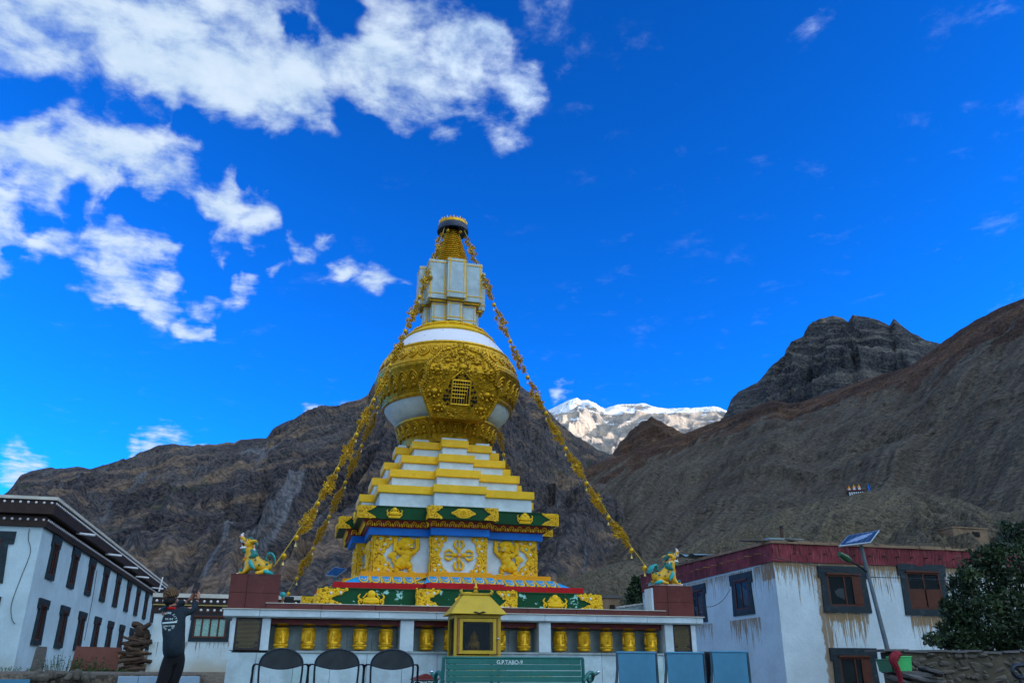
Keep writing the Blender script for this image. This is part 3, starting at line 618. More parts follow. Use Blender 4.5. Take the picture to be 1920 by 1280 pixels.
place(filigree(sp, he, 12, .02, 520, .018).mesh('corner_filigree', [MT['yellow'], MT['recess_shade']], smooth=True), 'corner_filigree', -FL[2], -FL[0], z)
place(filigree(mirror(sp), he, 13, .02, 520, .018).mesh('corner_filigree', [MT['yellow'], MT['recess_shade']], smooth=True), 'corner_filigree', FL[2], -FL[0], z)
i = 0
for sx in (-1, 1):
    for (dx, dz) in ((.22, .28), (.40, .29), (.24, .07), (.40, .06)):
        set_pearl(sx * (FL[1] - dx), -FL[1] - .03, z + dz, i, .9); i += 1
    for (dx, dz) in ((.16, .29), (.29, .29), (.17, .06), (.29, .05)):
        set_pearl(sx * (FL[0] - dx), -FL[2] - .03, z + dz, i, .9); i += 1
def flaming_jewel(s=1.0, three=False):
    mb = MB()
    mb.ball((0, -.03 * s, .27 * s), .085 * s, .06 * s, .085 * s, 12, 8)
    if three: mb.ball((-.07 * s, -.035 * s, .20 * s), .07 * s, .05 * s, .07 * s, 10, 7); mb.ball((.07 * s, -.035 * s, .20 * s), .07 * s, .05 * s, .07 * s, 10, 7)
    mb.ball((0, -.03 * s, .16 * s), .17 * s, .06 * s, .07 * s, 14, 7); mb.tube([(-.16 * s, -.05 * s, .13 * s), (0, -.08 * s, .115 * s), (.16 * s, -.05 * s, .13 * s)], .024 * s, 6)
    for k in range(7):
        u = (k - 3) / 3; mb.ball((u * .15 * s, -.03 * s, .05 * s), .035 * s, .03 * s, .055 * s, 7, 5)
    for sx in (-1, 1):
        mb.tube(catmull([(sx * .12 * s, -.02, .04 * s), (sx * .21 * s, -.02, .06 * s), (sx * .25 * s, -.02, .14 * s), (sx * .19 * s, -.02, .17 * s), (sx * .2 * s, -.02, .11 * s)], 4), .02 * s, 5)
        mb.tube(catmull([(sx * .2 * s, -.02, .15 * s), (sx * .26 * s, -.02, .22 * s), (sx * .22 * s, -.02, .28 * s)], 4), [.02 * s] * 6 + [.014 * s] * 2 + [.004 * s], 5)
        mb.tube(catmull([(sx * .09 * s, -.02, .3 * s), (sx * .13 * s, -.02, .24 * s), (sx * .17 * s, -.02, .2 * s)], 3), .014 * s, 5)
    mb.plate([(-.2 * s, .0), (.2 * s, 0), (.17 * s, .06 * s), (-.17 * s, .06 * s)], lambda u, q, t: (u, -t, q), 0, .03)
    return mb
fj = flaming_jewel(.95).mesh('jewel_emblem', MT['yellow'], smooth=True); fj3 = flaming_jewel(.95, True).mesh('jewel_emblem', MT['yellow'], smooth=True)
place(fj, 'jewel_emblem', -1.86, -FL[1], z + .01); place(fj3, 'jewel_emblem', 1.86, -FL[1], z + .01)
def flower_lozenge(w_, h):
    mb = MB(); p = []
    for k in range(24):
        a = 2 * math.pi * k / 24; r_ = 1 - .22 * abs(math.sin(a * 3)) if abs(math.cos(a)) < .9 else 1.05
        p.append((w_ / 2 * math.cos(a) * r_, h / 2 + h / 2 * math.sin(a) * (.92 if abs(math.sin(a)) > .4 else .55)))
    mb.plate(p, lambda u, q, t: (u, -t, q), 0, .022)
    for k in range(8):
        a = 2 * math.pi * k / 8; mb.ball((h * .24 * math.cos(a), -.03, h / 2 + h * .24 * math.sin(a)), h * .11, .02, h * .11, 7, 5)
    mb.ball((0, -.035, h / 2), h * .1, .03, h * .1, 8, 5)
    for sx in (-1, 1):
        for sz in (-1, 1):
            mb.tube(catmull([(sx * h * .4, -.03, h / 2 + sz * h * .3), (sx * w_ * .32, -.03, h / 2 + sz * h * .22), (sx * w_ * .44, -.03, h / 2)], 4), .012, 5)
            mb.ball((sx * w_ * .25, -.028, h / 2 + sz * h * .08), .03, .02, .02, 6, 4)
    return mb
place(flower_lozenge(.50, .34).mesh('flower_emblem', MT['yellow'], smooth=True), 'flower_emblem', 0, -FL[2], z + .01)
# upper belt ornaments
hu = .25; z = 3.606
eu = endplate(.36, hu, .45); place(filigree(eu, hu, 21, .018, 1300, .011).mesh('corner_filigree', [MT['yellow'], MT['recess_shade']], smooth=True), 'corner_filigree', -FU[1], -FU[1], z)
place(filigree(mirror(eu), hu, 22, .018, 1300, .011).mesh('corner_filigree', [MT['yellow'], MT['recess_shade']], smooth=True), 'corner_filigree', FU[1], -FU[1], z)
eu = endplate(.28, hu, .5); place(filigree(eu, hu, 23, .018, 1300, .011).mesh('corner_filigree', [MT['yellow'], MT['recess_shade']], smooth=True), 'corner_filigree', -FU[0], -FU[2], z)
place(filigree(mirror(eu), hu, 24, .018, 1300, .011).mesh('corner_filigree', [MT['yellow'], MT['recess_shade']], smooth=True), 'corner_filigree', FU[0], -FU[2], z)
su = endplate(.25, hu, .4); place(filigree(su, hu, 25, .018, 1300, .011).mesh('corner_filigree', [MT['yellow'], MT['recess_shade']], smooth=True), 'corner_filigree', -FU[2], -FU[0], z)
place(filigree(mirror(su), hu, 26, .018, 1300, .011).mesh('corner_filigree', [MT['yellow'], MT['recess_shade']], smooth=True), 'corner_filigree', FU[2], -FU[0], z)
place(flower_lozenge(.50, .22).mesh('flower_emblem', MT['yellow'], smooth=True), 'flower_emblem', 0, -FU[2], z + .01)
place(flaming_jewel(.62).mesh('lotus_emblem', MT['yellow'], smooth=True), 'lotus_emblem', -1.42, -FU[1], z + .015)
place(flaming_jewel(.66, True).mesh('lotus_emblem', MT['yellow'], smooth=True), 'lotus_emblem', 1.42, -FU[1], z + .015)

# corbel medallions and lotus petals along the courses
cm_ = MB(); cm_.cm = 0
cm_.tube([(-.060, -.006, -.06), (-.058, -.012, -.01), (-.035, -.03, .03), (0, -.04, .045), (.035, -.03, .03), (.058, -.012, -.01), (.060, -.006, -.06)], .009, 5)
cm_.tube([(-.028, -.008, -.05), (-.02, -.014, -.01), (0, -.02, .008), (.02, -.014, -.01), (.028, -.008, -.05)], .007, 5); cm_.ball((.095, -.01, -.02), .011, .012, .04, 6, 5)
corb = cm_.mesh('corbel_medallion', MT['yellow'], smooth=True)
lp = MB()
pp = [(-.098, .16), (-.1, .10), (-.085, .05), (-.05, .015), (0, 0), (.05, .015), (.085, .05), (.1, .10), (.098, .16)]
lp.cm = 1; lp.plate(pp, lambda u, q, t: (u, -t - (.16 - q) * 2.05, q * 1.02), -.02, .014)
lp.cm = 0; lp.plate([(u * .78, .03 + q * .82) for u, q in pp], lambda u, q, t: (u, -t - (.16 - q) * 2.05, q * 1.02), .0, .026)
lp.cm = 1; lp.tube([(-.045, -.15, .105), (-.03, -.20, .08), (0, -.225, .07), (.03, -.20, .08), (.045, -.15, .105)], .010, 5)
lp.ball((.117, -.33, .012), .026, .03, .026, 7, 5); lp.tube([(.117, -.02, .165), (.117, -.30, .03)], [.008, .014], 4)
lotus_me = lp.mesh('lotus_petal', [MT['lotus_blue'], MT['yellow']], smooth=True)
def row(me, name, a, b, c, z, pitch, ks=(1, 2, 3)):
    for (x0, x1, pl, sd_) in segs(a, b, c):
        n = max(1, round((x1 - x0) / pitch)); s_ = (x1 - x0) / n
        for k in range(n): place(me, name, x0 + s_ * (k + .5), -pl, z, ks=ks)
row(corb, 'corbel_medallion', .69, 2.0, 2.27, 3.53, .19, ks=(3,))
row(lotus_me, 'lotus_petal', .72, 2.09, 2.345, 2.272, .235, ks=(3,))

# carved panels
HP = .77; ZP = 2.54
def side_scroll(w0, w1, h):
    p = [(0, 0), (w0, 0), (w0 * .95, h * .09), (w0 * .72, h * .15), (w0 * .70, h * .24), (w1 * 1.1, h * .31), (w1, h * .40), (w1 * .8, h * .5), (w1, h * .60), (w1 * 1.15, h * .68), (w0 * .66, h * .74), (w0 * .72, h * .84), (w0 * .96, h * .90), (w0, h), (0, h)]
    return p
for (x, pl, w0, w1, mir, seed) in ((-.575, 2.01, .31, .17, 0, 41), (.575, 2.01, .31, .17, 1, 42), (-1.765, 1.765, .50, .22, 0, 43), (1.765, 1.765, .50, .22, 1, 44), (-2.01, .575, .235, .10, 0, 45), (2.01, .575, .235, .10, 1, 46)):
    p = side_scroll(w0, w1, HP); p = mirror(p) if mir else p
    place(filigree(p, HP, seed, .03, 620, .018).mesh('panel_scroll', [MT['yellow'], MT['recess_shade']], smooth=True), 'panel_scroll', x, -pl, ZP)
    sg = -1 if mir else 1; q = 0
    for (fx, fz) in ((.22, .08), (.62, .08), (.5, .22), (.45, .76), (.25, .92), (.65, .92), (.26, .62)) if w0 > .24 else ((.3, .1), (.4, .3), (.35, .6), (.4, .86)):
        set_pearl(x + sg * w0 * fx, -pl - .035, ZP + HP * fz, seed + q, 1.0 if w0 > .24 else .8, ks=(3,)); q += 1
# crossed thunderbolts on the middle panel
vj = MB(); c0 = (0, -.04, HP / 2)
for k in range(4):
    a = k * math.pi / 2; L = .27 if k % 2 == 0 else .34
    def T(u, s_): return (c0[0] + math.cos(a) * u - math.sin(a) * s_, -.035, c0[2] + math.sin(a) * u + math.cos(a) * s_)
    L = .33 if k % 2 == 0 else .345
    vj.tube([T(.03, 0), T(.10, 0), T(.14, 0), T(.17, 0), T(L * .8, 0), T(L, 0)], [.03, .045, .03, .018, .02, .003], 8)
    for sg in (-1, 1):
        vj.tube(catmull([T(.12, sg * .02), T(.16, sg * .075), T(.23, sg * .095), T(.29, sg * .065), T(.29, sg * .025)], 4), [.016] * 4 + [.026] * 9 + [.02] * 3 + [.012], 7)
        vj.ball(T(.21, sg * .105), .028, .02, .028, 6, 5)
vj.ball(c0, .06, .04, .06, 12, 8)
place(vj.mesh('crossed_thunderbolt', MT['yellow'], smooth=True), 'crossed_thunderbolt', 0, -2.01, ZP, ks=(3,))
set_pearl(0, -2.01 - .075, ZP + HP / 2, 4, 1.1, ks=(3,))
def relief_lion(f, seed):
    """rampant lion holding up the course above; f = +1 looks to the right"""
    rr = random.Random(seed); mb = MB(); Y = -.05
    def E(x, z_, rx, rz, ry=.05, a=0): mb.ball((f * x, Y, z_), rx, ry, rz, 12, 8, Euler((0, f * a, 0)))
    E(.02, .30, .115, .15, .07, .45); E(-.06, .20, .13, .14, .07, .7); E(.06, .40, .12, .10, .075)      # trunk, haunch, chest
    mb.tube(catmull([(f * -.09, Y, .20), (f * -.16, Y, .10), (f * -.14, Y, .02), (f * -.07, Y, .012)], 5), [.085] * 5 + [.055] * 5 + [.035] * 5 + [.02], 8)
    mb.tube(catmull([(f * .04, Y, .20), (f * .13, Y, .12), (f * .12, Y, .04), (f * .19, Y, .015)], 5), [.075] * 5 + [.045] * 5 + [.03] * 5 + [.018], 8)
    E(.20, .015, .05, .018); E(-.05, .015, .06, .018)
    for sx, arm in ((-1, [(-.02, .42), (-.13, .43), (-.20, .55), (-.19, .70)]), (1, [(.13, .42), (.23, .47), (.25, .58), (.23, .72)])):
        mb.tube(catmull([(f * x, Y, q) for x, q in arm], 5), [.05] * 5 + [.04] * 5 + [.03] * 5 + [.03], 8)
        for k in range(5): mb.ball((f * (arm[-2][0] + sx * .03), Y, arm[1][1] + .04 + k * .05), .03, .03, .04, 6, 5)
    E(.05, .55, .125, .10, .085); E(.12, .53, .075, .06, .12); E(.13, .475, .055, .028, .10); E(.05, .64, .09, .07, .07)
    for k in range(13):
        a = R(25 + 13 * k); r_ = (.20, .24, .21)[k % 3]; x, q = .03 + r_ * math.cos(a) * 1.0, min(.755, .56 + r_ * math.sin(a) * .95)
        mb.tube([(f * (.03 + .07 * math.cos(a)), Y - .02, .56 + .07 * math.sin(a)), (f * (.03 + .15 * math.cos(a + .15)), Y - .01, .56 + .14 * math.sin(a + .15)), (f * x, Y, q)], [.05, .032, .004], 6)
    for sx in (-1, 1):
        for k in range(5): mb.tube([(f * (.05 + sx * (.12 + .03 * k)), Y, .44 + .04 * k), (f * (.05 + sx * (.16 + .03 * k)), Y, .36 + .055 * k)], [.03, .005], 5)
    for k in range(7): a = R(150 + 35 * k); mb.ball((f * (.06 + .12 * math.cos(a)), Y - .01, .46 + .07 * math.sin(a)), .035, .04, .035, 7, 5)
    for k in range(6):   # flaming tail
        a = R(60 + 18 * k); mb.tube(catmull([(f * -.20, Y, .25), (f * (-.24 + .05 * math.cos(a)), Y, .30 + .04 * math.sin(a)), (f * (-.24 + .15 * math.cos(a)), Y, .27 + .17 * math.sin(a))], 4), [.03] * 4 + [.035] * 3 + [.015, .004], 6)
    mb.tube(catmull([(f * -.12, Y, .18), (f * -.2, Y, .19), (f * -.26, Y, .26)], 4), .025, 6)
    return mb
for f, x in ((1, -1.12), (-1, 1.12)):
    o = place(relief_lion(f, 3).mesh('relief_lion', MT['yellow'], smooth=True), 'relief_lion', x, -1.765, ZP + .01, ks=(3,))[0]
    for (nm, mk, dx, dz, r_) in (('eye', 'tooth', .085, .565, .020), ('pupil', 'black', .092, .565, .010)):
        link(nm, MB().ball((0, 0, 0), r_, r_ * .8, r_, 8, 6).mesh(nm, MT[mk], smooth=True), o, (f * dx, -.128 - (.012 if nm == 'pupil' else 0), dz))
    link('open_mouth', MB().ball((0, 0, 0), .035, .02, .016, 8, 6).mesh('open_mouth', MT['mouth'], smooth=True), o, (f * .125, -.145, .503))
    link('teeth', MB().cbox((0, 0, 0), .045, .01, .010).mesh('teeth', MT['tooth']), o, (f * .125, -.162, .512))

# bowl, dome and their lotus rows
SO(MB().prism(cross(.30, .9, 1.2), 5.642, 5.70), 'top_slab', MT['marble'])
SO(MB().lathe([(.0, 5.66), (1.06, 5.66), (1.09, 5.78), (1.12, 5.88), (1.20, 6.04), (1.262, 6.15), (1.285, 6.17), (1.295, 6.20), (1.285, 6.235), (1.255, 6.25), (1.1, 6.25), (0, 6.27)], 80), 'lotus_bowl', MT['gold_dark'], smooth=True)
SO(MB().lathe([(1.05, 6.22), (1.22, 6.30), (1.38, 6.42), (1.50, 6.54), (1.585, 6.66), (1.60, 6.74)], 80), 'lower_dome', MT['marble'], smooth=True)
SO(MB().lathe([(1.585, 6.64), (1.625, 6.66), (1.64, 6.70), (1.625, 6.74), (1.60, 6.76), (1.68, 6.93), (1.77, 7.12), (1.81, 7.30), (1.835, 7.34), (1.845, 7.38), (1.835, 7.42), (1.80, 7.44)], 96), 'lower_gold_band', MT['gold_dark'], smooth=True)
SO(MB().lathe([(1.80, 7.43), (1.82, 7.455), (1.815, 7.49), (1.785, 7.51), (1.755, 7.56), (1.68, 7.76), (1.60, 7.92), (1.585, 7.95), (1.60, 7.98), (1.585, 8.02), (1.555, 8.035)], 96), 'upper_gold_band', MT['gold'], smooth=True)
dw = mat('dome_white', (.80, .80, .86), .55, vary=.06, bump=.03, coords='Object')
def chipped():
    m, nt, b = new_mat('chipped_white_dome'); tc_ = N(nt, 'ShaderNodeTexCoord').outputs['Object']
    a = NOISE(nt, tc_, 3, 4, .5); mp = N(nt, 'ShaderNodeMapping'); nt.links.new(tc_, mp.inputs[0]); mp.inputs['Scale'].default_value = (1, 1, 2.0)
    f = NOISE(nt, mp.outputs[0], 5.5, 5, .68, .5); band = NOISE(nt, tc_, 1.3, 3, .5)
    c = MIX(nt, a, (.70, .71, .78), (.80, .80, .86)); k = M(nt, 'MULTIPLY', MR(nt, f, .655, .668), MR(nt, band, .44, .5))
    c = MIX(nt, k, c, (.10, .12, .12)); nt.links.new(c, b.inputs['Base Color']); b.inputs['Roughness'].default_value = .6
    bp = N(nt, 'ShaderNodeBump', i_Strength=-.5, i_Distance=.01); nt.links.new(k, bp.inputs['Height']); nt.links.new(bp.outputs[0], b.inputs['Normal']); return m
SO(MB().lathe([(1.545, 8.03), (1.49, 8.12), (1.40, 8.24), (1.28, 8.38), (1.16, 8.51)], 96), 'upper_dome', chipped(), smooth=True)
SO(MB().lathe([(1.15, 8.49), (1.18, 8.50), (1.20, 8.53), (1.18, 8.565), (1.15, 8.58), (1.10, 8.62), (.92, 8.76), (.72, 8.90), (.5, 8.97), (0, 8.97)], 80), 'dome_cap', MT['yellow'], smooth=True)
def petal_mesh(name, w_, h, m, up=True, rim=.02):
    """embossed petal lying on the dome: local z up the profile, -y out"""
    mb = MB(); s = 1 if up else -1
    arch = [(-w_ / 2, -h / 2), (-w_ / 2, h * .12), (-w_ * .34, h * .34), (0, h / 2), (w_ * .34, h * .34), (w_ / 2, h * .12), (w_ / 2, -h / 2)]
    mb.tube(catmull([(u * .9, -.012, s * q) for u, q in arch], 3), rim, 5)
    mb.tube(catmull([(u * .62, -.018, s * (q * .72 - h * .05)) for u, q in arch], 3), rim * .8, 5)
    mb.ball((0, -.01, s * h * -.02), w_ * .2, .045, h * .2, 8, 6); mb.ball((0, -.01, s * -h * .3), w_ * .26, .04, h * .13, 8, 5)
    for sx in (-1, 1):
        mb.ball((sx * w_ * .2, -.012, s * -h * .14), w_ * .1, .03, h * .09, 6, 5)
        for k in range(4): mb.ball((sx * w_ * .44, -.012, s * h * (-.4 + .14 * k)), rim * .9, rim, rim, 5, 4)
    return mb.mesh(name, m, smooth=True)
def ring_of(me, name, n, r_, z, tilt, parent=stupa, off=0.0):
    for k in range(n):
        a = 2 * math.pi * (k + off) / n - math.pi / 2
        o = link(name, me, parent, (r_ * math.cos(a), r_ * math.sin(a), z - 1.735))
        o.rotation_euler = (Matrix.Rotation(a + math.pi / 2, 3, 'Z') @ Matrix.Rotation(tilt, 3, 'X')).to_euler()
ring_of(petal_mesh('bowl_petal', .24, .34, MT['gold_dark']), 'bowl_petal', 30, 1.175, 5.99, R(22))
ring_of(petal_mesh('lower_band_petal', .27, .44, MT['gold_dark']), 'lower_band_petal', 38, 1.715, 7.03, R(22))
ring_of(petal_mesh('upper_band_petal', .27, .32, MT['gold'], False), 'upper_band_petal', 36, 1.69, 7.74, R(-23))
ring_of(petal_mesh('cap_scroll', .36, .22, MT['yellow'], True, .016), 'cap_scroll', 15, .93, 8.76, R(-55))

# the niche plate on the front of the dome
HW = [(6.06, .64), (6.12, .68), (6.3, .78), (6.5, .88), (6.66, .95), (6.76, .95), (6.83, .86), (6.95, .83), (7.1, .86), (7.22, .82), (7.36, .72), (7.48, .60), (7.56, .55), (7.64, .50), (7.70, .38), (7.76, .22), (7.83, .10), (7.89, .01)]
def plateY(z_): return -(1.60 + .38 * (z_ - 6.06) / 1.1) if z_ < 7.16 else -(1.98 - .34 * (z_ - 7.16) / .73)
pl = MB(); n = len(HW)
for (z_, w_) in HW:
    y_ = plateY(z_)
    pl.v += [(-w_, y_, z_), (w_, y_, z_), (w_ * .93, y_ + .30, z_), (-w_ * .93, y_ + .30, z_)]
for k in range(n - 1):
    for q in range(4): pl.f.append((4 * k + q, 4 * k + (q + 1) % 4, 4 * k + 4 + (q + 1) % 4, 4 * k + 4 + q)); pl.m.append(0)
pl.f += [(0, 1, 2, 3)[::-1], tuple(4 * (n - 1) + q for q in range(4))]; pl.m += [0, 0]
niche = SO(pl, 'niche_plate', MT['gold_dark'])
em_ = MB(); rr = random.Random(77)
def hwz(z_):
    for (a, b), (c, d) in zip(HW, HW[1:]):
        if a <= z_ <= c: return b + (d - b) * (z_ - a) / (c - a)
    return 0
for sg in (-1, 1):
    em_.tube([(sg * w_ * .985, plateY(z_) - .015, z_) for z_, w_ in HW], .034, 6)
    for q_ in range(34):
        z_ = 6.1 + 1.76 * q_ / 33; w_ = hwz(z_); em_.tube([(sg * w_ * .93, plateY(z_) - .02, z_), (sg * (w_ + .01), plateY(z_) - .03, z_ + .03), (sg * (w_ + .045), plateY(z_), z_ + .07)], [.03, .026, .006], 5)
    em_.tube([(sg * w_ * .9, plateY(z_) - .01, z_) for z_, w_ in HW[:-2]], .012, 5)
for _ in range(520):
    z_ = rr.uniform(6.1, 7.85); x = rr.uniform(-1, 1) * hwz(z_) * .93
    if 6.28 < z_ < 6.98 and abs(x) < .37 + .04: continue
    r_ = rr.uniform(.012, .036); y_ = plateY(z_)
    if rr.random() < .5: em_.ball((x, y_, z_), r_ * 1.1, r_ * .9, r_ * rr.uniform(.6, 1.2), 7, 5)
    else:
        a0 = rr.uniform(0, 6.3); em_.tube([(x + r_ * (2.0 - .3 * t) * math.cos(a0 + t), y_ - .01, z_ + r_ * (2.0 - .3 * t) * math.sin(a0 + t)) for t in (0, .8, 1.6, 2.4, 3.3, 4.2)], [r_ * .45, r_ * .5, r_ * .5, r_ * .42, r_ * .36, r_ * .5], 5)
for (x, z_, r_) in ((0, 7.62, .09), (-.35, 7.35, .08), (.35, 7.35, .08), (-.6, 7.08, .08), (.6, 7.08, .08), (-.62, 6.62, .11), (.62, 6.62, .11), (-.5, 6.3, .09), (.5, 6.3, .09), (0, 7.2, .12), (-.22, 7.5, .06), (.22, 7.5, .06), (0, 7.40, .07)):
    em_.ball((x, plateY(z_), z_), r_, .07, r_ * .85, 12, 8)
    for k in range(8): a = k * math.pi / 4; em_.ball((x + math.cos(a) * r_ * 1.3, plateY(z_) - .01, z_ + math.sin(a) * r_ * 1.2), r_ * .35, .03, r_ * .35, 6, 4)
for k in range(30): em_.ball((-.55 + 1.1 * k / 29, plateY(6.2) - .01, 6.2), .018, .02, .018, 6, 4)
SO(em_, 'niche_relief', MT['gold_dark'], niche, smooth=True)
wy = lambda z_: plateY(z_) - .03
dk = MB(); dk.add([(-.21, wy(6.36) - .0, 6.36), (.21, wy(6.36), 6.36), (.21, wy(6.88), 6.88), (-.21, wy(6.88), 6.88), (-.21, wy(6.36) + .04, 6.36), (.21, wy(6.36) + .04, 6.36), (.21, wy(6.88) + .04, 6.88), (-.21, wy(6.88) + .04, 6.88)], [(0, 1, 2, 3), (4, 7, 6, 5), (0, 4, 5, 1), (1, 5, 6, 2), (2, 6, 7, 3), (3, 7, 4, 0)])
for sg in (-1, 1):
    for (u, w_) in ((.29, 6.36), (.34, 6.44), (.25, 6.46), (.30, 6.54), (.37, 6.54), (.25, 6.64), (.33, 6.66), (.27, 6.76), (.24, 6.84), (.38, 6.46), (.31, 6.46)):
        q = .034; mid = [(sg * u, wy(w_ - q) , w_ - q), (sg * u + q, wy(w_), w_), (sg * u, wy(w_ + q), w_ + q), (sg * u - q, wy(w_), w_)]
        b0 = len(dk.v); dk.add(mid + [(x, y + .03, z_) for x, y, z_ in mid], [(0, 1, 2, 3), (4, 7, 6, 5), (0, 4, 5, 1), (1, 5, 6, 2), (2, 6, 7, 3), (3, 7, 4, 0)])
for (u, w_) in ((-.12, 6.95), (.12, 6.95), (-.07, 7.0), (.07, 7.0), (0, 7.06)):
    q = .030; mid = [(u, wy(w_ - q), w_ - q), (u + q, wy(w_), w_), (u, wy(w_ + q), w_ + q), (u - q, wy(w_), w_)]
    dk.add(mid + [(x, y + .03, z_) for x, y, z_ in mid], [(0, 1, 2, 3), (4, 7, 6, 5), (0, 4, 5, 1), (1, 5, 6, 2), (2, 6, 7, 3), (3, 7, 4, 0)])
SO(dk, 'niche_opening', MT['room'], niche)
gb = MB()
for k in range(8):
    x = -.2 + .4 * k / 7; gb.tube([(x, wy(6.36) - .01, 6.36), (x, wy(6.88) - .01, 6.88)], .010, 4)
for k, z_ in enumerate((6.36, 6.50, 6.58, 6.66, 6.74, 6.80, 6.88)):
    gb.tube([(-.215, wy(z_) - .012, z_), ((.215 if k in (0, 6) else .05 + .03 * k), wy(z_) - .012, z_)], .011 if k not in (0, 6) else .018, 4)
for sg in (-1, 1): gb.tube([(sg * .215, wy(6.34) - .01, 6.34), (sg * .215, wy(6.9) - .01, 6.9)], .018, 5); gb.tube([(sg * .24, wy(6.9) - .01, 6.9), (0, wy(7.12) - .01, 7.12)], .02, 5)
SO(gb, 'niche_grille', MT['gold'], niche, smooth=True)

# square harmika: two marble blocks trimmed with gold ribs
def harmika(a, b, c, z0, z1):
    o = SO(MB().prism(cross(a, b, c), z0, z1), 'harmika_block', MT['marble_old'])
    g_ = MB(); t = .012
    for k in range(4):
        def RT(x, y):
            for _ in range(k): x, y = -y, x
            return x, y
        for (x0, x1, pl_, sd_) in segs(a, b, c):
            ins = .055 if sd_ == 'c' else .05
            cols = [x0 + ins, x1 - ins] if (x1 - x0) > .25 else [(x0 + x1) / 2]
            for x in cols:
                p, q = RT(x - t, -pl_ - .010), RT(x + t, -pl_ + .01); g_.box(min(p[0], q[0]), max(p[0], q[0]), min(p[1], q[1]), max(p[1], q[1]), z0 + .01, z1 + .006)
            for zz_ in (z0 + .10 * (z1 - z0) + .03, z1 - .07):
                p, q = RT(x0 - (.011 if sd_ in 'c' else 0), -pl_ - .013), RT(x1 + (.011 if sd_ in 'c' else 0), -pl_ + .01); g_.box(min(p[0], q[0]), max(p[0], q[0]), min(p[1], q[1]), max(p[1], q[1]), zz_ - .011, zz_ + .011)
    SO(g_, 'gold_rib', MT['yellow'], o)
harmika(.19, .57, .72, 8.93, 9.46)
SO(MB().prism(cross(.225, .64, .80), 9.44, 9.50), 'harmika_soffit', MT['gold_dark'])
harmika(.24, .70, .88, 9.50, 10.60)
# thirteen rings and more down to the block, the umbrella and the finial
SO(MB().lathe([(.43, 10.59), (.27, 11.2), (.125, 11.9)], 32), 'spire_core', MT['wood_dark'], smooth=True)
for k in range(18):
    t = k / 17.0; r_ = .50 - .33 * t; z_ = 10.66 + 1.18 * t
    ring = MB().lathe([(r_ - .10, z_ - .008), (r_ - .012, z_ - .017), (r_ + .014, z_ - .007), (r_ + .016, z_ + .007), (r_ - .004, z_ + .017), (r_ - .10, z_ + .012)], 40)
    SO(ring, 'spire_ring', MT['gold'], smooth=True)
SO(MB().lathe([(.16, 11.93), (.28, 11.92), (.425, 11.84), (.432, 11.86), (.42, 11.97), (.385, 12.04), (.2, 12.05), (0, 12.05)], 48), 'umbrella', MT['umb_blue'], smooth=True)
um = MB().lathe([(.38, 12.03), (.392, 12.035), (.397, 12.06), (.385, 12.12), (.36, 12.13), (.2, 12.14), (0, 12.14)], 48)
for k in range(26):
    a = 2 * math.pi * k / 26; um.tube([(.37 * math.cos(a), .37 * math.sin(a), 12.11), (.38 * math.cos(a), .38 * math.sin(a), 12.17 + .02 * (k % 2))], [.024, .008], 5)
SO(um, 'umbrella_crown', MT['gold'], smooth=True)
SO(MB().ball((0, 0, 12.30), .05, .05, .075, 12, 9), 'finial_jewel', MT['ruby'], smooth=True)
fn = MB()
for k in range(8):
    a = 2 * math.pi * k / 8; fn.tube([(.07 * math.cos(a), .07 * math.sin(a), 12.13), (.12 * math.cos(a), .12 * math.sin(a), 12.22), (.09 * math.cos(a), .09 * math.sin(a), 12.30)], [.022, .018, .004], 5)
SO(fn, 'finial_flame', MT['gold'], smooth=True)
for (x, y) in ((-.17, -.25), (.17, -.25)): SO(MB().ball((x, y, 11.76), .05, .05, .05, 9, 7), 'hook_ball', MT['gold'], smooth=True)

# ------------------------------------------------------------------ garlands
def floret(r_, n=6, seed=0):
    rr = random.Random(seed); mb = MB(); mb.ball((0, 0, 0), r_ * .34, r_ * .34, r_ * .26, 10, 6)
    for k in range(n):
        a = 2 * math.pi * k / n; c, s = math.cos(a), math.sin(a)
        mb.ball((c * r_ * .6, s * r_ * .6, 0), r_ * .27, r_ * .2, r_ * .07, 7, 5, Euler((0, 0, a)))
        mb.tube(catmull([(c * r_ * .7, s * r_ * .7, 0), (c * r_ * .9 + s * r_ * .15, s * r_ * .9 - c * r_ * .15, .02), (c * r_ * .95 + s * r_ * .35, s * r_ * .95 - c * r_ * .35, 0)], 2), r_ * .10, 4)
    mb.lathe([(r_ * .42, -.01), (r_ * .47, .012), (r_ * .42, .02)], 14)
    return mb
gold_g = mat('garland_gilding', (.60, .35, .01), .34, metal=.6, vary=.35, scale=12, bump=.1)
fl_big = floret(.12, 8, 1).mesh('medallion', gold_g, smooth=True); fl_small = floret(.066, 6, 2).mesh('floret', gold_g, smooth=True); fl_tiny = floret(.058, 5, 3).mesh('floret', gold_g, smooth=True)
gball = MB().ball((0, 0, 0), .052, .052, .062, 10, 8).mesh('ball', gold_g, smooth=True)
gbell = MB().lathe([(.0, .035), (.012, .03), (.018, 0), (.028, -.02), (0, -.02)], 8).tube([(0, 0, .03), (0, 0, .12)], .003, 4).mesh('bell', MT['cream'], smooth=True)
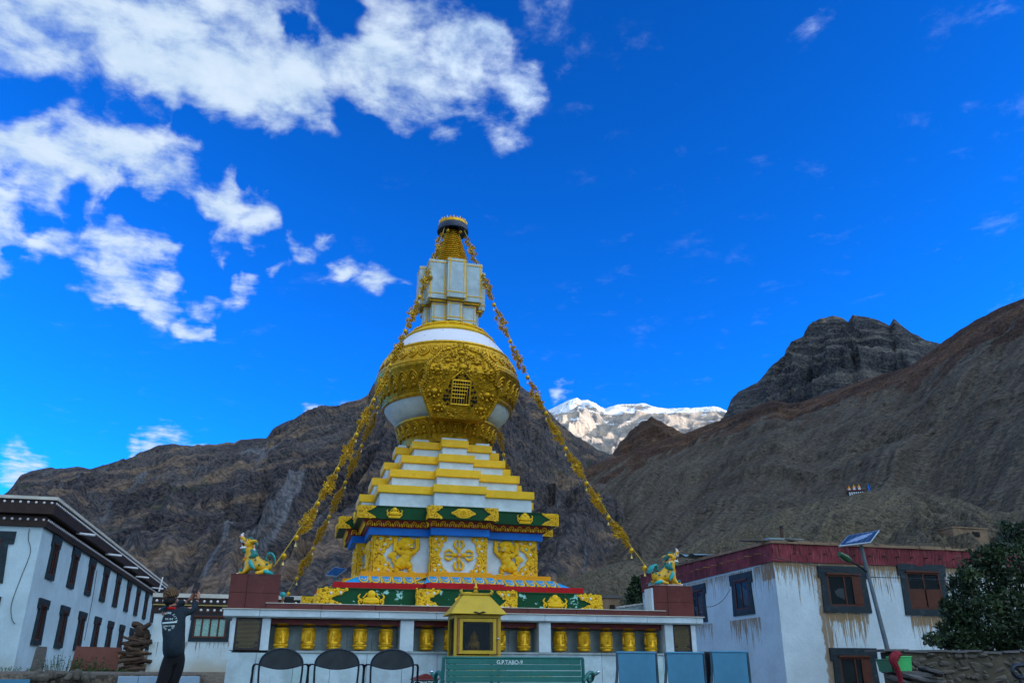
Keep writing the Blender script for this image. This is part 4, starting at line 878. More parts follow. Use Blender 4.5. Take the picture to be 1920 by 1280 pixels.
def garland(sx, sy, zend, lab, xe=3.72, sag=.8):
    P0 = Vector((.27 * sx, .27 * sy, 11.8)); P1 = Vector((xe * sx, xe * sy, zend)); rr = random.Random(int(sx * 3 + sy * 7 + 50))
    g_ = thing('gilded_garland', P1, lab, 'garland', 'gilded garlands strung from the spire to the platform')
    def at(t): q = P0.lerp(P1, t); q.z -= 4 * sag * t * (1 - t); return q - P1
    pts = [at(t / 60) for t in range(61)]
    MB().tube([p + Vector((0, 0, .03)) for p in pts], .008, 5).obj('cable', MT['wire_g'], g_, smooth=True)
    L = sum((b - a).length for a, b in zip(pts, pts[1:]))
    def orient(o, t, roll=0):
        d = (at(min(1, t + .01)) - at(max(0, t - .01))).normalized(); out = Vector((-.2 * sx, -1.0, -.35)); out = (out - d * out.dot(d)).normalized()
        x = d.cross(out); o.rotation_euler = Matrix((x, d, out)).transposed().to_euler(); return out
    nc = 10
    for k in range(nc):
        t0 = .015 + k * .1 - .0; t1 = t0 + .070
        if k == nc - 1: break
        tm = (t0 + t1) / 2
        o = link('medallion', fl_big, g_, at(tm)); orient(o, tm); o.location = at(tm) + Vector((0, 0, -.04))
        for q in range(24):
            u = q / 23; t = t0 + (t1 - t0) * u; e_ = 1 - abs(u - .5) * 2
            if abs(u - .5) < .05: continue
            w_ = (.03 + .095 * e_) * rr.uniform(-1, 1)
            o = link('floret', fl_small if e_ > .35 else fl_tiny, g_, None); out = orient(o, t); d = (at(t + .01) - at(t)).normalized(); sd_ = d.cross(out)
            o.location = at(t) + sd_ * w_ + out * rr.uniform(-.03, .03) + Vector((0, 0, -.05)); o.rotation_euler.rotate_axis('Z', rr.uniform(0, 6)); o.rotation_euler.rotate_axis('X', rr.uniform(-.6, .6))
        tb = t1 + .015
        o = link('ball', gball, g_, at(tb) + Vector((0, 0, -.05))); link('bell', gbell, g_, at(tb) + Vector((0, 0, -.19)))
    for tb in (.955,): link('ball', gball, g_, at(tb) + Vector((0, 0, -.05))); link('bell', gbell, g_, at(tb) + Vector((0, 0, -.19)))
    return g_
garland(-1, -1, 2.35, 'gilded garland ending above the left lion, the larger of the left pair')
garland(1, -1, 2.35, 'gilded garland running down to the right lion pedestal')
garland(-1, 1, 2.3, 'thinner gilded garland on the left, nearer the stupa and farther back', 3.6)
garland(1, 1, 2.3, 'gilded garland mostly hidden behind the right side of the stupa', 3.6)

# ------------------------------------------------------------------ platform with the prayer wheels
plat = thing('stupa_platform', (0, -4, 0), 'pale marble platform with red granite rim and niches for prayer wheels', 'platform')
def PO(mb, name, m, parent=None, **k):
    mb.v = [(x, y + 4, z_) for x, y, z_ in mb.v]; return mb.obj(name, m, parent or plat, **k)
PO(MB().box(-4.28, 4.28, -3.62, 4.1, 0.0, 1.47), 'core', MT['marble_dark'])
def tiles(name, m, x0, x1, w_, y0, y1, z0, z1, gap=.006, jit=.0015, off=0.0):
    x = x0; k = 0; edges = [x0]
    if off: edges.append(x0 + off)
    while edges[-1] + w_ < x1 - .12: edges.append(edges[-1] + w_)
    edges.append(x1)
    for a, b in zip(edges, edges[1:]):
        dj = rnd.uniform(0, jit); PO(MB().box(a + gap / 2, b - gap / 2, y0 - dj, y1, z0, z1), name, m, bevel=.003)
tiles('wall_tile', MT['marble_old'], -4.31, 4.31, .62, -4.13, -3.64, 0.02, .908, off=.47)
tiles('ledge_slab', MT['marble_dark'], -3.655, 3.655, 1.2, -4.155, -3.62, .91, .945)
tiles('coping_slab', MT['marble'], -4.455, 4.455, 1.02, -4.21, -3.3, 1.49, 1.60, off=.60)
PO(MB().box(-4.48, 4.48, -4.235, 4.35, 1.602, 1.616), 'coping_edge', MT['eave_white'])
PO(MB().box(-4.44, 4.44, -4.19, -3.3, 1.472, 1.488), 'coping_bed', MT['marble_dark'])
tiles('granite_tile', MT['granite'], -3.77, 3.77, .95, -3.995, -3.6, 1.618, 1.722)
PO(MB().box(-3.78, 3.78, -4.012, 3.78, 1.724, 1.734), 'terrace_edge', MT['eave_white'])
for (a, b) in ((-4.30, -4.235), (-3.80, -3.66), (-1.42, -1.18), (1.145, 1.375), (3.665, 3.835), (4.215, 4.31)):
    PO(MB().box(a, b, -4.14, -3.62, .947, 1.47), 'pier', MT['marble'], bevel=.003)
for (a, b) in ((-3.655, -1.425), (-1.175, 1.14), (1.38, 3.66)):
    PO(MB().box(a, b, -3.98, -3.88, 1.375, 1.468), 'niche_beam', MT['maroon'])
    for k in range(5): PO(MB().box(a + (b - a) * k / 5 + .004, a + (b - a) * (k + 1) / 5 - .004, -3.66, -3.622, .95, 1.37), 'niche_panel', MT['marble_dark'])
for (x0, x1, lab) in ((-4.232, -3.803, 'black engraved plaque with gold lettering on the left end of the platform wall'), (3.838, 4.212, 'black engraved plaque with gold lettering on the right end of the platform wall')):
    pq = thing('engraved_plaque', ((x0 + x1) / 2, -4.12, .95), lab, 'plaque', 'engraved plaques at the ends of the platform')
    w_ = x1 - x0
    MB().box(-w_ / 2, w_ / 2, 0, .06, -.002, .515).obj('plaque_slab', MT['black'], pq)
    fr = MB(); [fr.box(*q) for q in ((-w_ / 2, -w_ / 2 + .014, -.012, 0, 0, .515), (w_ / 2 - .014, w_ / 2, -.012, 0, 0, .515), (-w_ / 2 + .014, w_ / 2 - .014, -.012, 0, .50, .515), (-w_ / 2 + .014, w_ / 2 - .014, -.012, 0, 0, .014))]
    fr.obj('plaque_frame', MT['wood_dark'], pq)
    tx = MB()
    for k in range(22):
        zt = .485 - k * .021; x = -w_ / 2 + .035 + (.05 if k in (0, 17, 18, 21) else 0)
        while x < w_ / 2 - .05 - (.05 if k in (0, 17, 18, 21) else 0):
            l_ = rnd.uniform(.008, .03); tx.box(x, x + l_, -.003, 0, zt - .0018, zt + .0018); x += l_ + .006
    tx.obj('engraved_text', MT['plaque_gold'], pq)
# lion pedestals
for sx in (-1, 1):
    pe = thing('lion_pedestal', (sx * 4.0, -3.5, 1.616), 'red granite block under the %s snow lion on the platform' % ('left' if sx < 0 else 'right'), 'pedestal', 'red granite lion pedestals')
    MB().box(-.40, .40, -.38, .0, 0, .57).obj('pedestal_core', MT['granite'], pe)
    for (a, b, z0, z1) in ((-.42, -.135, 0, .28), (-.13, .42, 0, .28), (-.42, -.135, .284, .585), (-.13, .42, .284, .585)):
        MB().box(a, b, -.42, -.382, z0, z1).obj('granite_tile', MT['granite'], pe, bevel=.002)
    for z0, z1 in ((0, .28), (.284, .585)):
        for (a, b) in ((-.38, -.19), (-.186, .02)):
            MB().box(.402, .42, a, b, z0, z1).obj('granite_tile', MT['granite'], pe); MB().box(-.42, -.402, a, b, z0, z1).obj('granite_tile', MT['granite'], pe)
    MB().box(-.425, .425, -.425, .03, .586, .60).obj('top_slab', MT['granite'], pe)
    if sx > 0: MB().box(-.46, -.425, -.40, -.05, 0, .55).obj('marble_cheek', MT['marble'], pe)
# prayer wheels
def wheel_proto():
    t = thing('prayer_wheel', (0, 0, 0), 'x', 'prayer wheel')
    prof = [(0, .012), (.10, .012), (.114, .02), (.117, .03), (.113, .045), (.112, .10), (.118, .107), (.112, .115), (.112, .315), (.118, .322), (.112, .33), (.114, .35), (.105, .36), (0, .362)]
    MB().lathe(prof, 28).obj('drum', MT['gold'], t, smooth=True)
    lm = MB(); rr = random.Random(4)
    for k in range(6):
        a0 = k * math.pi / 3
        def C(a, z_, o=.004): return ((.112 + o) * math.cos(a0 + a), (.112 + o) * math.sin(a0 + a), z_)
        lm.tube([C(-.25, .14), C(-.3, .2), C(-.22, .28), C(0, .305), C(.22, .28), C(.3, .2), C(.25, .14)], .006, 4)
        lm.tube([C(-.1, .15), C(-.1, .25), C(0, .27), C(.1, .25), C(.1, .15), C(-.1, .15)], .008, 4); lm.ball(C(0, .2), .012, .012, .03, 6, 4)
        for q in range(5): lm.ball(C(rr.uniform(-.5, .5), rr.uniform(.13, .31)), .008, .008, .012, 5, 4)
        for q in range(4): lm.ball(C(-.4 + .26 * q, .075), .014, .014, .02, 5, 4); lm.ball(C(-.4 + .26 * q, .338), .007, .007, .008, 5, 4)
    lm.obj('embossed_letters', MT['gold'], t, smooth=True)
    MB().lathe([(0, 0), (.09, 0), (.10, .006), (.10, .012), (0, .012)], 20).obj('base_disc', MT['rust'], t, smooth=True)
    MB().tube([(0, 0, -.018), (0, 0, .44)], .012, 6).obj('axle', MT['iron'], t)
    MB().lathe([(.13, .43), (.10, .40), (.05, .385), (0, .385)], 20).obj('bearing_cap', MT['gold_dark'], t, smooth=True)
    return t
wp = wheel_proto()
def dup(o, parent=None):
    c = o.copy(); COL.objects.link(c); c.parent = parent
    for ch in list(o.children): dup(ch, c)
    return c
WX = [(-3.457, 'left niche, first from the left'), (-3.005, 'left niche, second from the left'), (-2.56, 'left niche, the middle one'), (-2.11, 'left niche, fourth from the left'), (-1.65, 'left niche, nearest the middle pier'),
      (-.92, 'middle niche, clear to the left of the lamp box'), (-.48, 'middle niche, behind the left edge of the lamp box'), (-.02, 'middle niche, straight behind the lamp box'), (.43, 'middle niche, cut by the right edge of the lamp box'), (.905, 'middle niche, last on the right'),
      (1.612, 'right niche, first from the left'), (2.08, 'right niche, second from the left'), (2.53, 'right niche, the middle one'), (2.985, 'right niche, fourth from the left'), (3.44, 'right niche, last beside the plaque')]
for k, (x, lb) in enumerate(WX):
    o = wp if k == 0 else dup(wp)
    o.location = (x, -3.95, .962); o.rotation_euler = (0, 0, rnd.uniform(0, 6.28)); o['label'] = 'gilded prayer wheel in the ' + lb; o['group'] = 'gilded prayer wheels in the platform wall'

# ------------------------------------------------------------------ snow lions on the pedestals
def skin(name, joints, edges, m, parent, sub=2, smooth=True, loc=None):
    me = bpy.data.meshes.new(name); me.from_pydata([j[0] for j in joints], edges, [])
    o = bpy.data.objects.new(name, me); COL.objects.link(o)
    md = o.modifiers.new('skin', 'SKIN'); md.use_smooth_shade = smooth; md.branch_smoothing = .6
    for v, j in zip(me.skin_vertices[0].data, joints):
        r_ = j[1]; v.radius = r_ if isinstance(r_, tuple) else (r_, r_)
        v.use_root = False
    me.skin_vertices[0].data[0].use_root = True
    sb = o.modifiers.new('sub', 'SUBSURF'); sb.levels = sub; sb.render_levels = sub
    dg = bpy.context.evaluated_depsgraph_get(); ev = o.evaluated_get(dg); nm = bpy.data.meshes.new_from_object(ev)
    o.modifiers.clear(); o.data = nm; nm.name = name; nm.materials.clear(); nm.materials.append(m)
    nm.polygons.foreach_set('use_smooth', [True] * len(nm.polygons))
    if parent: o.parent = parent
    if loc: o.location = loc
    return o
def snow_lion(f, base, lab, plinth):
    """lying snow lion, head thrown back and roaring; f = -1 faces left"""
    t = thing('snow_lion', base, lab, 'lion statue', 'painted snow lions on the pedestals')
    z0 = .035 if plinth else 0.0
    if plinth: MB().box(-.40, .46, -.2, .2, 0, .05).obj('plinth', MT['pinkstone'], t, bevel=.004)
    J = [((f * -.20, 0, z0 + .25), (.195, .20)), ((f * .02, 0, z0 + .27), (.175, .18)), ((f * .17, 0, z0 + .29), (.20, .22)), ((f * .20, 0, z0 + .46), (.165, .17)), ((f * .22, 0, z0 + .60), (.15, .155)),
         ((f * .27, 0, z0 + .70), (.14, .13)), ((f * -.34, 0, z0 + .20), (.13, .14))]
    Ed = [(0, 1), (1, 2), (2, 3), (3, 4), (4, 5), (0, 6)]
    for s in (-1, 1):
        n_ = len(J); J += [((f * .24, s * .13, z0 + .16), .075), ((f * .30, s * .14, z0 + .055), .055), ((f * .44, s * .14, z0 + .03), .045)]; Ed += [(2, n_), (n_, n_ + 1), (n_ + 1, n_ + 2)]
        n_ = len(J); J += [((f * -.26, s * .16, z0 + .12), .085), ((f * -.10, s * .19, z0 + .05), .06), ((f * .04, s * .19, z0 + .03), .045)]; Ed += [(0, n_), (n_, n_ + 1), (n_ + 1, n_ + 2)]
    body = skin('body', J, Ed, MT['lion_yellow'], t)
    hd = thing('h', (0, 0, 0), None, None); bpy.data.objects.remove(hd)
    # head: upper jaw thrown up, lower jaw dropped
    hm = MB()
    hm.ball((f * .26, 0, z0 + .76), .135, .125, .125, 16, 11); hm.ball((f * .36, 0, z0 + .84), .115, .088, .07, 14, 9, Euler((0, -f * .55, 0)))
    hm.ball((f * .44, 0, z0 + .905), .055, .07, .05, 12, 8); hm.ball((f * .33, 0, z0 + .655), .115, .08, .05, 14, 9, Euler((0, -f * .05, 0)))
    for s in (-1, 1): hm.ball((f * .29, s * .07, z0 + .865), .05, .035, .03, 9, 7)
    hm.obj('head', MT['lion_yellow'], t, smooth=True, auto=180)
    MB().ball((f * .335, 0, z0 + .745), .115, .072, .06, 12, 8, Euler((0, -f * .25, 0))).obj('mouth', MT['mouth'], t, smooth=True)
    MB().ball((f * .37, 0, z0 + .715), .09, .03, .014, 10, 6, Euler((0, -f * .35, 0))).obj('tongue', MT['pink'], t, smooth=True)
    ns = MB(); ns.ball((f * .485, 0, z0 + .935), .035, .05, .035, 10, 7); ns.obj('nose', MT['pink'], t, smooth=True)
    th = MB()
    for s in (-1, 1):
        for k in range(5):
            u = k / 4; th.tube([(f * (.36 + .11 * u), s * .062 * (1 - .3 * u), z0 + .80 + .06 * u), (f * (.37 + .11 * u), s * .062 * (1 - .3 * u), z0 + .765 + .06 * u - (.02 if k == 3 else 0))], [.018, .006], 6)
            th.tube([(f * (.32 + .105 * u), s * .066 * (1 - .25 * u), z0 + .665), (f * (.32 + .105 * u), s * .066 * (1 - .25 * u), z0 + .70 + (.025 if k == 4 else 0))], [.018, .007], 6)
        th.tube([(f * .47, s * .02, z0 + .85), (f * .47, s * .02, z0 + .82)], [.016, .006], 6)
    th.tube(catmull([(f * .31, -.07, z0 + .665), (f * .41, -.06, z0 + .655), (f * .455, 0, z0 + .655), (f * .41, .06, z0 + .655), (f * .31, .07, z0 + .665)], 4), .024, 7)
    th.obj('teeth', MT['tooth'], t, smooth=True)
    MB().tube(catmull([(f * .44, 0, z0 + .95), (f * .46, 0, z0 + .99), (f * .42, 0, z0 + 1.03)], 4), [.035] * 5 + [.02] * 3 + [.005], 7).obj('horn_curl', MT['tooth'], t, smooth=True)
    for s in (-1, 1):
        e_ = MB().ball((f * .325, s * .098, z0 + .845), .026, .018, .022, 9, 7).obj('eye', MT['tooth'], t, smooth=True)
        MB().ball((f * .335, s * .113, z0 + .848), .013, .008, .013, 8, 6).obj('pupil', MT['black'], e_, smooth=True)
        MB().tube(catmull([(f * .27, s * .105, z0 + .885), (f * .32, s * .108, z0 + .895), (f * .37, s * .085, z0 + .90)], 4), .014, 6).obj('eyebrow', MT['lion_green'], t, smooth=True)
        er = MB(); er.tube([(f * .22, s * .12, z0 + .80), (f * .12, s * .17, z0 + .815), (f * .055, s * .19, z0 + .80)], [.05, .038, .005], 8); er.obj('ear', MT['lion_yellow'], t, smooth=True)
        MB().tube([(f * .14, s * .15, z0 + .72), (f * .12, s * .16, z0 + .64)], [.032, .02], 7).obj('ear_tassel', MT['pink'], t, smooth=True)
        MB().ball((f * .12, s * .16, z0 + .605), .025, .02, .045, 8, 6).obj('tassel_tip', MT['tooth'], t, smooth=True)
        # leaf-shaped flames
        for (nm, pts, mk) in (('shoulder_flame', [(.20, .19, .36), (.14, .21, .22), (.05, .22, .14), (-.04, .20, .30)], 'lion_teal'), ('haunch_flame', [(-.16, .22, .10), (-.28, .23, .055), (-.40, .20, .03), (-.30, .18, .10)], 'lion_teal')):
            m2 = MB(); c = Vector((0, 0, 0)); P = [Vector((f * x, s * y, z0 + z_)) for x, y, z_ in pts]
            cv = catmull([P[0], P[1], P[2]], 4); m2.tube(cv, [.02, .035, .05, .055, .05, .045, .035, .02, .006][:len(cv)], 7); m2.obj(nm, MT[mk], t, smooth=True)
            m3 = MB(); m3.tube([p + Vector((0, s * .012, -.03)) for p in cv], .012, 5); m3.obj('flame_rim', MT['lion_green'], t, smooth=True)
        for (x, y, z_) in ((.20, .175, .42), (.20, .18, .30), (-.20, .155, .37), (-.22, .175, .26)):
            MB().ball((f * x, s * y, z0 + z_), .034, .016, .034, 9, 6).obj('green_spot', MT['lion_green'], t, smooth=True)
        MB().tube([(f * .385, s * .14, z0 + .07), (f * .35, s * .145, z0 + .115)], [.055, .06], 9).obj('paw_cuff', MT['lion_green'], t, smooth=True)
        cl_ = MB(); [cl_.ball((f * .455, s * .14 + q * .03, z0 + .02), .022, .013, .016, 6, 5) for q in (-1, 0, 1)]; cl_.obj('claws', MT['tooth'], t, smooth=True)
    mn = MB()
    for k in range(9):
        a = R(-115 + 29 * k); cx, cy = f * (.17 - .05 * math.cos(a)), .15 * math.sin(a)
        mn.tube(catmull([(cx, cy, z0 + .60), (f * (.12 - .07 * math.cos(a)), .18 * math.sin(a), z0 + .52), (f * (.13 - .08 * math.cos(a)), .19 * math.sin(a), z0 + .43), (f * (.15 - .06 * math.cos(a)), .18 * math.sin(a), z0 + .46)], 3), [.035] * 3 + [.042] * 3 + [.035] * 3 + [.015], 7)
    for k in range(6): mn.ball((f * (.24 - .035 * k), 0, z0 + .90 - .012 * k * k), .045, .06, .035, 8, 6)
    for k in range(4): mn.ball((f * (.12), -.09 + .06 * k, z0 + .76), .05, .04, .06, 8, 6)
    mn.obj('mane', MT['lion_green'], t, smooth=True)
    hl = MB()
    for k in range(9):
        a = R(-115 + 29 * k); hl.ball((f * (.125 - .10 * math.cos(a)), .205 * math.sin(a), z0 + .47), .022, .02, .045, 7, 6)
    hl.obj('mane_highlight', MT['lion_teal'], t, smooth=True)
    be = MB()
    for k in range(5): a = R(-60 + 30 * k); be.ball((f * (.33 + .05 * math.cos(a)), .09 * math.sin(a), z0 + .58), .03, .03, .05, 7, 6)
    be.obj('beard', MT['lion_green'], t, smooth=True)
    for (x, y, z_) in ((.06, .185, .36), (-.04, .18, .24), (-.30, .15, .30), (.10, .19, .22), (-.12, .10, .43), (.10, -.10, .44), (-.28, 0, .41)):
        MB().ball((f * x, y, z0 + z_), .026, .022, .026, 8, 6).obj('green_spot', MT['lion_green'], t, smooth=True)
        MB().ball((f * x, -y, z0 + z_), .026, .022, .026, 8, 6).obj('green_spot', MT['lion_green'], t, smooth=True)
    t.scale = (.72, .78, .72)
    tl = MB()
    for k in range(6):
        s = (k - 2.5) / 2.5; tl.tube(catmull([(f * -.20, s * .05, z0 + .42), (f * -.22, s * .09, z0 + .52), (f * -.32, s * .13, z0 + .53), (f * -.40, s * .14, z0 + .42), (f * -.41, s * .12, z0 + .32)], 4), [.014] * 4 + [.024] * 9 + [.016, .012, .006, .004], 6)
    tl.obj('tail', MT['lion_teal'], t, smooth=True)
    bell = MB(); bell.tube(catmull([(f * .29, -.13, z0 + .42), (f * .345, 0, z0 + .40), (f * .29, .13, z0 + .42)], 4), .022, 6); [bell.ball((f * (.345 - abs(y) * .4), y, z0 + .37), .032, .032, .036, 8, 6) for y in (-.07, 0, .07)]
    bell.obj('collar_bells', MT['orange'], t, smooth=True)
    return t
snow_lion(-1, (-4.0, -3.70, 2.216), 'yellow and green snow lion facing left, roaring on the left pedestal', False)
snow_lion(1, (3.92, -3.70, 2.216), 'yellow and green snow lion facing right on a thin pink plinth', True)

# ------------------------------------------------------------------ long monastery building on the left
def tibetan_window(parent, org, ux, n, w_, h, border=.16, style='wood', lintel=.2, panes=(2, 2), flare=.10, sill=.12, proud=.03):
    """org: foot centre of the opening on the wall, ux: unit vector along the wall, n: outward normal"""
    org = Vector(org); ux = Vector(ux); n = Vector(n); up = Vector((0, 0, 1))
    def B(mb, u0, u1, t0, t1, z0, z1):
        v = [org + ux * u + n * t + up * q for q in (z0, z1) for t in (t0, t1) for u in (u0, u1)]
        return mb.add(v, [(0, 2, 3, 1), (4, 5, 7, 6), (0, 1, 5, 4), (2, 6, 7, 3), (0, 4, 6, 2), (1, 3, 7, 5)])
    f = lambda u, q, t: org + ux * u + n * t + up * q
    wn = MB(); a, b = w_ / 2, w_ / 2 + border
    wn.plate([(-b - flare * .6, -sill), (-a, -sill), (-a, h), (-b, h)], f, .002, proud); wn.plate([(a, -sill), (b + flare * .6, -sill), (b, h), (a, h)], f, .002, proud)
    wn.plate([(-a, -sill), (a, -sill), (a, 0), (-a, 0)], f, .002, proud); wn.plate([(-b - flare, h), (b + flare, h), (b + flare, h + lintel), (-b - flare, h + lintel)], f, .002, proud + .012)
    wn.plate([(-b - flare, h - .16), (-b - .002, h - .16), (-b - .002, h), (-b - flare, h)], f, .002, proud); wn.plate([(b + .002, h - .16), (b + flare, h - .16), (b + flare, h), (b + .002, h)], f, .002, proud)
    win = wn.obj('window', MT['black_frame'], None); win.parent = parent; win.location = -parent.location
    hd = MB(); B(hd, -a - .02, a + .02, .02, .10, h - .06, h - .005); hd.obj('window_head', MT['wood'], win)
    B(MB(), 0, 0, 0, 0, 0, 0)
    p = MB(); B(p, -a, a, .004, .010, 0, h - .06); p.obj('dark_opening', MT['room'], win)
    fr = MB(); t_ = .055; B(fr, -a, -a + t_, .012, .05, 0, h - .06); B(fr, a - t_, a, .012, .05, 0, h - .06); B(fr, -a + t_, a - t_, .012, .05, 0, t_); B(fr, -a + t_, a - t_, .012, .05, h - .06 - t_, h - .06)
    nc, nr = panes
    for k in range(1, nc): u = -a + w_ * k / nc; B(fr, u - .025, u + .025, .012, .045, t_, h - .06 - t_)
    for k in range(1, nr): q = (h - .06) * k / nr; B(fr, -a + t_, a - t_, .012, .04, q - .02, q + .02)
    fr.obj('frame', MT['wood'], win)
    for c in range(nc):
        u0 = -a + w_ * c / nc + .03; u1 = -a + w_ * (c + 1) / nc - .03
        q = MB(); B(q, u0, u1, .016, .022, t_, h - .06 - t_); q.obj('pane' if style != 'curtain' else 'curtained_pane', MT['curtain'] if style == 'curtain' else MT['pane'], win)
    return win
def TO(mb, t, name, m, parent=None, **k):
    mb.v = [(x - t.location.x, y - t.location.y, z_ - t.location.z) for x, y, z_ in mb.v]; return mb.obj(name, m, parent or t, **k)
LBX, LBY = -12.73, 15.3
lb = thing('monastery_building', (LBX, LBY, .7), 'long two-storey whitewashed monastery building on the left with rows of dark windows', 'building')
wl = wash('left_whitewash', (.50, .66, .72), 1, (), (), low=(.4, 1.5, (.36, .40, .38)))
TO(MB().box(-24, LBX, LBY, 47.5, -.2, 5.80), lb, 'wall', wl)
def cornice(t, x0, x1, y0, y1, z0, tiers, sides, dot_r=.05, pitch=.27):
    """stepped dark cornice with a row of white beam ends on each tier; sides: which faces carry beam ends"""
    me = MB().ball((0, 0, 0), dot_r, dot_r, dot_r, 8, 6).mesh('beam_end', MT['white'], smooth=True)
    for (za, zb_, off, zd) in tiers:
        TO(MB().box(x0 - off, x1 + off, y0 - off, y1 + off, za, zb_), t, 'cornice', MT['cornice'])
        if zd is None: continue
        pts = []
        if 'f' in sides: pts += [(x, y0 - off - .004) for x in np.arange(x1 + off - .12, max(x0 - off, x1 - 6), -pitch)]
        if 'r' in sides: pts += [(x1 + off + .004, y) for y in np.arange(y0 - off + .12, y1, pitch)]
        for (x, y) in pts: link('beam_end', me, t, (x - t.location.x, y - t.location.y, zd - t.location.z))
cornice(lb, -24, LBX, LBY, 47.5, 5.8, [(5.81, 6.17, .12, 6.06), (6.18, 6.24, .02, None), (6.25, 6.76, .34, 6.66)], 'fr')
TO(MB().box(-24.4, LBX + .42, LBY - .42, 47.9, 6.765, 6.88), lb, 'roof_edge', MT['eave_white'])
for k in range(9):
    y = 17.45 + 3.45 * k
    tibetan_window(lb, (LBX, y, 4.28), (0, 1, 0), (1, 0, 0), .72, 1.22, .17, 'w', .28, (2, 1), .12, .16, proud=.07)
    tibetan_window(lb, (LBX, y - .1, 1.86), (0, 1, 0), (1, 0, 0), .70, 1.30, .15, 'w', .20, (2, 1), .20, .16, proud=.09)
q = hit(19, 1010, y=LBY); tibetan_window(lb, (q.x - .72, LBY, 3.95), (1, 0, 0), (0, -1, 0), .9, 1.35, .24, 'w', .30, (2, 2), .2, .22, proud=.05)
q = hit(8, 1112, y=LBY); tibetan_window(lb, (q.x - .85, LBY, 1.75), (1, 0, 0), (0, -1, 0), .9, 1.35, .22, 'w', .16, (2, 2), .12, .22, proud=.08)
for (x, y) in ((140, 999), (195, 1038), (229, 1062), (252, 1080), (282, 1101)):
    q = hit(x, y, x=LBX + .13); TO(MB().tube([(LBX + .2, q.y, q.z), (LBX + .95, q.y, q.z - .06)], .05, 8), lb, 'rain_spout', MT['white'], smooth=True)
q = hit(298, 1108, y=40); MB().tube([(0, 0, 0), (.1, 0, .9)], .05, 6).obj('roof_post', MT['white'], None, q)
o = bpy.data.objects['roof_post']; tag(o, 'short pale post standing at the far end of the long building roof', 'post')
def cable(name, pts, r_, lab, m='wire', cat='cable', grp=None):
    P = [Vector(p) for p in pts]; o = MB().tube([p - P[0] for p in catmull(P, 5)], r_, 5).obj(name, MT[m], None, P[0]); return tag(o, lab, cat, grp)
cable('wall_cable', [hit(x, y, y=LBY - .03) for x, y in ((55, 991), (53, 1010), (57, 1035), (40, 1080), (22, 1130), (22, 1158), (28, 1169))] , .012, 'thin dark cable running down the end wall of the left building', grp=None)
cable('wall_cable', [hit(x, y, x=LBX + .03) for x, y in ((182, 1068), (172, 1130), (158, 1200))], .012, 'thin dark cable down the long wall of the left building between its windows')

# low building at the far end, behind the photographer
LY = 12.0; a = hit(288, 1114, y=LY); b = hit(470, 1122, y=LY); lz = lambda y_: hit(360, y_, y=LY).z
lo = thing('low_building', (a.x, LY, .7), 'low whitewashed building with dotted cornice and curtained window behind the man', 'building')
TO(MB().box(a.x + .12, b.x + 2, LY, LY + 2.8, .2, lz(1150)), lo, 'wall', wash('low_whitewash', (.58, .70, .72), 0, ((-9, 0, lz(1203), .9, .5),), (), low=(.55, 1.25, (.42, .36, .24))))
cornice(lo, a.x + .12, b.x + 2, LY, LY + 2.8, 0, [(lz(1149.5), lz(1135), .04, lz(1143)), (lz(1133), lz(1121), .12, lz(1127))], 'f', .045, .22)
TO(MB().box(a.x + .05, b.x + 2.1, LY - .10, LY + 2.9, lz(1134.8), lz(1133.2)), lo, 'cornice_strip', MT['cream'])
TO(MB().box(a.x, b.x + 2.2, LY - .16, LY + 3.0, lz(1120.5), lz(1113)), lo, 'roof_edge', MT['eave_white'])
p0, p1 = hit(360, 1196, y=LY), hit(427, 1155, y=LY)
tibetan_window(lo, ((p0.x + p1.x) / 2, LY, p0.z + .02), (1, 0, 0), (0, -1, 0), p1.x - p0.x, p1.z - p0.z, .10, 'curtain', .05, (4, 1), .04, .12)
mats_l = wl
# things leaning against it
q0 = hit(57, 1256, y=14.6); q1 = hit(90, 1212, y=14.6)
sl_ = thing('stone_slab', ((q0.x + q1.x) / 2, 14.6, .73), 'dark weathered slab leaning on the corner of the long left building', 'slab')
sm = MB(); w_ = (q1.x - q0.x) / 2; sm.plate([(-w_, 0), (w_, 0), (w_ * .8, .72), (w_ * .7, .82), (-w_ * .62, .84), (-w_ * .9, .76)], lambda u, q, t: (u, -t + q * .18, q), 0, .09); sm.obj('slab', MT['sheet'], sl_, bevel=.01)
MB().plate([(-w_ - .02, 0), (-w_ * .5, 0), (-w_ * .45, .3), (-w_ * .95, .25)], lambda u, q, t: (u, -t + q * .18 + .14, q), 0, .05).obj('loose_chip', MT['sheet'], sl_)
q0 = hit(130, 1256, y=13.2); q1 = hit(228, 1213, y=13.2)
bd = thing('leaning_board', ((q0.x + q1.x) / 2, 13.2, .73), 'long reddish brown board leaning upright beside the log stack', 'board')
w_ = (q1.x - q0.x) / 2; MB().plate([(-w_, 0), (w_ * .96, 0), (w_, q1.z - .73), (-w_ * .93, q1.z - .73 + .03)], lambda u, q, t: (u, -t + q * .2, q), 0, .035).obj('board', MT['board'], bd)
MB().box(-w_, w_ * .96, -.05, -.036, .0, .05).obj('bottom_batten', MT['wood_dark'], bd)
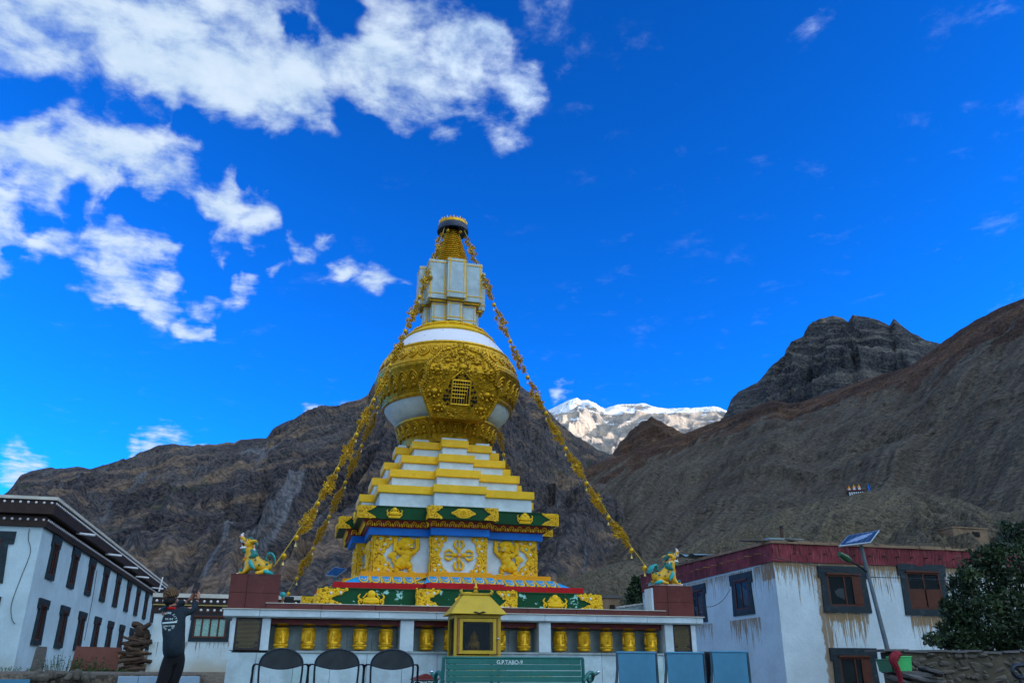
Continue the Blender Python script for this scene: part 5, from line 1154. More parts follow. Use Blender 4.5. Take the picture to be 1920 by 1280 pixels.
# log stack
ls = thing('log_stack', (hit(255, 1256, y=12.6).x, 12.0, .73), 'stack of split logs and roots between the red board and the low building', 'log stack')
rr = random.Random(5); sx_ = hit(282, 1240, y=12.).x - hit(228, 1240, y=12.).x
def rock_mesh(seed, sx=1, sy=1, sz=1, m=None, name='stone', n=2):
    bm = bmesh.new(); bmesh.ops.create_icosphere(bm, subdivisions=n, radius=.5)
    for v in bm.verts:
        p = v.co.copy(); k = 1 + .35 * noise.noise(p * 2.1 + Vector((seed * 3.7, 0, 0))); v.co = Vector((p.x * k * sx, p.y * k * sy, p.z * k * sz))
        for ax in range(3):  # flattened faces
            lim = (.40 * (sx, sy, sz)[ax]); v.co[ax] = max(-lim, min(lim, v.co[ax]))
    me = bpy.data.meshes.new(name); bm.to_mesh(me); bm.free(); me.materials.append(m); return me
for k in range(38):
    lev = k // 4; z_ = .05 + lev * .105 + rr.uniform(-.03, .03); L = sx_ * rr.uniform(.45, 1.05) * (1.12 if lev in (3, 5) else .85); x = rr.uniform(-.16, .16) * sx_; rad = rr.uniform(.035, .085); tl_ = rr.uniform(-.09, .09)
    pts = [(x - L / 2 + L * u / 5, -.1 + .16 * (k % 4 - 1.5) + rr.uniform(-.04, .04), z_ + tl_ * (u - 2.5) / 2.5 + rr.uniform(-.02, .02)) for u in range(6)]
    MB().tube(pts, [rad * rr.uniform(.55, 1.15) for _ in pts], 8).obj('log', MT['log_end'] if k in (15, 21) else MT['log'], ls)
for k in range(5):
    link('root_stump', rock_mesh(k, 1, 1, .9, MT['log'], 'root_stump', 3), ls, (sx_ * rr.uniform(-.22, .22), rr.uniform(-.2, .1), 1.08 + .13 * k * .7), (rr.uniform(0, 3), rr.uniform(0, 3), 0), (rr.uniform(.4, .62), rr.uniform(.3, .45), rr.uniform(.2, .34)))
# weeds
def weed(name, x, y, z_, h, n, seed, lab, mat_='leaf2', grp='weeds below the long left building', spread=.35):
    rr = random.Random(seed); mb = MB(); st_ = MB()
    for k in range(n):
        a = rr.uniform(0, 6.28); r_ = spread * math.sqrt(rr.random()); hh = h * rr.uniform(.45, 1.0) * (1 - .35 * r_ / spread); bx, by = r_ * math.cos(a), r_ * math.sin(a) * .7
        tx, ty = bx * 1.35 + rr.uniform(-.05, .05), by * 1.2
        st_.tube([(bx, by, 0), ((bx + tx) / 2, (by + ty) / 2, hh * .6), (tx, ty, hh)], [.006, .005, .002], 3, False)
        for q in range(12):
            t = rr.uniform(.15, 1); px, py, pz = bx + (tx - bx) * t, by + (ty - by) * t, hh * t; l_ = rr.uniform(.04, .09); b_ = rr.uniform(0, 6.28); e_ = rr.uniform(-.2, .9)
            d = Vector((math.cos(b_) * math.cos(e_), math.sin(b_) * math.cos(e_), math.sin(e_))) * l_; s = Vector((-math.sin(b_), math.cos(b_), 0)) * l_ * .22; c = Vector((px, py, pz))
            mb.add([c, c + d * .5 + s, c + d, c + d * .5 - s], [(0, 1, 2, 3)])
    t = thing(name, (x, y, z_), lab, 'weeds', grp)
    st_.obj('stems', MT[mat_], t); mb.obj('leaves', MT[mat_], t); return t
weed('weed_clump', hit(112, 1250, y=12.6).x, 12.6, .72, .75, 46, 1, 'tall green weeds growing between the leaning slab and the red board', spread=.6)
weed('weed_clump', hit(172, 1250, y=12.4).x, 12.4, .72, .62, 40, 2, 'bushy green weeds growing in front of the red board', spread=.5)
weed('weed_clump', hit(200, 1258, y=11.4).x, 11.2, .70, .12, 30, 3, 'low green weeds on the ground before the log stack', spread=.6)
weed('weed_clump', hit(12, 1250, y=14.0).x, 14.0, .70, .3, 30, 6, 'low weeds at the foot of the end wall of the left building', spread=.8)

# plinth of the raised ground, rubble, grey bench end
pl_ = thing('blue_plinth', (-4.5, -5.25, 0), 'low blue-washed plinth edging the raised ground behind the man', 'plinth')
x0 = hit(222, 1275, y=-5.3).x
for k in range(4): MB().box(x0 + 4.5 + k * (-4.6 - x0) / 4, x0 + 4.5 + (k + 1) * (-4.6 - x0) / 4 - .006, -.12, .2, 0, .535).obj('plinth_block', MT['pave'], pl_, bevel=.006)
for k in range(9):
    me = rock_mesh(k + 10, 1, .8, .7, MT['stone'])
    if k == 0: RK = []
    RK.append(me)
rr = random.Random(9)
for k in range(46):
    px = rr.uniform(60, 175); py = 1262 + abs(rr.gauss(0, 1)) * 7
    q = hit(px, py, y=-5.35 - rr.uniform(0, .35)); s = rr.uniform(.07, .16)
    o = link('rubble_stone', RK[k % 9], None, (q.x, q.y, min(q.z, .57)), (rr.uniform(0, 3), rr.uniform(0, 3), rr.uniform(0, 3)), (s * 1.3, s, s))
    tag(o, 'grey rubble stone in the loose heap at the bottom left corner', 'stone', 'rubble stones heaped at the bottom left')
mb = MB(); mb.box(hit(40, 1270, y=-5.2).x, -4.55, -5.15, -4.9, 0, .555); tag(mb.obj('raised_ground_edge', m_ground), kind='structure')
gb_ = thing('slatted_bench', (hit(10, 1275, y=-9).x, -9, 0), 'end of a dark teal slatted bench at the bottom left corner', 'bench')
for k in range(4): MB().box(-1.2, .24, -.02, .012, .50 - k * .095 - .08, .555 - k * .095 - .06).obj('slat', MT['mesh_blue'], gb_)
for x in (-1.0, .15): MB().box(x, x + .05, .014, .06, 0, .50).obj('leg', MT['frame_dark'], gb_)

# ------------------------------------------------------------------ building on the right
RX, RY = 11.76, 5.0; RZ = lambda y_, x_=1460: hit(x_, y_, y=RY).z
WN = [((1556, 1610), (1075, 1135)), ((1708, 1757), (1071, 1141)), ((1581, 1628), (1228, 1300))]
wins = []
for (xa, xb), (ya, yb) in WN:
    p, q = hit(xa, yb, y=RY), hit(xb, ya, y=RY); wins.append(((p.x + q.x) / 2, p.z, q.x - p.x, q.z - p.z))
runs = [(RX, 24, 4.02, 1.7, 1.0)] + [(cx - .75, cx + .8, z_ - .22, 1.9, 1.0) for cx, z_, w_, h in wins[:2]] + [(RX, RX + .5, 4.0, 1.5, .9)]
pat = [(wins[0][0] - 1.02, wins[0][0] - .68, .3, 3.7), (RX, 24, 3.88, 4.1), (wins[0][0] - .8, wins[0][0] + .55, wins[0][1] - .45, wins[0][1] - .2), (wins[1][0] - .7, wins[1][0] + .75, wins[1][1] - .55, wins[1][1] - .22), (wins[1][0] + .7, wins[1][0] + .95, 2.4, 3.9)]
rb = thing('village_house', (RX, RY, 0), 'two-storey whitewashed house on the right with a dark red roof band and stained walls', 'house')
w_front = wash('right_whitewash', (.58, .70, .76), 0, runs, pat); w_side = wash('right_side_whitewash', (.48, .62, .68), 1, [(5, 16, 3.98, 1.2, .85), (6.2, 8.3, 2.4, 1.5, .95), (9.6, 11.5, 2.4, 1.1, .85), (5, 6.3, 4.0, 2.0, .9)], [(5.0, 5.8, 3.5, 4.1)])
# mud brick walls: slightly uneven, in courses
def uneven(mb_, P00, P10, P01, P11, nu, nv, amp, nrm, seed):
    b0 = len(mb_.v)
    for j in range(nv + 1):
        for i in range(nu + 1):
            u, v = i / nu, j / nv; p = (P00.lerp(P10, u)).lerp(P01.lerp(P11, u), v); k = noise.fractal(p * .8 + Vector((seed, 0, 0)), 1, 2, 4) * amp
            if i in (0, nu): k *= .5
            mb_.v.append(tuple(p + nrm * k))
    for j in range(nv):
        for i in range(nu): mb_.f.append((b0 + j * (nu + 1) + i, b0 + j * (nu + 1) + i + 1, b0 + (j + 1) * (nu + 1) + i + 1, b0 + (j + 1) * (nu + 1) + i)); mb_.m.append(0)
V = Vector
fw = MB(); uneven(fw, V((RX - .02, RY, -.5)), V((24, RY, -.5)), V((RX, RY, 4.06)), V((24, RY, 4.06)), 70, 30, .02, V((0, -1, 0)), 3); TO(fw, rb, 'front_wall', w_front, smooth=True)
fw = MB(); uneven(fw, V((RX - .02, RY, -.5)), V((RX - .02, 16, -.5)), V((RX, RY, 4.06)), V((RX, 16, 4.06)), 60, 30, .02, V((-1, 0, 0)), 5); TO(fw, rb, 'side_wall', w_side, smooth=True)
TO(MB().box(RX + .06, 24, RY + .06, 16, -.5, 4.05), rb, 'wall_core', MT['mud'])
def twigband():
    m, nt, b = new_mat('red_twig_parapet'); tc_ = N(nt, 'ShaderNodeNewGeometry').outputs['Position']
    mp = N(nt, 'ShaderNodeMapping'); nt.links.new(tc_, mp.inputs[0]); mp.inputs['Scale'].default_value = (22, 22, 2.2)
    f = NOISE(nt, mp.outputs[0], 1.0, 5, .7, .3); a = NOISE(nt, tc_, 1.1, 5, .6)
    c = MIX(nt, MR(nt, a, .35, .65), (.13, .016, .024), (.26, .040, .055)); c = MIX(nt, MR(nt, f, .52, .62), c, (.04, .008, .01)); c = MIX(nt, M(nt, 'MULTIPLY', MR(nt, f, .28, .46, 1, 0), .6), c, (.34, .18, .15))
    c = MIX(nt, MR(nt, NOISE(nt, tc_, 2.2, 6, .7), .64, .69), c, (.26, .18, .11))
    nt.links.new(c, b.inputs['Base Color']); b.inputs['Roughness'].default_value = .9
    bp = N(nt, 'ShaderNodeBump', i_Strength=.9, i_Distance=.03); nt.links.new(f, bp.inputs['Height']); nt.links.new(bp.outputs[0], b.inputs['Normal']); return m
tw = twigband(); bnd = MB()
uneven(bnd, V((RX - .05, RY - .05, 4.04)), V((24, RY - .05, 4.04)), V((RX - .07, RY - .07, 4.62)), V((24, RY - .07, 4.62)), 110, 8, .035, V((0, -1, 0)), 8)
uneven(bnd, V((RX - .05, RY - .05, 4.04)), V((RX - .05, 16, 4.04)), V((RX - .07, RY - .07, 4.62)), V((RX - .07, 16, 4.80)), 110, 8, .035, V((-1, 0, 0)), 9)
bnd.add([(RX - .05, RY - .05, 4.04), (24, RY - .05, 4.04), (24, RY + .2, 4.04), (RX + .2, RY + .2, 4.04), (RX + .2, 16, 4.04), (RX - .05, 16, 4.04)], [(0, 1, 2, 3), (0, 3, 4, 5)])
TO(bnd, rb, 'red_parapet', tw, smooth=True, auto=60)
rf = MB(); rr = random.Random(3); n_ = 60
for k in range(n_):
    x = RX - .1 + (24 - RX) * k / n_; h = rr.uniform(.03, .10); rf.box(x, x + .24, RY - .10 - rr.uniform(0, .04), RY + .3, 4.612, 4.63 + h)
for k in range(46):
    y = RY + .32 + 10.6 * k / 46; h = rr.uniform(.03, .09); zz_ = 4.61 + .18 * k / 46; rf.box(RX - .12 - rr.uniform(0, .04), RX + .3, y, y + .26, zz_, zz_ + .02 + h)
rf.box(RX + .3, 24, RY + .3, 16, 4.5, 4.62); TO(rf, rb, 'earth_roof_edge', MT['mud'])
for k in range(20):
    TO(MB().tube([(RX + .75 + k * .56, RY, 4.33), (RX + .75 + k * .56 + rr.uniform(-.03, .03), RY - .17 - rr.uniform(0, .1), 4.31)], .022, 6), rb, 'beam_end', MT['log'])
    if k < 16: TO(MB().tube([(RX, RY + .6 + k * .62, 4.36), (RX - .22 - rr.uniform(0, .15), RY + .6 + k * .62, 4.34)], .018, 6), rb, 'beam_end', MT['log_end'])
for (cx, z_, w_, h), st_, pn in zip(wins, ('w', 'shut', 'w'), ((2, 1), (2, 2), (2, 1))):
    win = tibetan_window(rb, (cx, RY, z_), (1, 0, 0), (0, -1, 0), w_, h, .20, 'w', .22, pn, .10, .20, proud=.05)
    if st_ == 'shut':
        TO(MB().box(cx - w_ / 2 + .06, cx + w_ / 2 - .06, RY - .045, RY - .03, z_ + .06, z_ + h * .52), rb, 'shutter_panel', MT['wood'])
    else: TO(MB().box(cx + w_ / 2 - .34, cx + w_ / 2 - .06, RY - .06, RY - .045, z_ + .06, z_ + h - .1), rb, 'open_shutter', MT['wood'])
for (ya, yb, z0, z1) in ((6.45, 7.95, 2.55, 3.85), (9.95, 11.35, 2.5, 3.8), (13.4, 14.8, 2.5, 3.8)):
    tibetan_window(rb, (RX, (ya + yb) / 2, z0 + .15), (0, 1, 0), (-1, 0, 0), .9, 1.0, .20, 'w', .2, (2, 1), .12, .18, proud=.05)
ch = thing('stove_pipe', hit(1467, 1010, y=6.5), 'rusty stove pipe standing on the flat roof of the right-hand house', 'chimney')
MB().lathe([(.06, 0), (.06, .42), (.0, .42)], 12).obj('pipe', MT['log'], ch, smooth=True); MB().lathe([(.055, .36), (.065, .38), (.06, .44), (0, .45)], 12).obj('collar', MT['iron'], ch, smooth=True)
tn = thing('tin_sheet', (RX - .1, 10.8, 4.86), 'buckled pale tin sheet lying on the far roof corner of the right-hand house', 'tin sheet')
t_ = MB()
for k in range(12): t_.add([(-.3, k * .16 - 1, .06 * math.sin(k) + .02 * k), (1.4, k * .16 - 1, .05), (1.4, k * .16 - .84, .05), (-.3, k * .16 - .84, .06 * math.sin(k + 1) + .02 * (k + 1))], [(0, 1, 2, 3)])
t_.obj('sheet', MT['tin'], tn)
for (k, (x, y, l_)) in enumerate(((1430, 1013, 1.6), (1470, 1011, 1.3), (1490, 1013, .9))):
    q = hit(x, y, y=RY + .3); o = MB().cbox((0, 0, 0), l_, .25, .05, Euler((0, .04 * (k - 1), 0))).obj('roof_plank', MT['tin'] if k == 1 else MT['sheet'], None, q); tag(o, ('grey plank lying at the front roof corner of the red-banded house', 'pale metal strip lying on the red-banded roof beside the stove pipe', 'short plank lying on the red-banded roof right of the stove pipe')[k], 'plank')
cable('overhead_wire', [hit(x, y, y=RY - .3) for x, y in ((1448, 1044), (1500, 1055), (1560, 1066))] + [hit(x, y, y=2.0) for x, y in ((1622, 1080), (1700, 1083), (1800, 1088), (1925, 1092))], .012, 'thin dark wire strung across the front of the right-hand house')
cable('overhead_wire', [hit(1300, 1120, y=4.6), hit(1316, 1134, y=4.8), hit(1336, 1136, y=5), hit(1356, 1124, y=5.2), hit(1369, 1104, y=5.2)], .010, 'slack wire drooping by the windows on the side wall of the house')
# solar street lamps
def solar_lamp(loc, top, ang, lab, s=1.0, arm=True):
    t = thing('solar_street_lamp', loc, lab, 'street lamp', 'solar street lamps'); T = Vector(top) - Vector(loc)
    MB().tube([(0, 0, 0), T], [.055 * s, .04 * s], 10).obj('pole', MT['pole'], t, smooth=True)
    Q = [Vector(p) - Vector(loc) for p in ang]; c = sum(Q, Vector()) / 4; nn = (Q[1] - Q[0]).cross(Q[2] - Q[0]).normalized(); nn = -nn if nn.z < 0 else nn
    g2 = lambda u, v, o_: (Q[0].lerp(Q[1], u)).lerp(Q[3].lerp(Q[2], u), v) + nn * o_
    def slabq(mb, u0, u1, v0, v1, o0, o1):
        mb.add([g2(u, v, o_) for o_ in (o0, o1) for (u, v) in ((u0, v0), (u1, v0), (u1, v1), (u0, v1))], [(0, 3, 2, 1), (4, 5, 6, 7), (0, 1, 5, 4), (1, 2, 6, 5), (2, 3, 7, 6), (3, 0, 4, 7)])
    o = MB(); slabq(o, 0, 1, 0, 1, -.02, .02); o = o.obj('panel_frame', MT['alu'], t, bevel=.004)
    p = MB()
    for i in range(6):
        for j in range(4): slabq(p, .03 + i * .158, .03 + i * .158 + .150, .05 + j * .228, .05 + j * .228 + .216, .021, .025)
    p.obj('solar_cells', MT['solar'], o)
    p = MB(); slabq(p, .03, .97, .04, .96, -.024, -.021); p.obj('panel_back', MT['frame_grey'] if not arm else MT['solar'], o)
    MB().tube([T * .97, c], .025 * s, 6).obj('bracket', MT['pole'], t)
    if arm:
        A = T * .82; E_ = A + Vector((-.62 * s, -.25, .22 * s)); MB().tube([A, A.lerp(E_, .5) + Vector((0, 0, .02)), E_], .022, 6).obj('arm', MT['iron'], t)
        d = (E_ - A).normalized(); MB().tube([E_ - d * .05, E_ + d * .12, E_ + d * .36], [.05, .085, .055], 8).obj('lamp_head', MT['grn_lamp'], t, smooth=True)
    return t
pb = hit(1668, 1232, y=-3.0); pt = hit(1614, 1022, y=-3.0); dd = (pb - pt).normalized(); foot = pb + dd * ((pb.z - 0) / -dd.z)
solar_lamp(foot, pt, [hit(1572, 1024.5, y=-3.35), hit(1632, 1017.5, y=-3.25), hit(1649, 994.5, y=-2.75), hit(1590, 1004.5, y=-2.85)], 'leaning solar street lamp with a blue panel in front of the right-hand house')
q = hit(631, 1100, y=7); q.z = .6; solar_lamp(q, hit(629, 1078, y=7), [hit(609, 1078, y=6.2), hit(630, 1081, y=6.6), hit(650, 1067, y=7.6), hit(627, 1063, y=7.2)], 'small solar street lamp seen behind the left shoulder of the stupa', .9, False)
# floodlight and bulb on the platform
fl = thing('floodlight', hit(541, 1131, y=-3.3), 'small dark floodlight beside the left pedestal on the platform edge', 'floodlight')
MB().cbox((0, 0, .07), .17, .05, .11, Euler((R(35), 0, R(10)))).obj('case', MT['iron'], fl, bevel=.006); MB().cbox((0, -.026, .085), .14, .012, .085, Euler((R(35), 0, R(10)))).obj('glass', MT['solar'], fl); MB().box(-.05, .05, 0, .03, -.02, .03).obj('bracket', MT['iron'], fl)
fl = thing('garden_lamp', hit(529, 1129, y=-3.2), 'small teal lamp on a brown stem between left pedestal and floodlight', 'lamp')
MB().tube([(0, 0, -.03), (0, 0, .1)], .02, 7).obj('stem', MT['rust'], fl); MB().ball((0, 0, .14), .055, .055, .05, 10, 8).obj('globe', MT['lion_teal'], fl, smooth=True)

# ------------------------------------------------------------------ yellow butter-lamp box in front of the platform
LH = thing('lamp_box', (-.26, -5.3, 0), 'yellow glass-fronted butter lamp box with a pitched tin roof before the prayer wheels', 'lamp box')
zb_, zt = .86, 1.50; W2 = .40; Dp = .62
fr = MB()
for x in (-W2, W2 - .05):
    for y in (0, Dp - .05): fr.box(x, x + .05, y, y + .05, zb_ - .1, zt)
fr.box(-W2 + .05, W2 - .05, 0, .05, zb_ - .1, zb_); fr.box(-W2 + .05, W2 - .05, 0, .05, zt - .05, zt)
for x in (-W2, W2 - .05): fr.box(x + .002, x + .048, .05, Dp - .05, zb_ - .1, zb_); fr.box(x + .002, x + .048, .05, Dp - .05, zt - .05, zt)
fr.obj('box_frame', MT['lampy'], LH, bevel=.004)
dr = MB(); dx = W2 - .085
for (a, b, c, d) in ((-dx, -dx + .055, zb_ + .02, zt - .06), (dx - .055, dx, zb_ + .02, zt - .06), (-dx + .055, dx - .055, zb_ + .02, zb_ + .075), (-dx + .055, dx - .055, zt - .115, zt - .06)): dr.box(a, b, -.03, -.002, c, d)
do = dr.obj('door', MT['lampy'], LH, bevel=.004)
MB().box(-dx + .056, dx - .056, -.016, -.010, zb_ + .076, zt - .116).obj('door_glass', MT['pane_clear'], do)
MB().box(W2 - .082, W2 - .052, -.028, 0, zb_ + .02, zt - .06).obj('door_jamb', MT['rust'], LH); MB().box(-W2 + .052, -W2 + .082, -.028, 0, zb_ + .02, zt - .06).obj('door_jamb', MT['rust'], LH)
MB().ball((W2 - .06, -.05, (zb_ + zt) / 2 - .06), .025, .025, .018, 8, 6).obj('latch', MT['chrome'], LH, smooth=True)
for x in (-W2 + .02, W2 - .03): MB().box(x, x + .008, .052, Dp - .052, zb_, zt - .05).obj('side_glass', MT['pane_clear'], LH)
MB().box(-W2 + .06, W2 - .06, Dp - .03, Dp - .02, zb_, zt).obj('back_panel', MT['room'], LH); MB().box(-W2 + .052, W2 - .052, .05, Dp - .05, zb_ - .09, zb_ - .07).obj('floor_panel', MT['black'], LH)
st_ = MB(); st_.ball((.0, .3, zb_ + .28), .07, .05, .08, 10, 8); st_.ball((0, .3, zb_ + .16), .11, .07, .11, 12, 8); st_.ball((0, .3, zb_ + .06), .15, .1, .05, 12, 6); st_.tube([(0, .3, zb_ + .33), (0, .3, zb_ + .40)], [.04, .01], 7)
st_.obj('gilded_figure', MT['gold_dark'], LH, smooth=True); s2 = MB().lathe([(.07, zb_ - .06), (.05, zb_ + .04), (.065, zb_ + .09), (.02, zb_ + .16), (0, zb_ + .2)], 12, -.16, .2); s2.obj('dark_figure', MT['iron'], LH, smooth=True)
rfm = MB(); e_ = .09; rfm.add([(-W2 - e_, -e_ - .02, zt + .01), (W2 + e_, -e_ - .02, zt + .01), (W2 + e_, Dp + e_, zt + .01), (-W2 - e_, Dp + e_, zt + .01), (-.23, Dp / 2 - .14, zt + .34), (.23, Dp / 2 - .14, zt + .34), (.23, Dp / 2 + .14, zt + .34), (-.23, Dp / 2 + .14, zt + .34)],
    [(0, 1, 5, 4), (1, 2, 6, 5), (2, 3, 7, 6), (3, 0, 4, 7), (4, 5, 6, 7), (0, 3, 2, 1)])
rfm.obj('roof', MT['lampy'], LH, bevel=.006)
rg = MB(); rg.box(-.25, .25, Dp / 2 - .16, Dp / 2 + .16, zt + .342, zt + .372)
for sx in (-1, 1): rg.tube([(sx * .25, Dp / 2 - .16, zt + .355), (sx * .28, Dp / 2 - .17, zt + .40), (sx * .25, Dp / 2 - .16, zt + .43)], [.03, .025, .006], 6)
rg.obj('roof_top', MT['lampy'], LH); MB().lathe([(.03, zt + .37), (.045, zt + .40), (.022, zt + .43), (.04, zt + .46), (.016, zt + .50), (.018, zt + .52), (0, zt + .55)], 12, 0, Dp / 2 - .1).obj('finial', MT['gold'], LH, smooth=True)
MB().tube(catmull([(-.12, -.06, zt + .02), (-.06, -.1, zt + .035), (0, -.1, zt + .02), (.07, -.1, zt + .04), (.13, -.06, zt + .02)], 4), .014, 6).obj('roof_bracket', MT['iron'], LH)
for x in (-W2, W2 - .05):
    for y in (.02, Dp - .07): MB().box(x + .005, x + .045, y, y + .04, 0, zb_ - .1).obj('leg', MT['iron'], LH)

# donation box
q = hit(800, 1262, y=-6.6); DB = thing('donation_box', (q.x, -6.6, 0), 'dark donation box with a pitched lid and white lettering, left of the bench', 'donation box')
p0, p1 = hit(778, 1272, y=-6.6), hit(827, 1272, y=-6.6); hw = (p1.x - p0.x) / 2; ze = p0.z
MB().box(-hw * .9, hw * .9, 0, .3, 0, ze - .012).obj('box', MT['black'], DB)
MB().plate([(-hw, ze - .01), (hw, ze - .01), (hw, ze + .005), (0, q.z), (-hw, ze + .005)], lambda u, w_, t: (u, -t, w_), -.33, .03).obj('lid', MT['maroon'], DB)
def text(name, body, size, m, parent, loc, rot=(R(90), 0, 0), ext=.002, ax='CENTER', spacing=1.0):
    cu = bpy.data.curves.new(name, 'FONT'); cu.body = body; cu.size = size; cu.extrude = ext; cu.align_x = ax; cu.space_character = spacing; cu.offset = size * .02
    o = bpy.data.objects.new(name, cu); COL.objects.link(o); dg = bpy.context.evaluated_depsgraph_get(); me = bpy.data.meshes.new_from_object(o.evaluated_get(dg)); bpy.data.objects.remove(o)
    me.name = name; me.materials.clear(); me.materials.append(m); return link(name, me, parent, loc, rot)
text('lettering', 'DONATION', .068, MT['paintw'], DB, (0, -.006, ze - .075))

# ------------------------------------------------------------------ benches and chairs
BY = -9.5; b0, b1 = hit(832, 1232, y=BY), hit(1092, 1233, y=BY); bw = b1.x - b0.x
BN = thing('park_bench', ((b0.x + b1.x) / 2, BY, 0), 'green slatted metal bench with curled armrests, lettering on its top slat', 'bench')
zs = [hit(900, y_, y=BY).z for y_ in (1230, 1234.5, 1243.5, 1245.5, 1254.5, 1257.3, 1265.8, 1268.2, 1277)]
MB().tube([(-bw / 2, -.01, zs[0] - .012), (bw / 2, -.01, zs[0] - .012)], .014, 8).obj('top_rail', MT['bench'], BN, smooth=True)
for k, (za, zb2) in enumerate(((zs[2], zs[1]), (zs[4], zs[3]), (zs[6], zs[5]), (zs[8], zs[7]), (zs[8] - .075, zs[8] - .013))):
    MB().box(-bw / 2 + .03, bw / 2 - .03, -.02 - .006 * k, .006 - .006 * k, za - .004, zb2 + .004).obj('back_slat', MT['bench'], BN, bevel=.004)
    if k in (1, 2): MB().box(-bw / 2 + .10, -.1 if k == 1 else bw / 2 - .4, -.018 - .006 * k, .004 - .006 * k, za - .010, za - .0055).obj('worn_edge', MT['bench_edge'], BN)
for k in range(6): MB().box(-bw / 2 + .03, bw / 2 - .03, .06 + k * .075, .12 + k * .075, .40, .425).obj('seat_slat', MT['bench'], BN)
for sx, ex in ((-1, .25), (1, 1.0)):
    MB().tube([(sx * bw / 2, -.005, zs[0] - .01), (sx * (bw / 2 + .005), .0, .55), (sx * (bw / 2 + .01), .02, .42), (sx * (bw / 2), -.08, 0)], [.02, .022, .024, .02], 8).obj('back_post', MT['bench'], BN, smooth=True)
    x = sx * bw / 2
    MB().tube(catmull([(x, .0, .47), (x + ex * sx * .08, .06, .545), (x + ex * sx * .15, .12, .57), (x + ex * sx * .20, .2, .545), (x + ex * sx * .21, .26, .49), (x + ex * sx * .16, .26, .46), (x + ex * sx * .14, .24, .50)], 5), [.024] * 18 + [.02] * 8 + [.015] * 5, 8).obj('armrest', MT['bench'], BN, smooth=True)
    MB().tube([(x + ex * sx * .17, .3, .50), (x + ex * sx * .25, .34, .535), (x + ex * sx * .31, .36, .565)], [.018, .018, .020], 8).obj('arm_bar', MT['bench'], BN, smooth=True)
    MB().ball((x + ex * sx * .325, .365, .575), .024, .024, .022, 8, 6).obj('arm_knob', MT['chrome'], BN, smooth=True)
    MB().tube([(x, .48, 0), (x, .5, .40), (x, .02, .41)], .02, 7).obj('front_leg', MT['bench'], BN, smooth=True)
tp = hit(956, 1243.8, y=BY - .03); text('lettering', 'G.P.TABO-9', .062, MT['paintw'], BN, (tp.x - BN.location.x, -.024, tp.z - .002), ext=.001)
text('lettering', '. .', .03, MT['paintw'], BN, (hit(900, 1243, y=BY - .03).x - BN.location.x, -.024, tp.z + .008), ext=.001)

def round_chair(x0, x1, y, ztop, zlow):
    w_ = (x1 - x0); t = thing('round_back_chair', ((x0 + x1) / 2, y, 0), 'x', 'chair', 'dark chairs with rounded mesh backs'); hw = w_ / 2; rise = ztop - zlow
    arc = [(-hw * math.cos(math.pi * k / 18), zlow + rise * math.sin(math.pi * k / 18) ** .92) for k in range(19)]
    fr_ = [(-hw * .97, .02, .0 + .42)] + [(-hw, 0.0, zlow - .08)] + [(u, 0, q) for u, q in arc] + [(hw, 0, zlow - .08)] + [(hw * .97, .02, .42)]
    MB().tube(fr_, .0125, 8).obj('back_frame', MT['frame_dark'], t, smooth=True)
    low = [(hw * .98 * (1 - 2 * k / 12), zlow - rise * .24 * math.sin(math.pi * k / 12)) for k in range(13)]
    MB().plate([(u * .985, q - .004) for u, q in arc] + low[1:-1], lambda u, q, t_: (u, t_, q), -.006, .006).obj('back_mesh', MT['mesh_dark'], t)
    MB().tube([(u, -.002, q) for u, q in low], .008, 6).obj('back_hem', MT['frame_dark'], t, smooth=True)
    for s in (-1, 1):
        MB().tube(catmull([(s * hw, 0, zlow + .005), (s * (hw + .045), .02, zlow + .01), (s * (hw + .072), .08, zlow - .015), (s * (hw + .075), .1, zlow - .1)], 4) + [Vector((s * (hw + .085), .14, .3)), Vector((s * (hw + .09), .16, 0))], [.009] * 5 + [.015] * 8 + [.018, .018], 8).obj('armrest', MT['frame_dark'], t, smooth=True)
        MB().tube([(s * hw * .97, .02, .42), (s * (hw * .97), -.06, 0)], .0125, 7).obj('rear_leg', MT['frame_dark'], t)
    MB().box(-hw, hw, .03, .46, .405, .44).obj('seat', MT['mesh_dark'], t, bevel=.01)
    return t
CY = -8.4
for k, ((xa, xb), lb_) in enumerate(zip(((487, 568), (591, 673), (696, 775)), ('leftmost dark chair with a rounded back, nearest the engraved plaque', 'middle dark chair with a rounded back, between two others', 'rounded-back dark chair beside the donation box'))):
    a = hit(xa, 1240, y=CY); b = hit(xb, 1240, y=CY); o = round_chair(a.x, b.x, CY, hit(528, 1215.5, y=CY).z, hit(528, 1246, y=CY).z); o['label'] = lb_
MY = -10.0
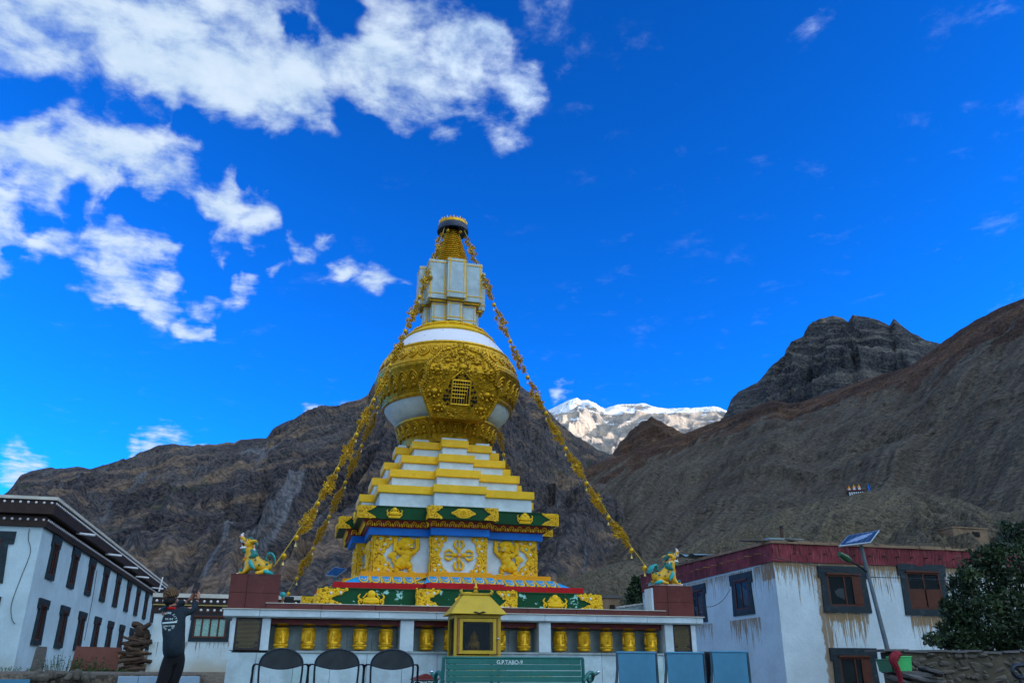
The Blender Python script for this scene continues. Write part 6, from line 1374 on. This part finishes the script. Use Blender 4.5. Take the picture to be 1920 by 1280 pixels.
def mesh_chair(xa, xb, ya, lab, knob=False):
    a = hit(xa, ya, y=MY); b = hit(xb, ya, y=MY); w_ = b.x - a.x; zt_ = a.z; t = thing('mesh_chair', ((a.x + b.x) / 2, MY, 0), lab, 'chair', 'blue mesh chairs'); hw = w_ / 2
    MB().box(-hw + .018, hw - .018, -.005, .005, .40, zt_ - .02).obj('back_mesh', MT['mesh_blue'], t)
    MB().tube([(-hw - .004, 0, zt_ - .008), (hw + .004, 0, zt_ - .008)], .013, 8).obj('top_bar', MT['mesh_blue'], t, smooth=True)
    for s in (-1, 1): MB().tube([(s * hw, 0, zt_ - .01), (s * (hw + .0), .0, .6), (s * (hw + .012), .03, .42), (s * (hw), -.1, 0)], [.013, .016, .018, .018], 8).obj('side_frame', MT['frame_grey'], t, smooth=True)
    MB().box(-hw + .02, hw - .02, .03, .46, .40, .415).obj('seat', MT['mesh_blue'], t)
    for s in (-1, 1): MB().tube([(s * hw, .46, .40), (s * hw, .5, 0)], .014, 7).obj('front_leg', MT['frame_grey'], t)
    if knob:
        MB().tube([(hw, .1, .575), (hw + .09, .2, .60)], .012, 7).obj('arm_bar', MT['frame_grey'], t); MB().ball((hw + .10, .21, .603), .018, .018, .016, 8, 6).obj('arm_knob', MT['chrome'], t, smooth=True)
    return t
mesh_chair(1156, 1230, 1221, 'blue mesh chair in front of the last prayer wheels, leftmost of its row')
mesh_chair(1247, 1319, 1221.5, 'blue mesh chair in front of the right plaque, in the middle of its row')
mesh_chair(1332, 1401, 1219.5, 'blue mesh chair in front of the stained house wall, rightmost of its row', True)
q = hit(1325, 1220.5, y=MY + .1); fc = thing('folded_chair', (q.x, MY + .1, 0), 'black chair back seen edge-on between two blue mesh chairs', 'chair')
MB().box(-.035, .035, -.02, .38, .35, q.z).obj('back', MT['black'], fc, bevel=.008); MB().tube([(0, 0, 0), (0, 0, .35)], .02, 7).obj('leg', MT['iron'], fc)
# dark armchair at the bottom right corner
q = hit(1905, 1262, y=-8); ac = thing('metal_armchair', (q.x + .1, -8, 0), 'dark blue armchair cut off by the bottom right corner of the frame', 'chair')
za = hit(1900, 1245, y=-8).z
MB().tube(catmull([(.9, .1, za - .09), (.3, 0, za - .035), (-.02, 0, za - .01), (-.14, .0, za - .05), (-.15, .0, za - .13), (-.08, .0, za - .19), (.1, .02, za - .2), (.5, .05, za - .24)], 5), .03, 9).obj('armrest', MT['frame_dark'], ac, smooth=True)
MB().tube([(-.05, 0, za - .18), (-.02, 0, 0)], .025, 8).obj('front_leg', MT['frame_dark'], ac); MB().tube([(.7, .1, za - .2), (.75, .1, 0)], .025, 8).obj('rear_leg', MT['frame_dark'], ac); MB().box(0, .7, .05, .6, .40, .44).obj('seat', MT['frame_dark'], ac, bevel=.01)
MB().tube(catmull([(-.06, .03, za - .05), (.0, .03, za - .09), (.02, .03, za - .14), (-.03, .03, za - .17)], 4), .02, 7).obj('inner_scroll', MT['frame_dark'], ac, smooth=True)

# ------------------------------------------------------------------ stone wall, bins, shrub on the right
SW = thing('stone_wall', (7.2, -6, 0), 'low dry-stone wall with slab coping in front of the dark shrub', 'wall')
cw = MB(); uneven(cw, V((0, .02, 0)), V((9.5, .02, 0)), V((.1, .06, .97)), V((9.5, .06, .97)), 120, 14, .05, V((0, -1, 0)), 17); cw.box(.15, 9.5, .10, .5, 0, .955); cw.obj('wall_core', MT['mudwall'], SW, smooth=True, auto=60)
rr = random.Random(12); RW = [rock_mesh(k + 40, 1, .8, .8, MT['stone'], 'stone') for k in range(10)]; cnt = 0
for row_ in range(8):
    x = .0 + rr.uniform(0, .1); z_ = .08 + row_ * .112
    while x < 4.2 and cnt < 290:
        w_ = rr.uniform(.07, .34); o = link('stone', RW[rr.randrange(10)], SW, (x + w_ / 2, .12 + rr.uniform(-.03, .04), z_ + rr.uniform(-.035, .035)), (rr.uniform(-.5, .5), rr.uniform(-.35, .35), rr.uniform(-.6, .6)), (w_ * 1.25, .3, rr.uniform(.10, .21))); x += w_; cnt += 1
for k in range(12):
    w_ = rr.uniform(.35, .6); MB().cbox((0, 0, 0), w_, .5, .035, Euler((rr.uniform(-.03, .03), rr.uniform(-.04, .04), rr.uniform(-.1, .1)))).obj('coping_slab', MT['slate'], SW, (.1 + k * .42, .25, .965 + rr.uniform(-.01, .02)))
for k, (x, y, l_, h_) in enumerate(((1700, 1262, 1.1, .1), (1722, 1272, 1.3, .12), (1690, 1277, .9, .1), (1745, 1258, .8, .08))):
    q = hit(x, y, y=-6.5); o = link('flagstone', rock_mesh(60 + k, 1.6, 1, .35, MT['slate'], 'flagstone', 3), None, q, (.1 * k, .1, .3 * k), (l_ * .6, .5, h_ * 3)); tag(o, ('long flagstone resting highest at the left end of the stone wall', 'broad flagstone at the frame bottom before the stone wall', 'small flagstone beside the foot of the leaning lamp pole', 'thin flagstone lying farthest right before the stone wall')[k], 'stone', 'flagstones below the stone wall')
def bin_(q0, q1, y, m, lab, rz):
    p, q = hit(*q0, y=y), hit(*q1, y=y); w_ = abs(q.x - p.x); h = abs(q.z - p.z); t = thing('litter_bin', ((p.x + q.x) / 2, y, min(p.z, q.z)), lab, 'litter bin', 'green litter bins on the lamp pole', rz)
    b = MB(); v = [(-w_ * .44, -.13, 0), (w_ * .44, -.13, 0), (w_ * .44, .13, 0), (-w_ * .44, .13, 0), (-w_ / 2, -.15, h), (w_ / 2, -.15, h), (w_ / 2, .15, h), (-w_ / 2, .15, h)]
    b.add(v, [(0, 1, 5, 4), (1, 2, 6, 5), (2, 3, 7, 6), (3, 0, 4, 7), (3, 2, 1, 0)]); b.obj('bucket', MT[m], t)
    rm = MB(); rm.tube([v[4], v[5], v[6], v[7], v[4]], .012, 6); rm.obj('rim', MT[m], t, smooth=True)
bin_((1658, 1258), (1674, 1236), -6.9, 'bin_dark', 'dark green litter bin left of the red cloth on the lamp pole', .2)
bin_((1676, 1257), (1698, 1231), -7.0, 'bin_green', 'bright lime green litter bin right of the red cloth on the lamp pole', -.15)
q = hit(1674, 1226, y=-7.1); rc = MB()
rc.tube(catmull([(.10, 0, .02), (.02, -.02, -.03), (-.05, -.05, -.10), (0, -.05, -.22), (.03, -.05, -.36), (.02, -.04, -.48)], 4), [.05, .06, .07, .075, .07, .075, .08, .075, .07, .06, .055, .05, .05, .045, .045, .045, .04, .04, .04, .03, .03], 8)
rc.ball((.07, 0, .0), .10, .07, .05, 9, 7); o = rc.obj('red_cloth', MT['red_cloth'], None, q, smooth=True); tag(o, 'crumpled dark red cloth draped between the two green litter bins', 'cloth')

def leaf_cloud(mb, c, r_, n, rr, ls=.09, shell=.55):
    for _ in range(n):
        while True:
            d = Vector((rr.gauss(0, 1), rr.gauss(0, 1), rr.gauss(0, 1)));
            if d.length > .01: break
        d.normalize(); k = rr.random() ** (1 / 3) * (1 - shell) + shell; k *= 1 + .22 * noise.noise(d * 2.5 + Vector(c))
        p = Vector(c) + Vector((d.x * r_[0], d.y * r_[1], d.z * r_[2])) * k * rr.uniform(.75, 1.04)
        l_ = ls * rr.uniform(.6, 1.25); a = Vector((rr.gauss(0, 1), rr.gauss(0, 1), rr.gauss(.4, 1))).normalized() * l_; b = a.orthogonal().normalized(); b.rotate(Matrix.Rotation(rr.uniform(0, 6.28), 3, a)); b = b * l_ * .24
        mb.add([p, p + a * .45 + b, p + a, p + a * .45 - b], [(0, 1, 2, 3)])
TY = -1.2; TR = thing('shrub', (hit(1890, 1200, y=TY).x, TY, .4), 'large dark leafy shrub behind the stone wall at the right edge', 'shrub')
rr = random.Random(14); cr = MB(); tx = TR.location.x; stem = MB()
blobs = []
for (px, py, r_, n_) in ((1905, 1150, 1.05, 2400), (1850, 1160, .95, 2000), (1800, 1150, .55, 900), (1790, 1190, .6, 700), (1845, 1090, .8, 1500), (1905, 1060, .85, 1700), (1900, 1010, .42, 520), (1960, 1050, 1.0, 1200), (1815, 1080, .38, 420), (1800, 1105, .4, 420), (1840, 1045, .35, 300), (1885, 985, .16, 60), (1915, 992, .25, 130), (1865, 1035, .35, 260), (1748, 1200, .24, 150), (1960, 1150, 1.2, 1100), (1775, 1135, .2, 110), (1820, 1200, .5, 700), (1870, 1205, .55, 800), (1920, 1205, .55, 800), (1775, 1200, .35, 350)):
    c = hit(px, py, y=TY + rr.uniform(-.3, .3)) - TR.location; leaf_cloud(cr, c, (r_ * .85, r_ * .7, r_ * .72), n_, rr, .13); blobs.append((c, r_))
for k in range(60):      # stray twigs beyond the outline
    c, r_ = blobs[rr.randrange(len(blobs))]; d = Vector((rr.uniform(-1, 1), rr.uniform(-.6, .3), rr.uniform(-.2, 1))).normalized(); p = c + d * r_ * .6; e_ = c + d * r_ * rr.uniform(.95, 1.2)
    stem.tube([p, p.lerp(e_, .5), e_], [.012, .008, .003], 4)
    for q in range(14):
        u = rr.uniform(.2, 1); leaf_cloud(cr, p.lerp(e_, u), (.05, .05, .05), 1, rr, .12)
base = Vector((-.2, .2, -.4))
for c, r_ in blobs[:12]: stem.tube(catmull([base, base.lerp(c, .45) + Vector((rr.uniform(-.15, .15), 0, -.1)), c], 4), [.09, .08, .07, .06, .05, .04, .03, .02, .012][:9], 6)
stem.obj('trunk', MT['bark'], TR); cr.obj('crown', MT['leaf'], TR)

# ------------------------------------------------------------------ the village edge and the hillside
def poplar(px, pyb, pyt, y, lab, seed, w_=.35):
    b = hit(px, pyb, y=y); t_ = hit(px, pyt, y=y); h = t_.z - b.z; rr = random.Random(seed); t = thing('poplar_tree', b, lab, 'tree', 'slim dark trees behind the platform')
    MB().tube([(0, 0, -1), (0, 0, h * .85)], [.1, .03], 6).obj('trunk', MT['bark'], t); c = MB()
    for k in range(12): u = (k + .5) / 12; leaf_cloud(c, (rr.uniform(-.1, .1), 0, h * u), (w_ * (1.2 - u) * 1.1, w_ * (1.2 - u), h * .09), 130, rr, .28, .2)
    c.obj('crown', MT['leaf'], t)
poplar(1194, 1134, 1084, 34, 'slim dark tree behind the platform, the taller and left of two', 1, .75); poplar(1208, 1130, 1092, 36, 'slim dark tree beside the right lion pedestal, the right of two', 2, .6)
def hut(px0, px1, pyb, pyt, y, lab, seed, roof=True, m='mud'):
    a, b = hit(px0, pyb, y=y), hit(px1, pyt, y=y); t = thing('mud_hut', (a.x, y, min(a.z, b.z) - 1), lab, 'ruined hut'); w_ = b.x - a.x; h = b.z - a.z + 1
    w = MB(); uneven(w, V((0, 0, 0)), V((w_, 0, 0)), V((0, 0, h)), V((w_, 0, h)), 14, 10, .08, V((0, -1, 0)), seed); uneven(w, V((w_, 0, 0)), V((w_, 3, 0)), V((w_, 0, h)), V((w_, 3, h * 1.02)), 8, 10, .08, V((1, 0, 0)), seed + 1); uneven(w, V((0, 3, 0)), V((0, 0, 0)), V((0, 3, h)), V((0, 0, h)), 8, 10, .08, V((-1, 0, 0)), seed + 2)
    w.obj('wall', MT[m], t, smooth=True, auto=50); MB().box(-.1, w_ + .1, -.1, 3.1, h, h + .14).obj('roof', MT['slate'] if roof else MT[m], t)
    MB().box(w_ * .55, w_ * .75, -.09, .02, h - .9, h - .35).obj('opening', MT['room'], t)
hut(1122, 1161, 1150, 1121, 24, 'ruined pinkish mud hut with a dark roof just right of the stupa base', 3)
hut(1792, 1850, 1022, 992, 60, 'small ruined mud hut on the slope above the right-hand house', 5, False)
rw = thing('field_wall', hit(1162, 1145, y=16), 'pale low wall with slab coping between the mud hut and the right pedestal', 'wall')
a, b = hit(1162, 1139, y=16), hit(1222, 1131, y=16); MB().add([(0, 0, -1.5), (b.x - a.x, 0, -1.5), (b.x - a.x, .35, -1.5), (0, .35, -1.5), (0, 0, a.z - rw.location.z), (b.x - a.x, 0, b.z - rw.location.z), (b.x - a.x, .35, b.z - rw.location.z), (0, .35, a.z - rw.location.z)], [(0, 1, 5, 4), (1, 2, 6, 5), (2, 3, 7, 6), (3, 0, 4, 7), (4, 5, 6, 7)]).obj('wall', MT['marble_dark'], rw)
for k in range(6):
    u = k / 6; MB().box(0, (b.x - a.x) / 6 - .02, -.05, .4, 0, .06).obj('coping_slab', MT['eave_white'], rw, ((b.x - a.x) * u, 0, (a.z + (b.z - a.z) * (u + .08)) - rw.location.z + .005 * (k % 2)))
# shrine of small stupas on the hill
q = far(1603, 929, 172); SH = thing('hillside_shrine', q, 'tiny white shrine with orange-topped stupas high on the brown hillside', 'shrine', None, -YAW - R(14))
S = 172 / 1674 * .82
MB().box(-16 * S, 20 * S, -1, 4 * S, -4 * S, 9 * S).obj('base_wall', MT['black_frame'], SH)
for k in range(7): MB().box((-13 + k * 4.6) * S, (-10.6 + k * 4.6) * S, -1.06, -.9, -1 * S, 6.5 * S).obj('white_panel', MT['white'], SH)
MB().box(-17 * S, 21 * S, -1.2, 4.4 * S, 9.05 * S, 11 * S).obj('red_roof', MT['maroon'], SH)
for (x, h) in ((-10, 0), (1, 2.5), (12, 2.5)):
    m_ = MB().lathe([(4 * S, 11.1 * S), (4 * S, 12 * S), (2.6 * S, 12 * S), (3 * S, 14 * S), (2.4 * S, (17 + h) * S)], 10, x * S, 1 * S); o = m_.obj('small_stupa', MT['white'], SH, smooth=True)
    MB().lathe([(4.2 * S, (17 + h) * S), (2.4 * S, (19 + h) * S), (1 * S, (20 + h) * S), (.6 * S, (23 + h) * S), (0, (24 + h) * S)], 10, x * S, 1 * S).obj('spire', MT['orange'], o, smooth=True)
MB().tube([(-19 * S, 0, -4 * S), (-19.5 * S, 0, 24 * S)], .6 * S, 5).obj('flag_pole', MT['maroon'], SH)
fp = thing('flag_pole', far(1636, 928, 174), 'dark blue prayer flag pole to the right of the tiny hillside shrine', 'flag pole'); MB().tube([(0, 0, -1), (-.4, 0, 2.2)], .08, 5).obj('pole', MT['iron'], fp); MB().box(-.7, -.2, -.03, .03, .6, 2.0).obj('flag', MT['blue'], fp)
# boulders strewn over the near slope
dgr = bpy.context.evaluated_depsgraph_get(); rr = random.Random(21); nb_ = 0
BK = [rock_mesh(80 + k, 1, .9, .7, MT['stone'], 'boulder') for k in range(6)]
for k in range(900):
    if nb_ >= 240: break
    px = rr.uniform(1110, 1900); py = rr.uniform(930, 1125); d = ray(px, py)
    okh, loc, nrm, fi, ob, mt_ = sc.ray_cast(dgr, CAM, d, distance=1200)
    if not okh or ob.name != 'near_hillside': continue
    D_ = (loc - CAM).length; s = D_ * rr.uniform(.0014, .0045) * (1.6 if rr.random() < .1 else 1)
    o = link('boulder', BK[k % 6], None, loc, (rr.uniform(0, 3), rr.uniform(0, 3), rr.uniform(0, 3)), (s, s, s * .8)); tag(o, 'dark boulder strewn on the brown gravel slope above the right-hand house', 'boulder', 'boulders strewn on the near slope'); nb_ += 1

# ------------------------------------------------------------------ the man taking a photograph
PY = -6.3
def PX(x, y, dy=0.0): return hit(x, y, y=PY + dy)
pf = thing('person', (PX(305, 1260).x, PY, 0), 'person in a dark navy printed shirt and patterned beanie raising a phone', 'person'); PL = pf.location
def loc(p): return tuple(Vector(p) - PL)
head = PX(321, 1119); neck = PX(320, 1136); ch_ = PX(325, 1158, .02); waist = PX(327, 1195); pelv = PX(327, 1232)
sL, sR = PX(308, 1146, -.03), PX(341, 1145, .05)
eR = PX(363, 1142, .16); wR = PX(371, 1124, .26); hR = PX(371, 1114, .28)
eL = PX(333, 1133, .34); wL = PX(353, 1127, .36); hL = PX(363, 1115, .33)
kL = Vector((pelv.x - .10, PY - .02, .5)); kR = Vector((pelv.x + .02, PY + .06, .5)); fL_ = Vector((pelv.x - .20, PY - .02, .09)); fR_ = Vector((pelv.x - .02, PY + .12, .09))
hipL = pelv + Vector((-.075, -.02, -.06)); hipR = pelv + Vector((.075, .03, -.06))
J = [(loc(pelv), (.125, .10)), (loc(waist), (.12, .09)), (loc(ch_), (.135, .095)), (loc(neck), .05), (loc(head + Vector((0, 0, -.05))), .07), (loc(head + Vector((0, 0, .04))), .08),
     (loc(sL), .062), (loc(eL.lerp(sL, .35) + Vector((-.02, .05, 0))), .045), (loc(eL), .04), (loc(wL), .026), (loc(sR), .062), (loc(eR), .042), (loc(wR), .027),
     (loc(hipL), .09), (loc(kL), .06), (loc(fL_), .042), (loc(fL_ + Vector((.02, .16, -.05))), .032), (loc(hipR), .09), (loc(kR), .06), (loc(fR_), .042), (loc(fR_ + Vector((.03, .16, -.05))), .032)]
Ed = [(0, 1), (1, 2), (2, 3), (3, 4), (4, 5), (2, 6), (6, 7), (7, 8), (8, 9), (2, 10), (10, 11), (11, 12), (0, 13), (13, 14), (14, 15), (15, 16), (0, 17), (17, 18), (18, 19), (19, 20)]
skin('body', J, Ed, MT['skin'], pf)
hem = PX(328, 1226)
J = [(loc(hem + Vector((0, 0, -.10))), (.25, .19)), (loc(waist + Vector((0, 0, -.02))), (.245, .18)), (loc(ch_), (.235, .175)), (loc(neck + Vector((0, 0, -.045))), (.085, .08)),
     (loc(sL), .11), (loc(eL.lerp(sL, .35) + Vector((-.02, .05, 0))), .062), (loc(eL), .056), (loc(eL.lerp(wL, .8)), .042), (loc(sR), .115), (loc(sR.lerp(eR, .55) + Vector((0, 0, -.03))), .068), (loc(eR), .06), (loc(eR.lerp(wR, .8)), .044)]
shirt = skin('shirt', J, [(0, 1), (1, 2), (2, 3), (2, 4), (4, 5), (5, 6), (6, 7), (2, 8), (8, 9), (9, 10), (10, 11)], MT['cloth_navy'], pf)
for v in shirt.data.vertices:  # folds
    p = v.co; k = noise.noise(Vector((p.x * 9, p.y * 9, p.z * 3.2))) * .016 + noise.noise(p * 22) * .006; v.co = p + v.normal * k
J = [(loc(pelv + Vector((0, 0, .16))), (.16, .12)), (loc(pelv), (.19, .14)), (loc(hipL), .115), (loc(kL), .09), (loc(fL_ + Vector((0, 0, .02))), .07), (loc(hipR), .115), (loc(kR), .09), (loc(fR_ + Vector((0, 0, .02))), .07)]
skin('trousers', J, [(0, 1), (1, 2), (2, 3), (3, 4), (1, 5), (5, 6), (6, 7)], MT['trouser'], pf)
for s_, p in (('l', fL_), ('r', fR_)):
    b = MB(); b.ball(loc(p + Vector((.02, .07, -.045))), .05, .14, .045, 12, 8); b.obj('shoe', MT['black'], pf, smooth=True)
hb = MB(); hc = Vector(loc(head))
hb.lathe([(.098, -.005), (.105, .0), (.108, .03), (.106, .07), (.092, .105), (.06, .13), (.02, .142), (0, .143)], 26); hb.v = [tuple(Matrix.Rotation(R(-14), 3, 'Y') @ Vector((x, y * 1.06, z_)) + hc + Vector((0, 0, .0))) for x, y, z_ in hb.v]
def knit():
    m, nt, b = new_mat('patterned_knit'); tc_ = N(nt, 'ShaderNodeTexCoord').outputs['Object']
    wv = N(nt, 'ShaderNodeTexWave', wave_type='BANDS', bands_direction='DIAGONAL'); wv.inputs['Scale'].default_value = 14; wv.inputs['Distortion'].default_value = 5; wv.inputs['Detail'].default_value = 2; wv.inputs['Detail Scale'].default_value = 2.0; nt.links.new(tc_, wv.inputs[0])
    c = MIX(nt, MR(nt, wv.outputs[1], .4, .6), (.05, .018, .016), (.16, .10, .035)); nt.links.new(c, b.inputs['Base Color']); b.inputs['Roughness'].default_value = .95
    bp = N(nt, 'ShaderNodeBump', i_Strength=.8, i_Distance=.01); nt.links.new(wv.outputs[1], bp.inputs['Height']); nt.links.new(bp.outputs[0], b.inputs['Normal']); return m
hb.obj('beanie', knit(), pf, smooth=True)
hr = MB(); hr.ball(tuple(hc + Vector((-.015, -.02, -.045))), .088, .085, .075, 14, 10); hr.obj('hair', MT['hair'], pf, smooth=True)
fc_ = MB(); fc_.ball(tuple(hc + Vector((.055, .085, -.05))), .022, .03, .02, 8, 6); fc_.ball(tuple(hc + Vector((.03, .075, -.10))), .045, .03, .03, 8, 6); fc_.obj('nose_and_chin', MT['skin'], pf, smooth=True)
for d in ((.075, .07, -.02), (.03, .10, -.02)): MB().ball(tuple(hc + Vector(d)), .012, .008, .008, 7, 5).obj('eye', MT['tooth'], pf, smooth=True)
MB().ball(tuple(hc + Vector((.093, -.01, -.045))), .012, .022, .032, 8, 6).obj('ear', MT['skin'], pf, smooth=True); MB().tube([tuple(hc + Vector((.03, .10, -.085))), tuple(hc + Vector((.07, .085, -.085)))], .007, 5).obj('mouth', MT['pink'], pf)
cl_ = MB(); q = Vector(loc(neck)); cl_.lathe([(.078, -.03), (.085, -.015), (.078, .0)], 18); cl_.v = [tuple(Vector(v) + q + Vector((0, 0, -.015))) for v in cl_.v]; cl_.obj('orange_collar', MT['red'], pf, smooth=True)
def hand(name, wr, pal, up, side, flip):
    """palm with five fingers closing round the phone"""
    wr, pal, up, side = (Vector(v) for v in (wr, pal, up, side)); up.normalize(); side = (side - up * side.dot(up)).normalized(); nrm = up.cross(side) * flip
    hm = MB(); hm.tube([wr, wr.lerp(pal, .5), pal, pal + up * .035], [.024, .030, .036, .030], 10)
    for k in range(4):
        s = (k - 1.5) * .019; L = (.06, .072, .068, .052)[k]; b = pal + up * .028 + side * s
        hm.tube([b, b + up * L * .45 + nrm * .004, b + up * L * .85 + nrm * .018, b + up * L + nrm * .036], [.0105, .010, .009, .0065], 7)
    b = pal + side * -.034 * flip + up * -.01; hm.tube([b, b + up * .03 - side * .016 * flip + nrm * .012, b + up * .055 - side * .006 * flip + nrm * .03], [.013, .011, .008], 7)
    return hm.obj(name, MT['skin'], pf, smooth=True, auto=180)
ph = PX(367.5, 1101, .24)
hand('hand', loc(wR), loc(hR), ph - hR + Vector((.015, 0, .03)), (.3, .95, 0), 1); hand('hand', loc(wL), loc(hL), ph - hL + Vector((-.02, 0, .04)), (.5, -.85, 0), -1)
o = MB().cbox((0, 0, 0), .085, .010, .165, Euler((R(-12), R(8), R(-12)))).obj('phone', MT['phone'], None, ph, bevel=.003); tag(o, 'black phone held up by the man in the patterned beanie', 'phone')
# print on the back of the shirt: arcs of lettering laid onto the cloth
dgr = bpy.context.evaluated_depsgraph_get(); dgr.update()
def onto(px, py):
    d = ray(px, py); ok_, l_, n_, fi = shirt.ray_cast(shirt.matrix_world.inverted() @ CAM, d); 
    return (shirt.matrix_world @ l_, n_) if ok_ else (hit(px, py, y=PY - .15), Vector((0, -1, 0)))
bpy.context.view_layer.update()
def glyph(ch, px, py, sz, ang):
    p, n_ = onto(px, py); n_ = (n_ + Vector((-.1, -1, 0)) * 1.5).normalized(); zx = Vector((0, 0, 1)); zx = (zx - n_ * zx.dot(n_)).normalized(); xx = zx.cross(n_) * -1
    m3 = Matrix((zx.cross(n_) * -1 if False else n_.cross(zx) * -1, zx, n_)).transposed(); m3 = m3 @ Matrix.Rotation(ang, 3, 'Z')
    o = text('print_letter', ch, sz, MT['paintw'], None, (0, 0, 0), ext=.0008); o.matrix_world = Matrix.Translation(p + n_ * .008) @ m3.to_4x4(); bpy.context.view_layer.update(); mw = o.matrix_world.copy(); o.parent = pf; o.matrix_parent_inverse = Matrix.Translation(-PL); return o
cxp, cyp = 316.5, 1166
for k, ch1 in enumerate('NEW YORK CITY'):
    if ch1 == ' ': continue
    a = R(165 - 150 * k / 12); glyph(ch1, cxp + 13.0 * math.cos(a), cyp - 18 * math.sin(a) + 2, .038, a - R(90))
for k, ch1 in enumerate('EST. TRIBE'):
    pass
for k, ch1 in enumerate('TRIBE'): glyph(ch1, cxp - 6 + 3.2 * k, 1161.5, .034, 0)
for k, ch1 in enumerate('UNITED'): glyph(ch1, cxp - 7 + 3.0 * k, 1174.5, .030, 0)
for k, ch1 in enumerate('TRUE TO YOU'):
    if ch1 == ' ': continue
    a = R(-160 + 135 * k / 10); glyph(ch1, cxp + 12 * math.cos(a), cyp - 15 * math.sin(a) + 1, .032, a + R(90))
bar = []
for k in range(9):
    p, n_ = onto(cxp - 12 + 3.4 * k, 1167.5 - .3 * k); bar.append(Vector(loc(p)) + Vector((0, -.008, 0)))
bm_ = MB(); bm_.add([b + Vector((0, 0, .011)) for b in bar] + [b - Vector((0, 0, .011)) for b in bar], [(k, k + 1, 10 + k, 9 + k) for k in range(8)]); bm_.obj('print_bar', MT['paintw'], pf)
for l_ in (wR, wL):
    MB().tube([tuple(Vector(loc(l_)) + Vector((0, 0, -.012))), tuple(Vector(loc(l_)) + Vector((0.003, 0, .012)))], .031, 10).obj('wristband', MT['black'], pf)
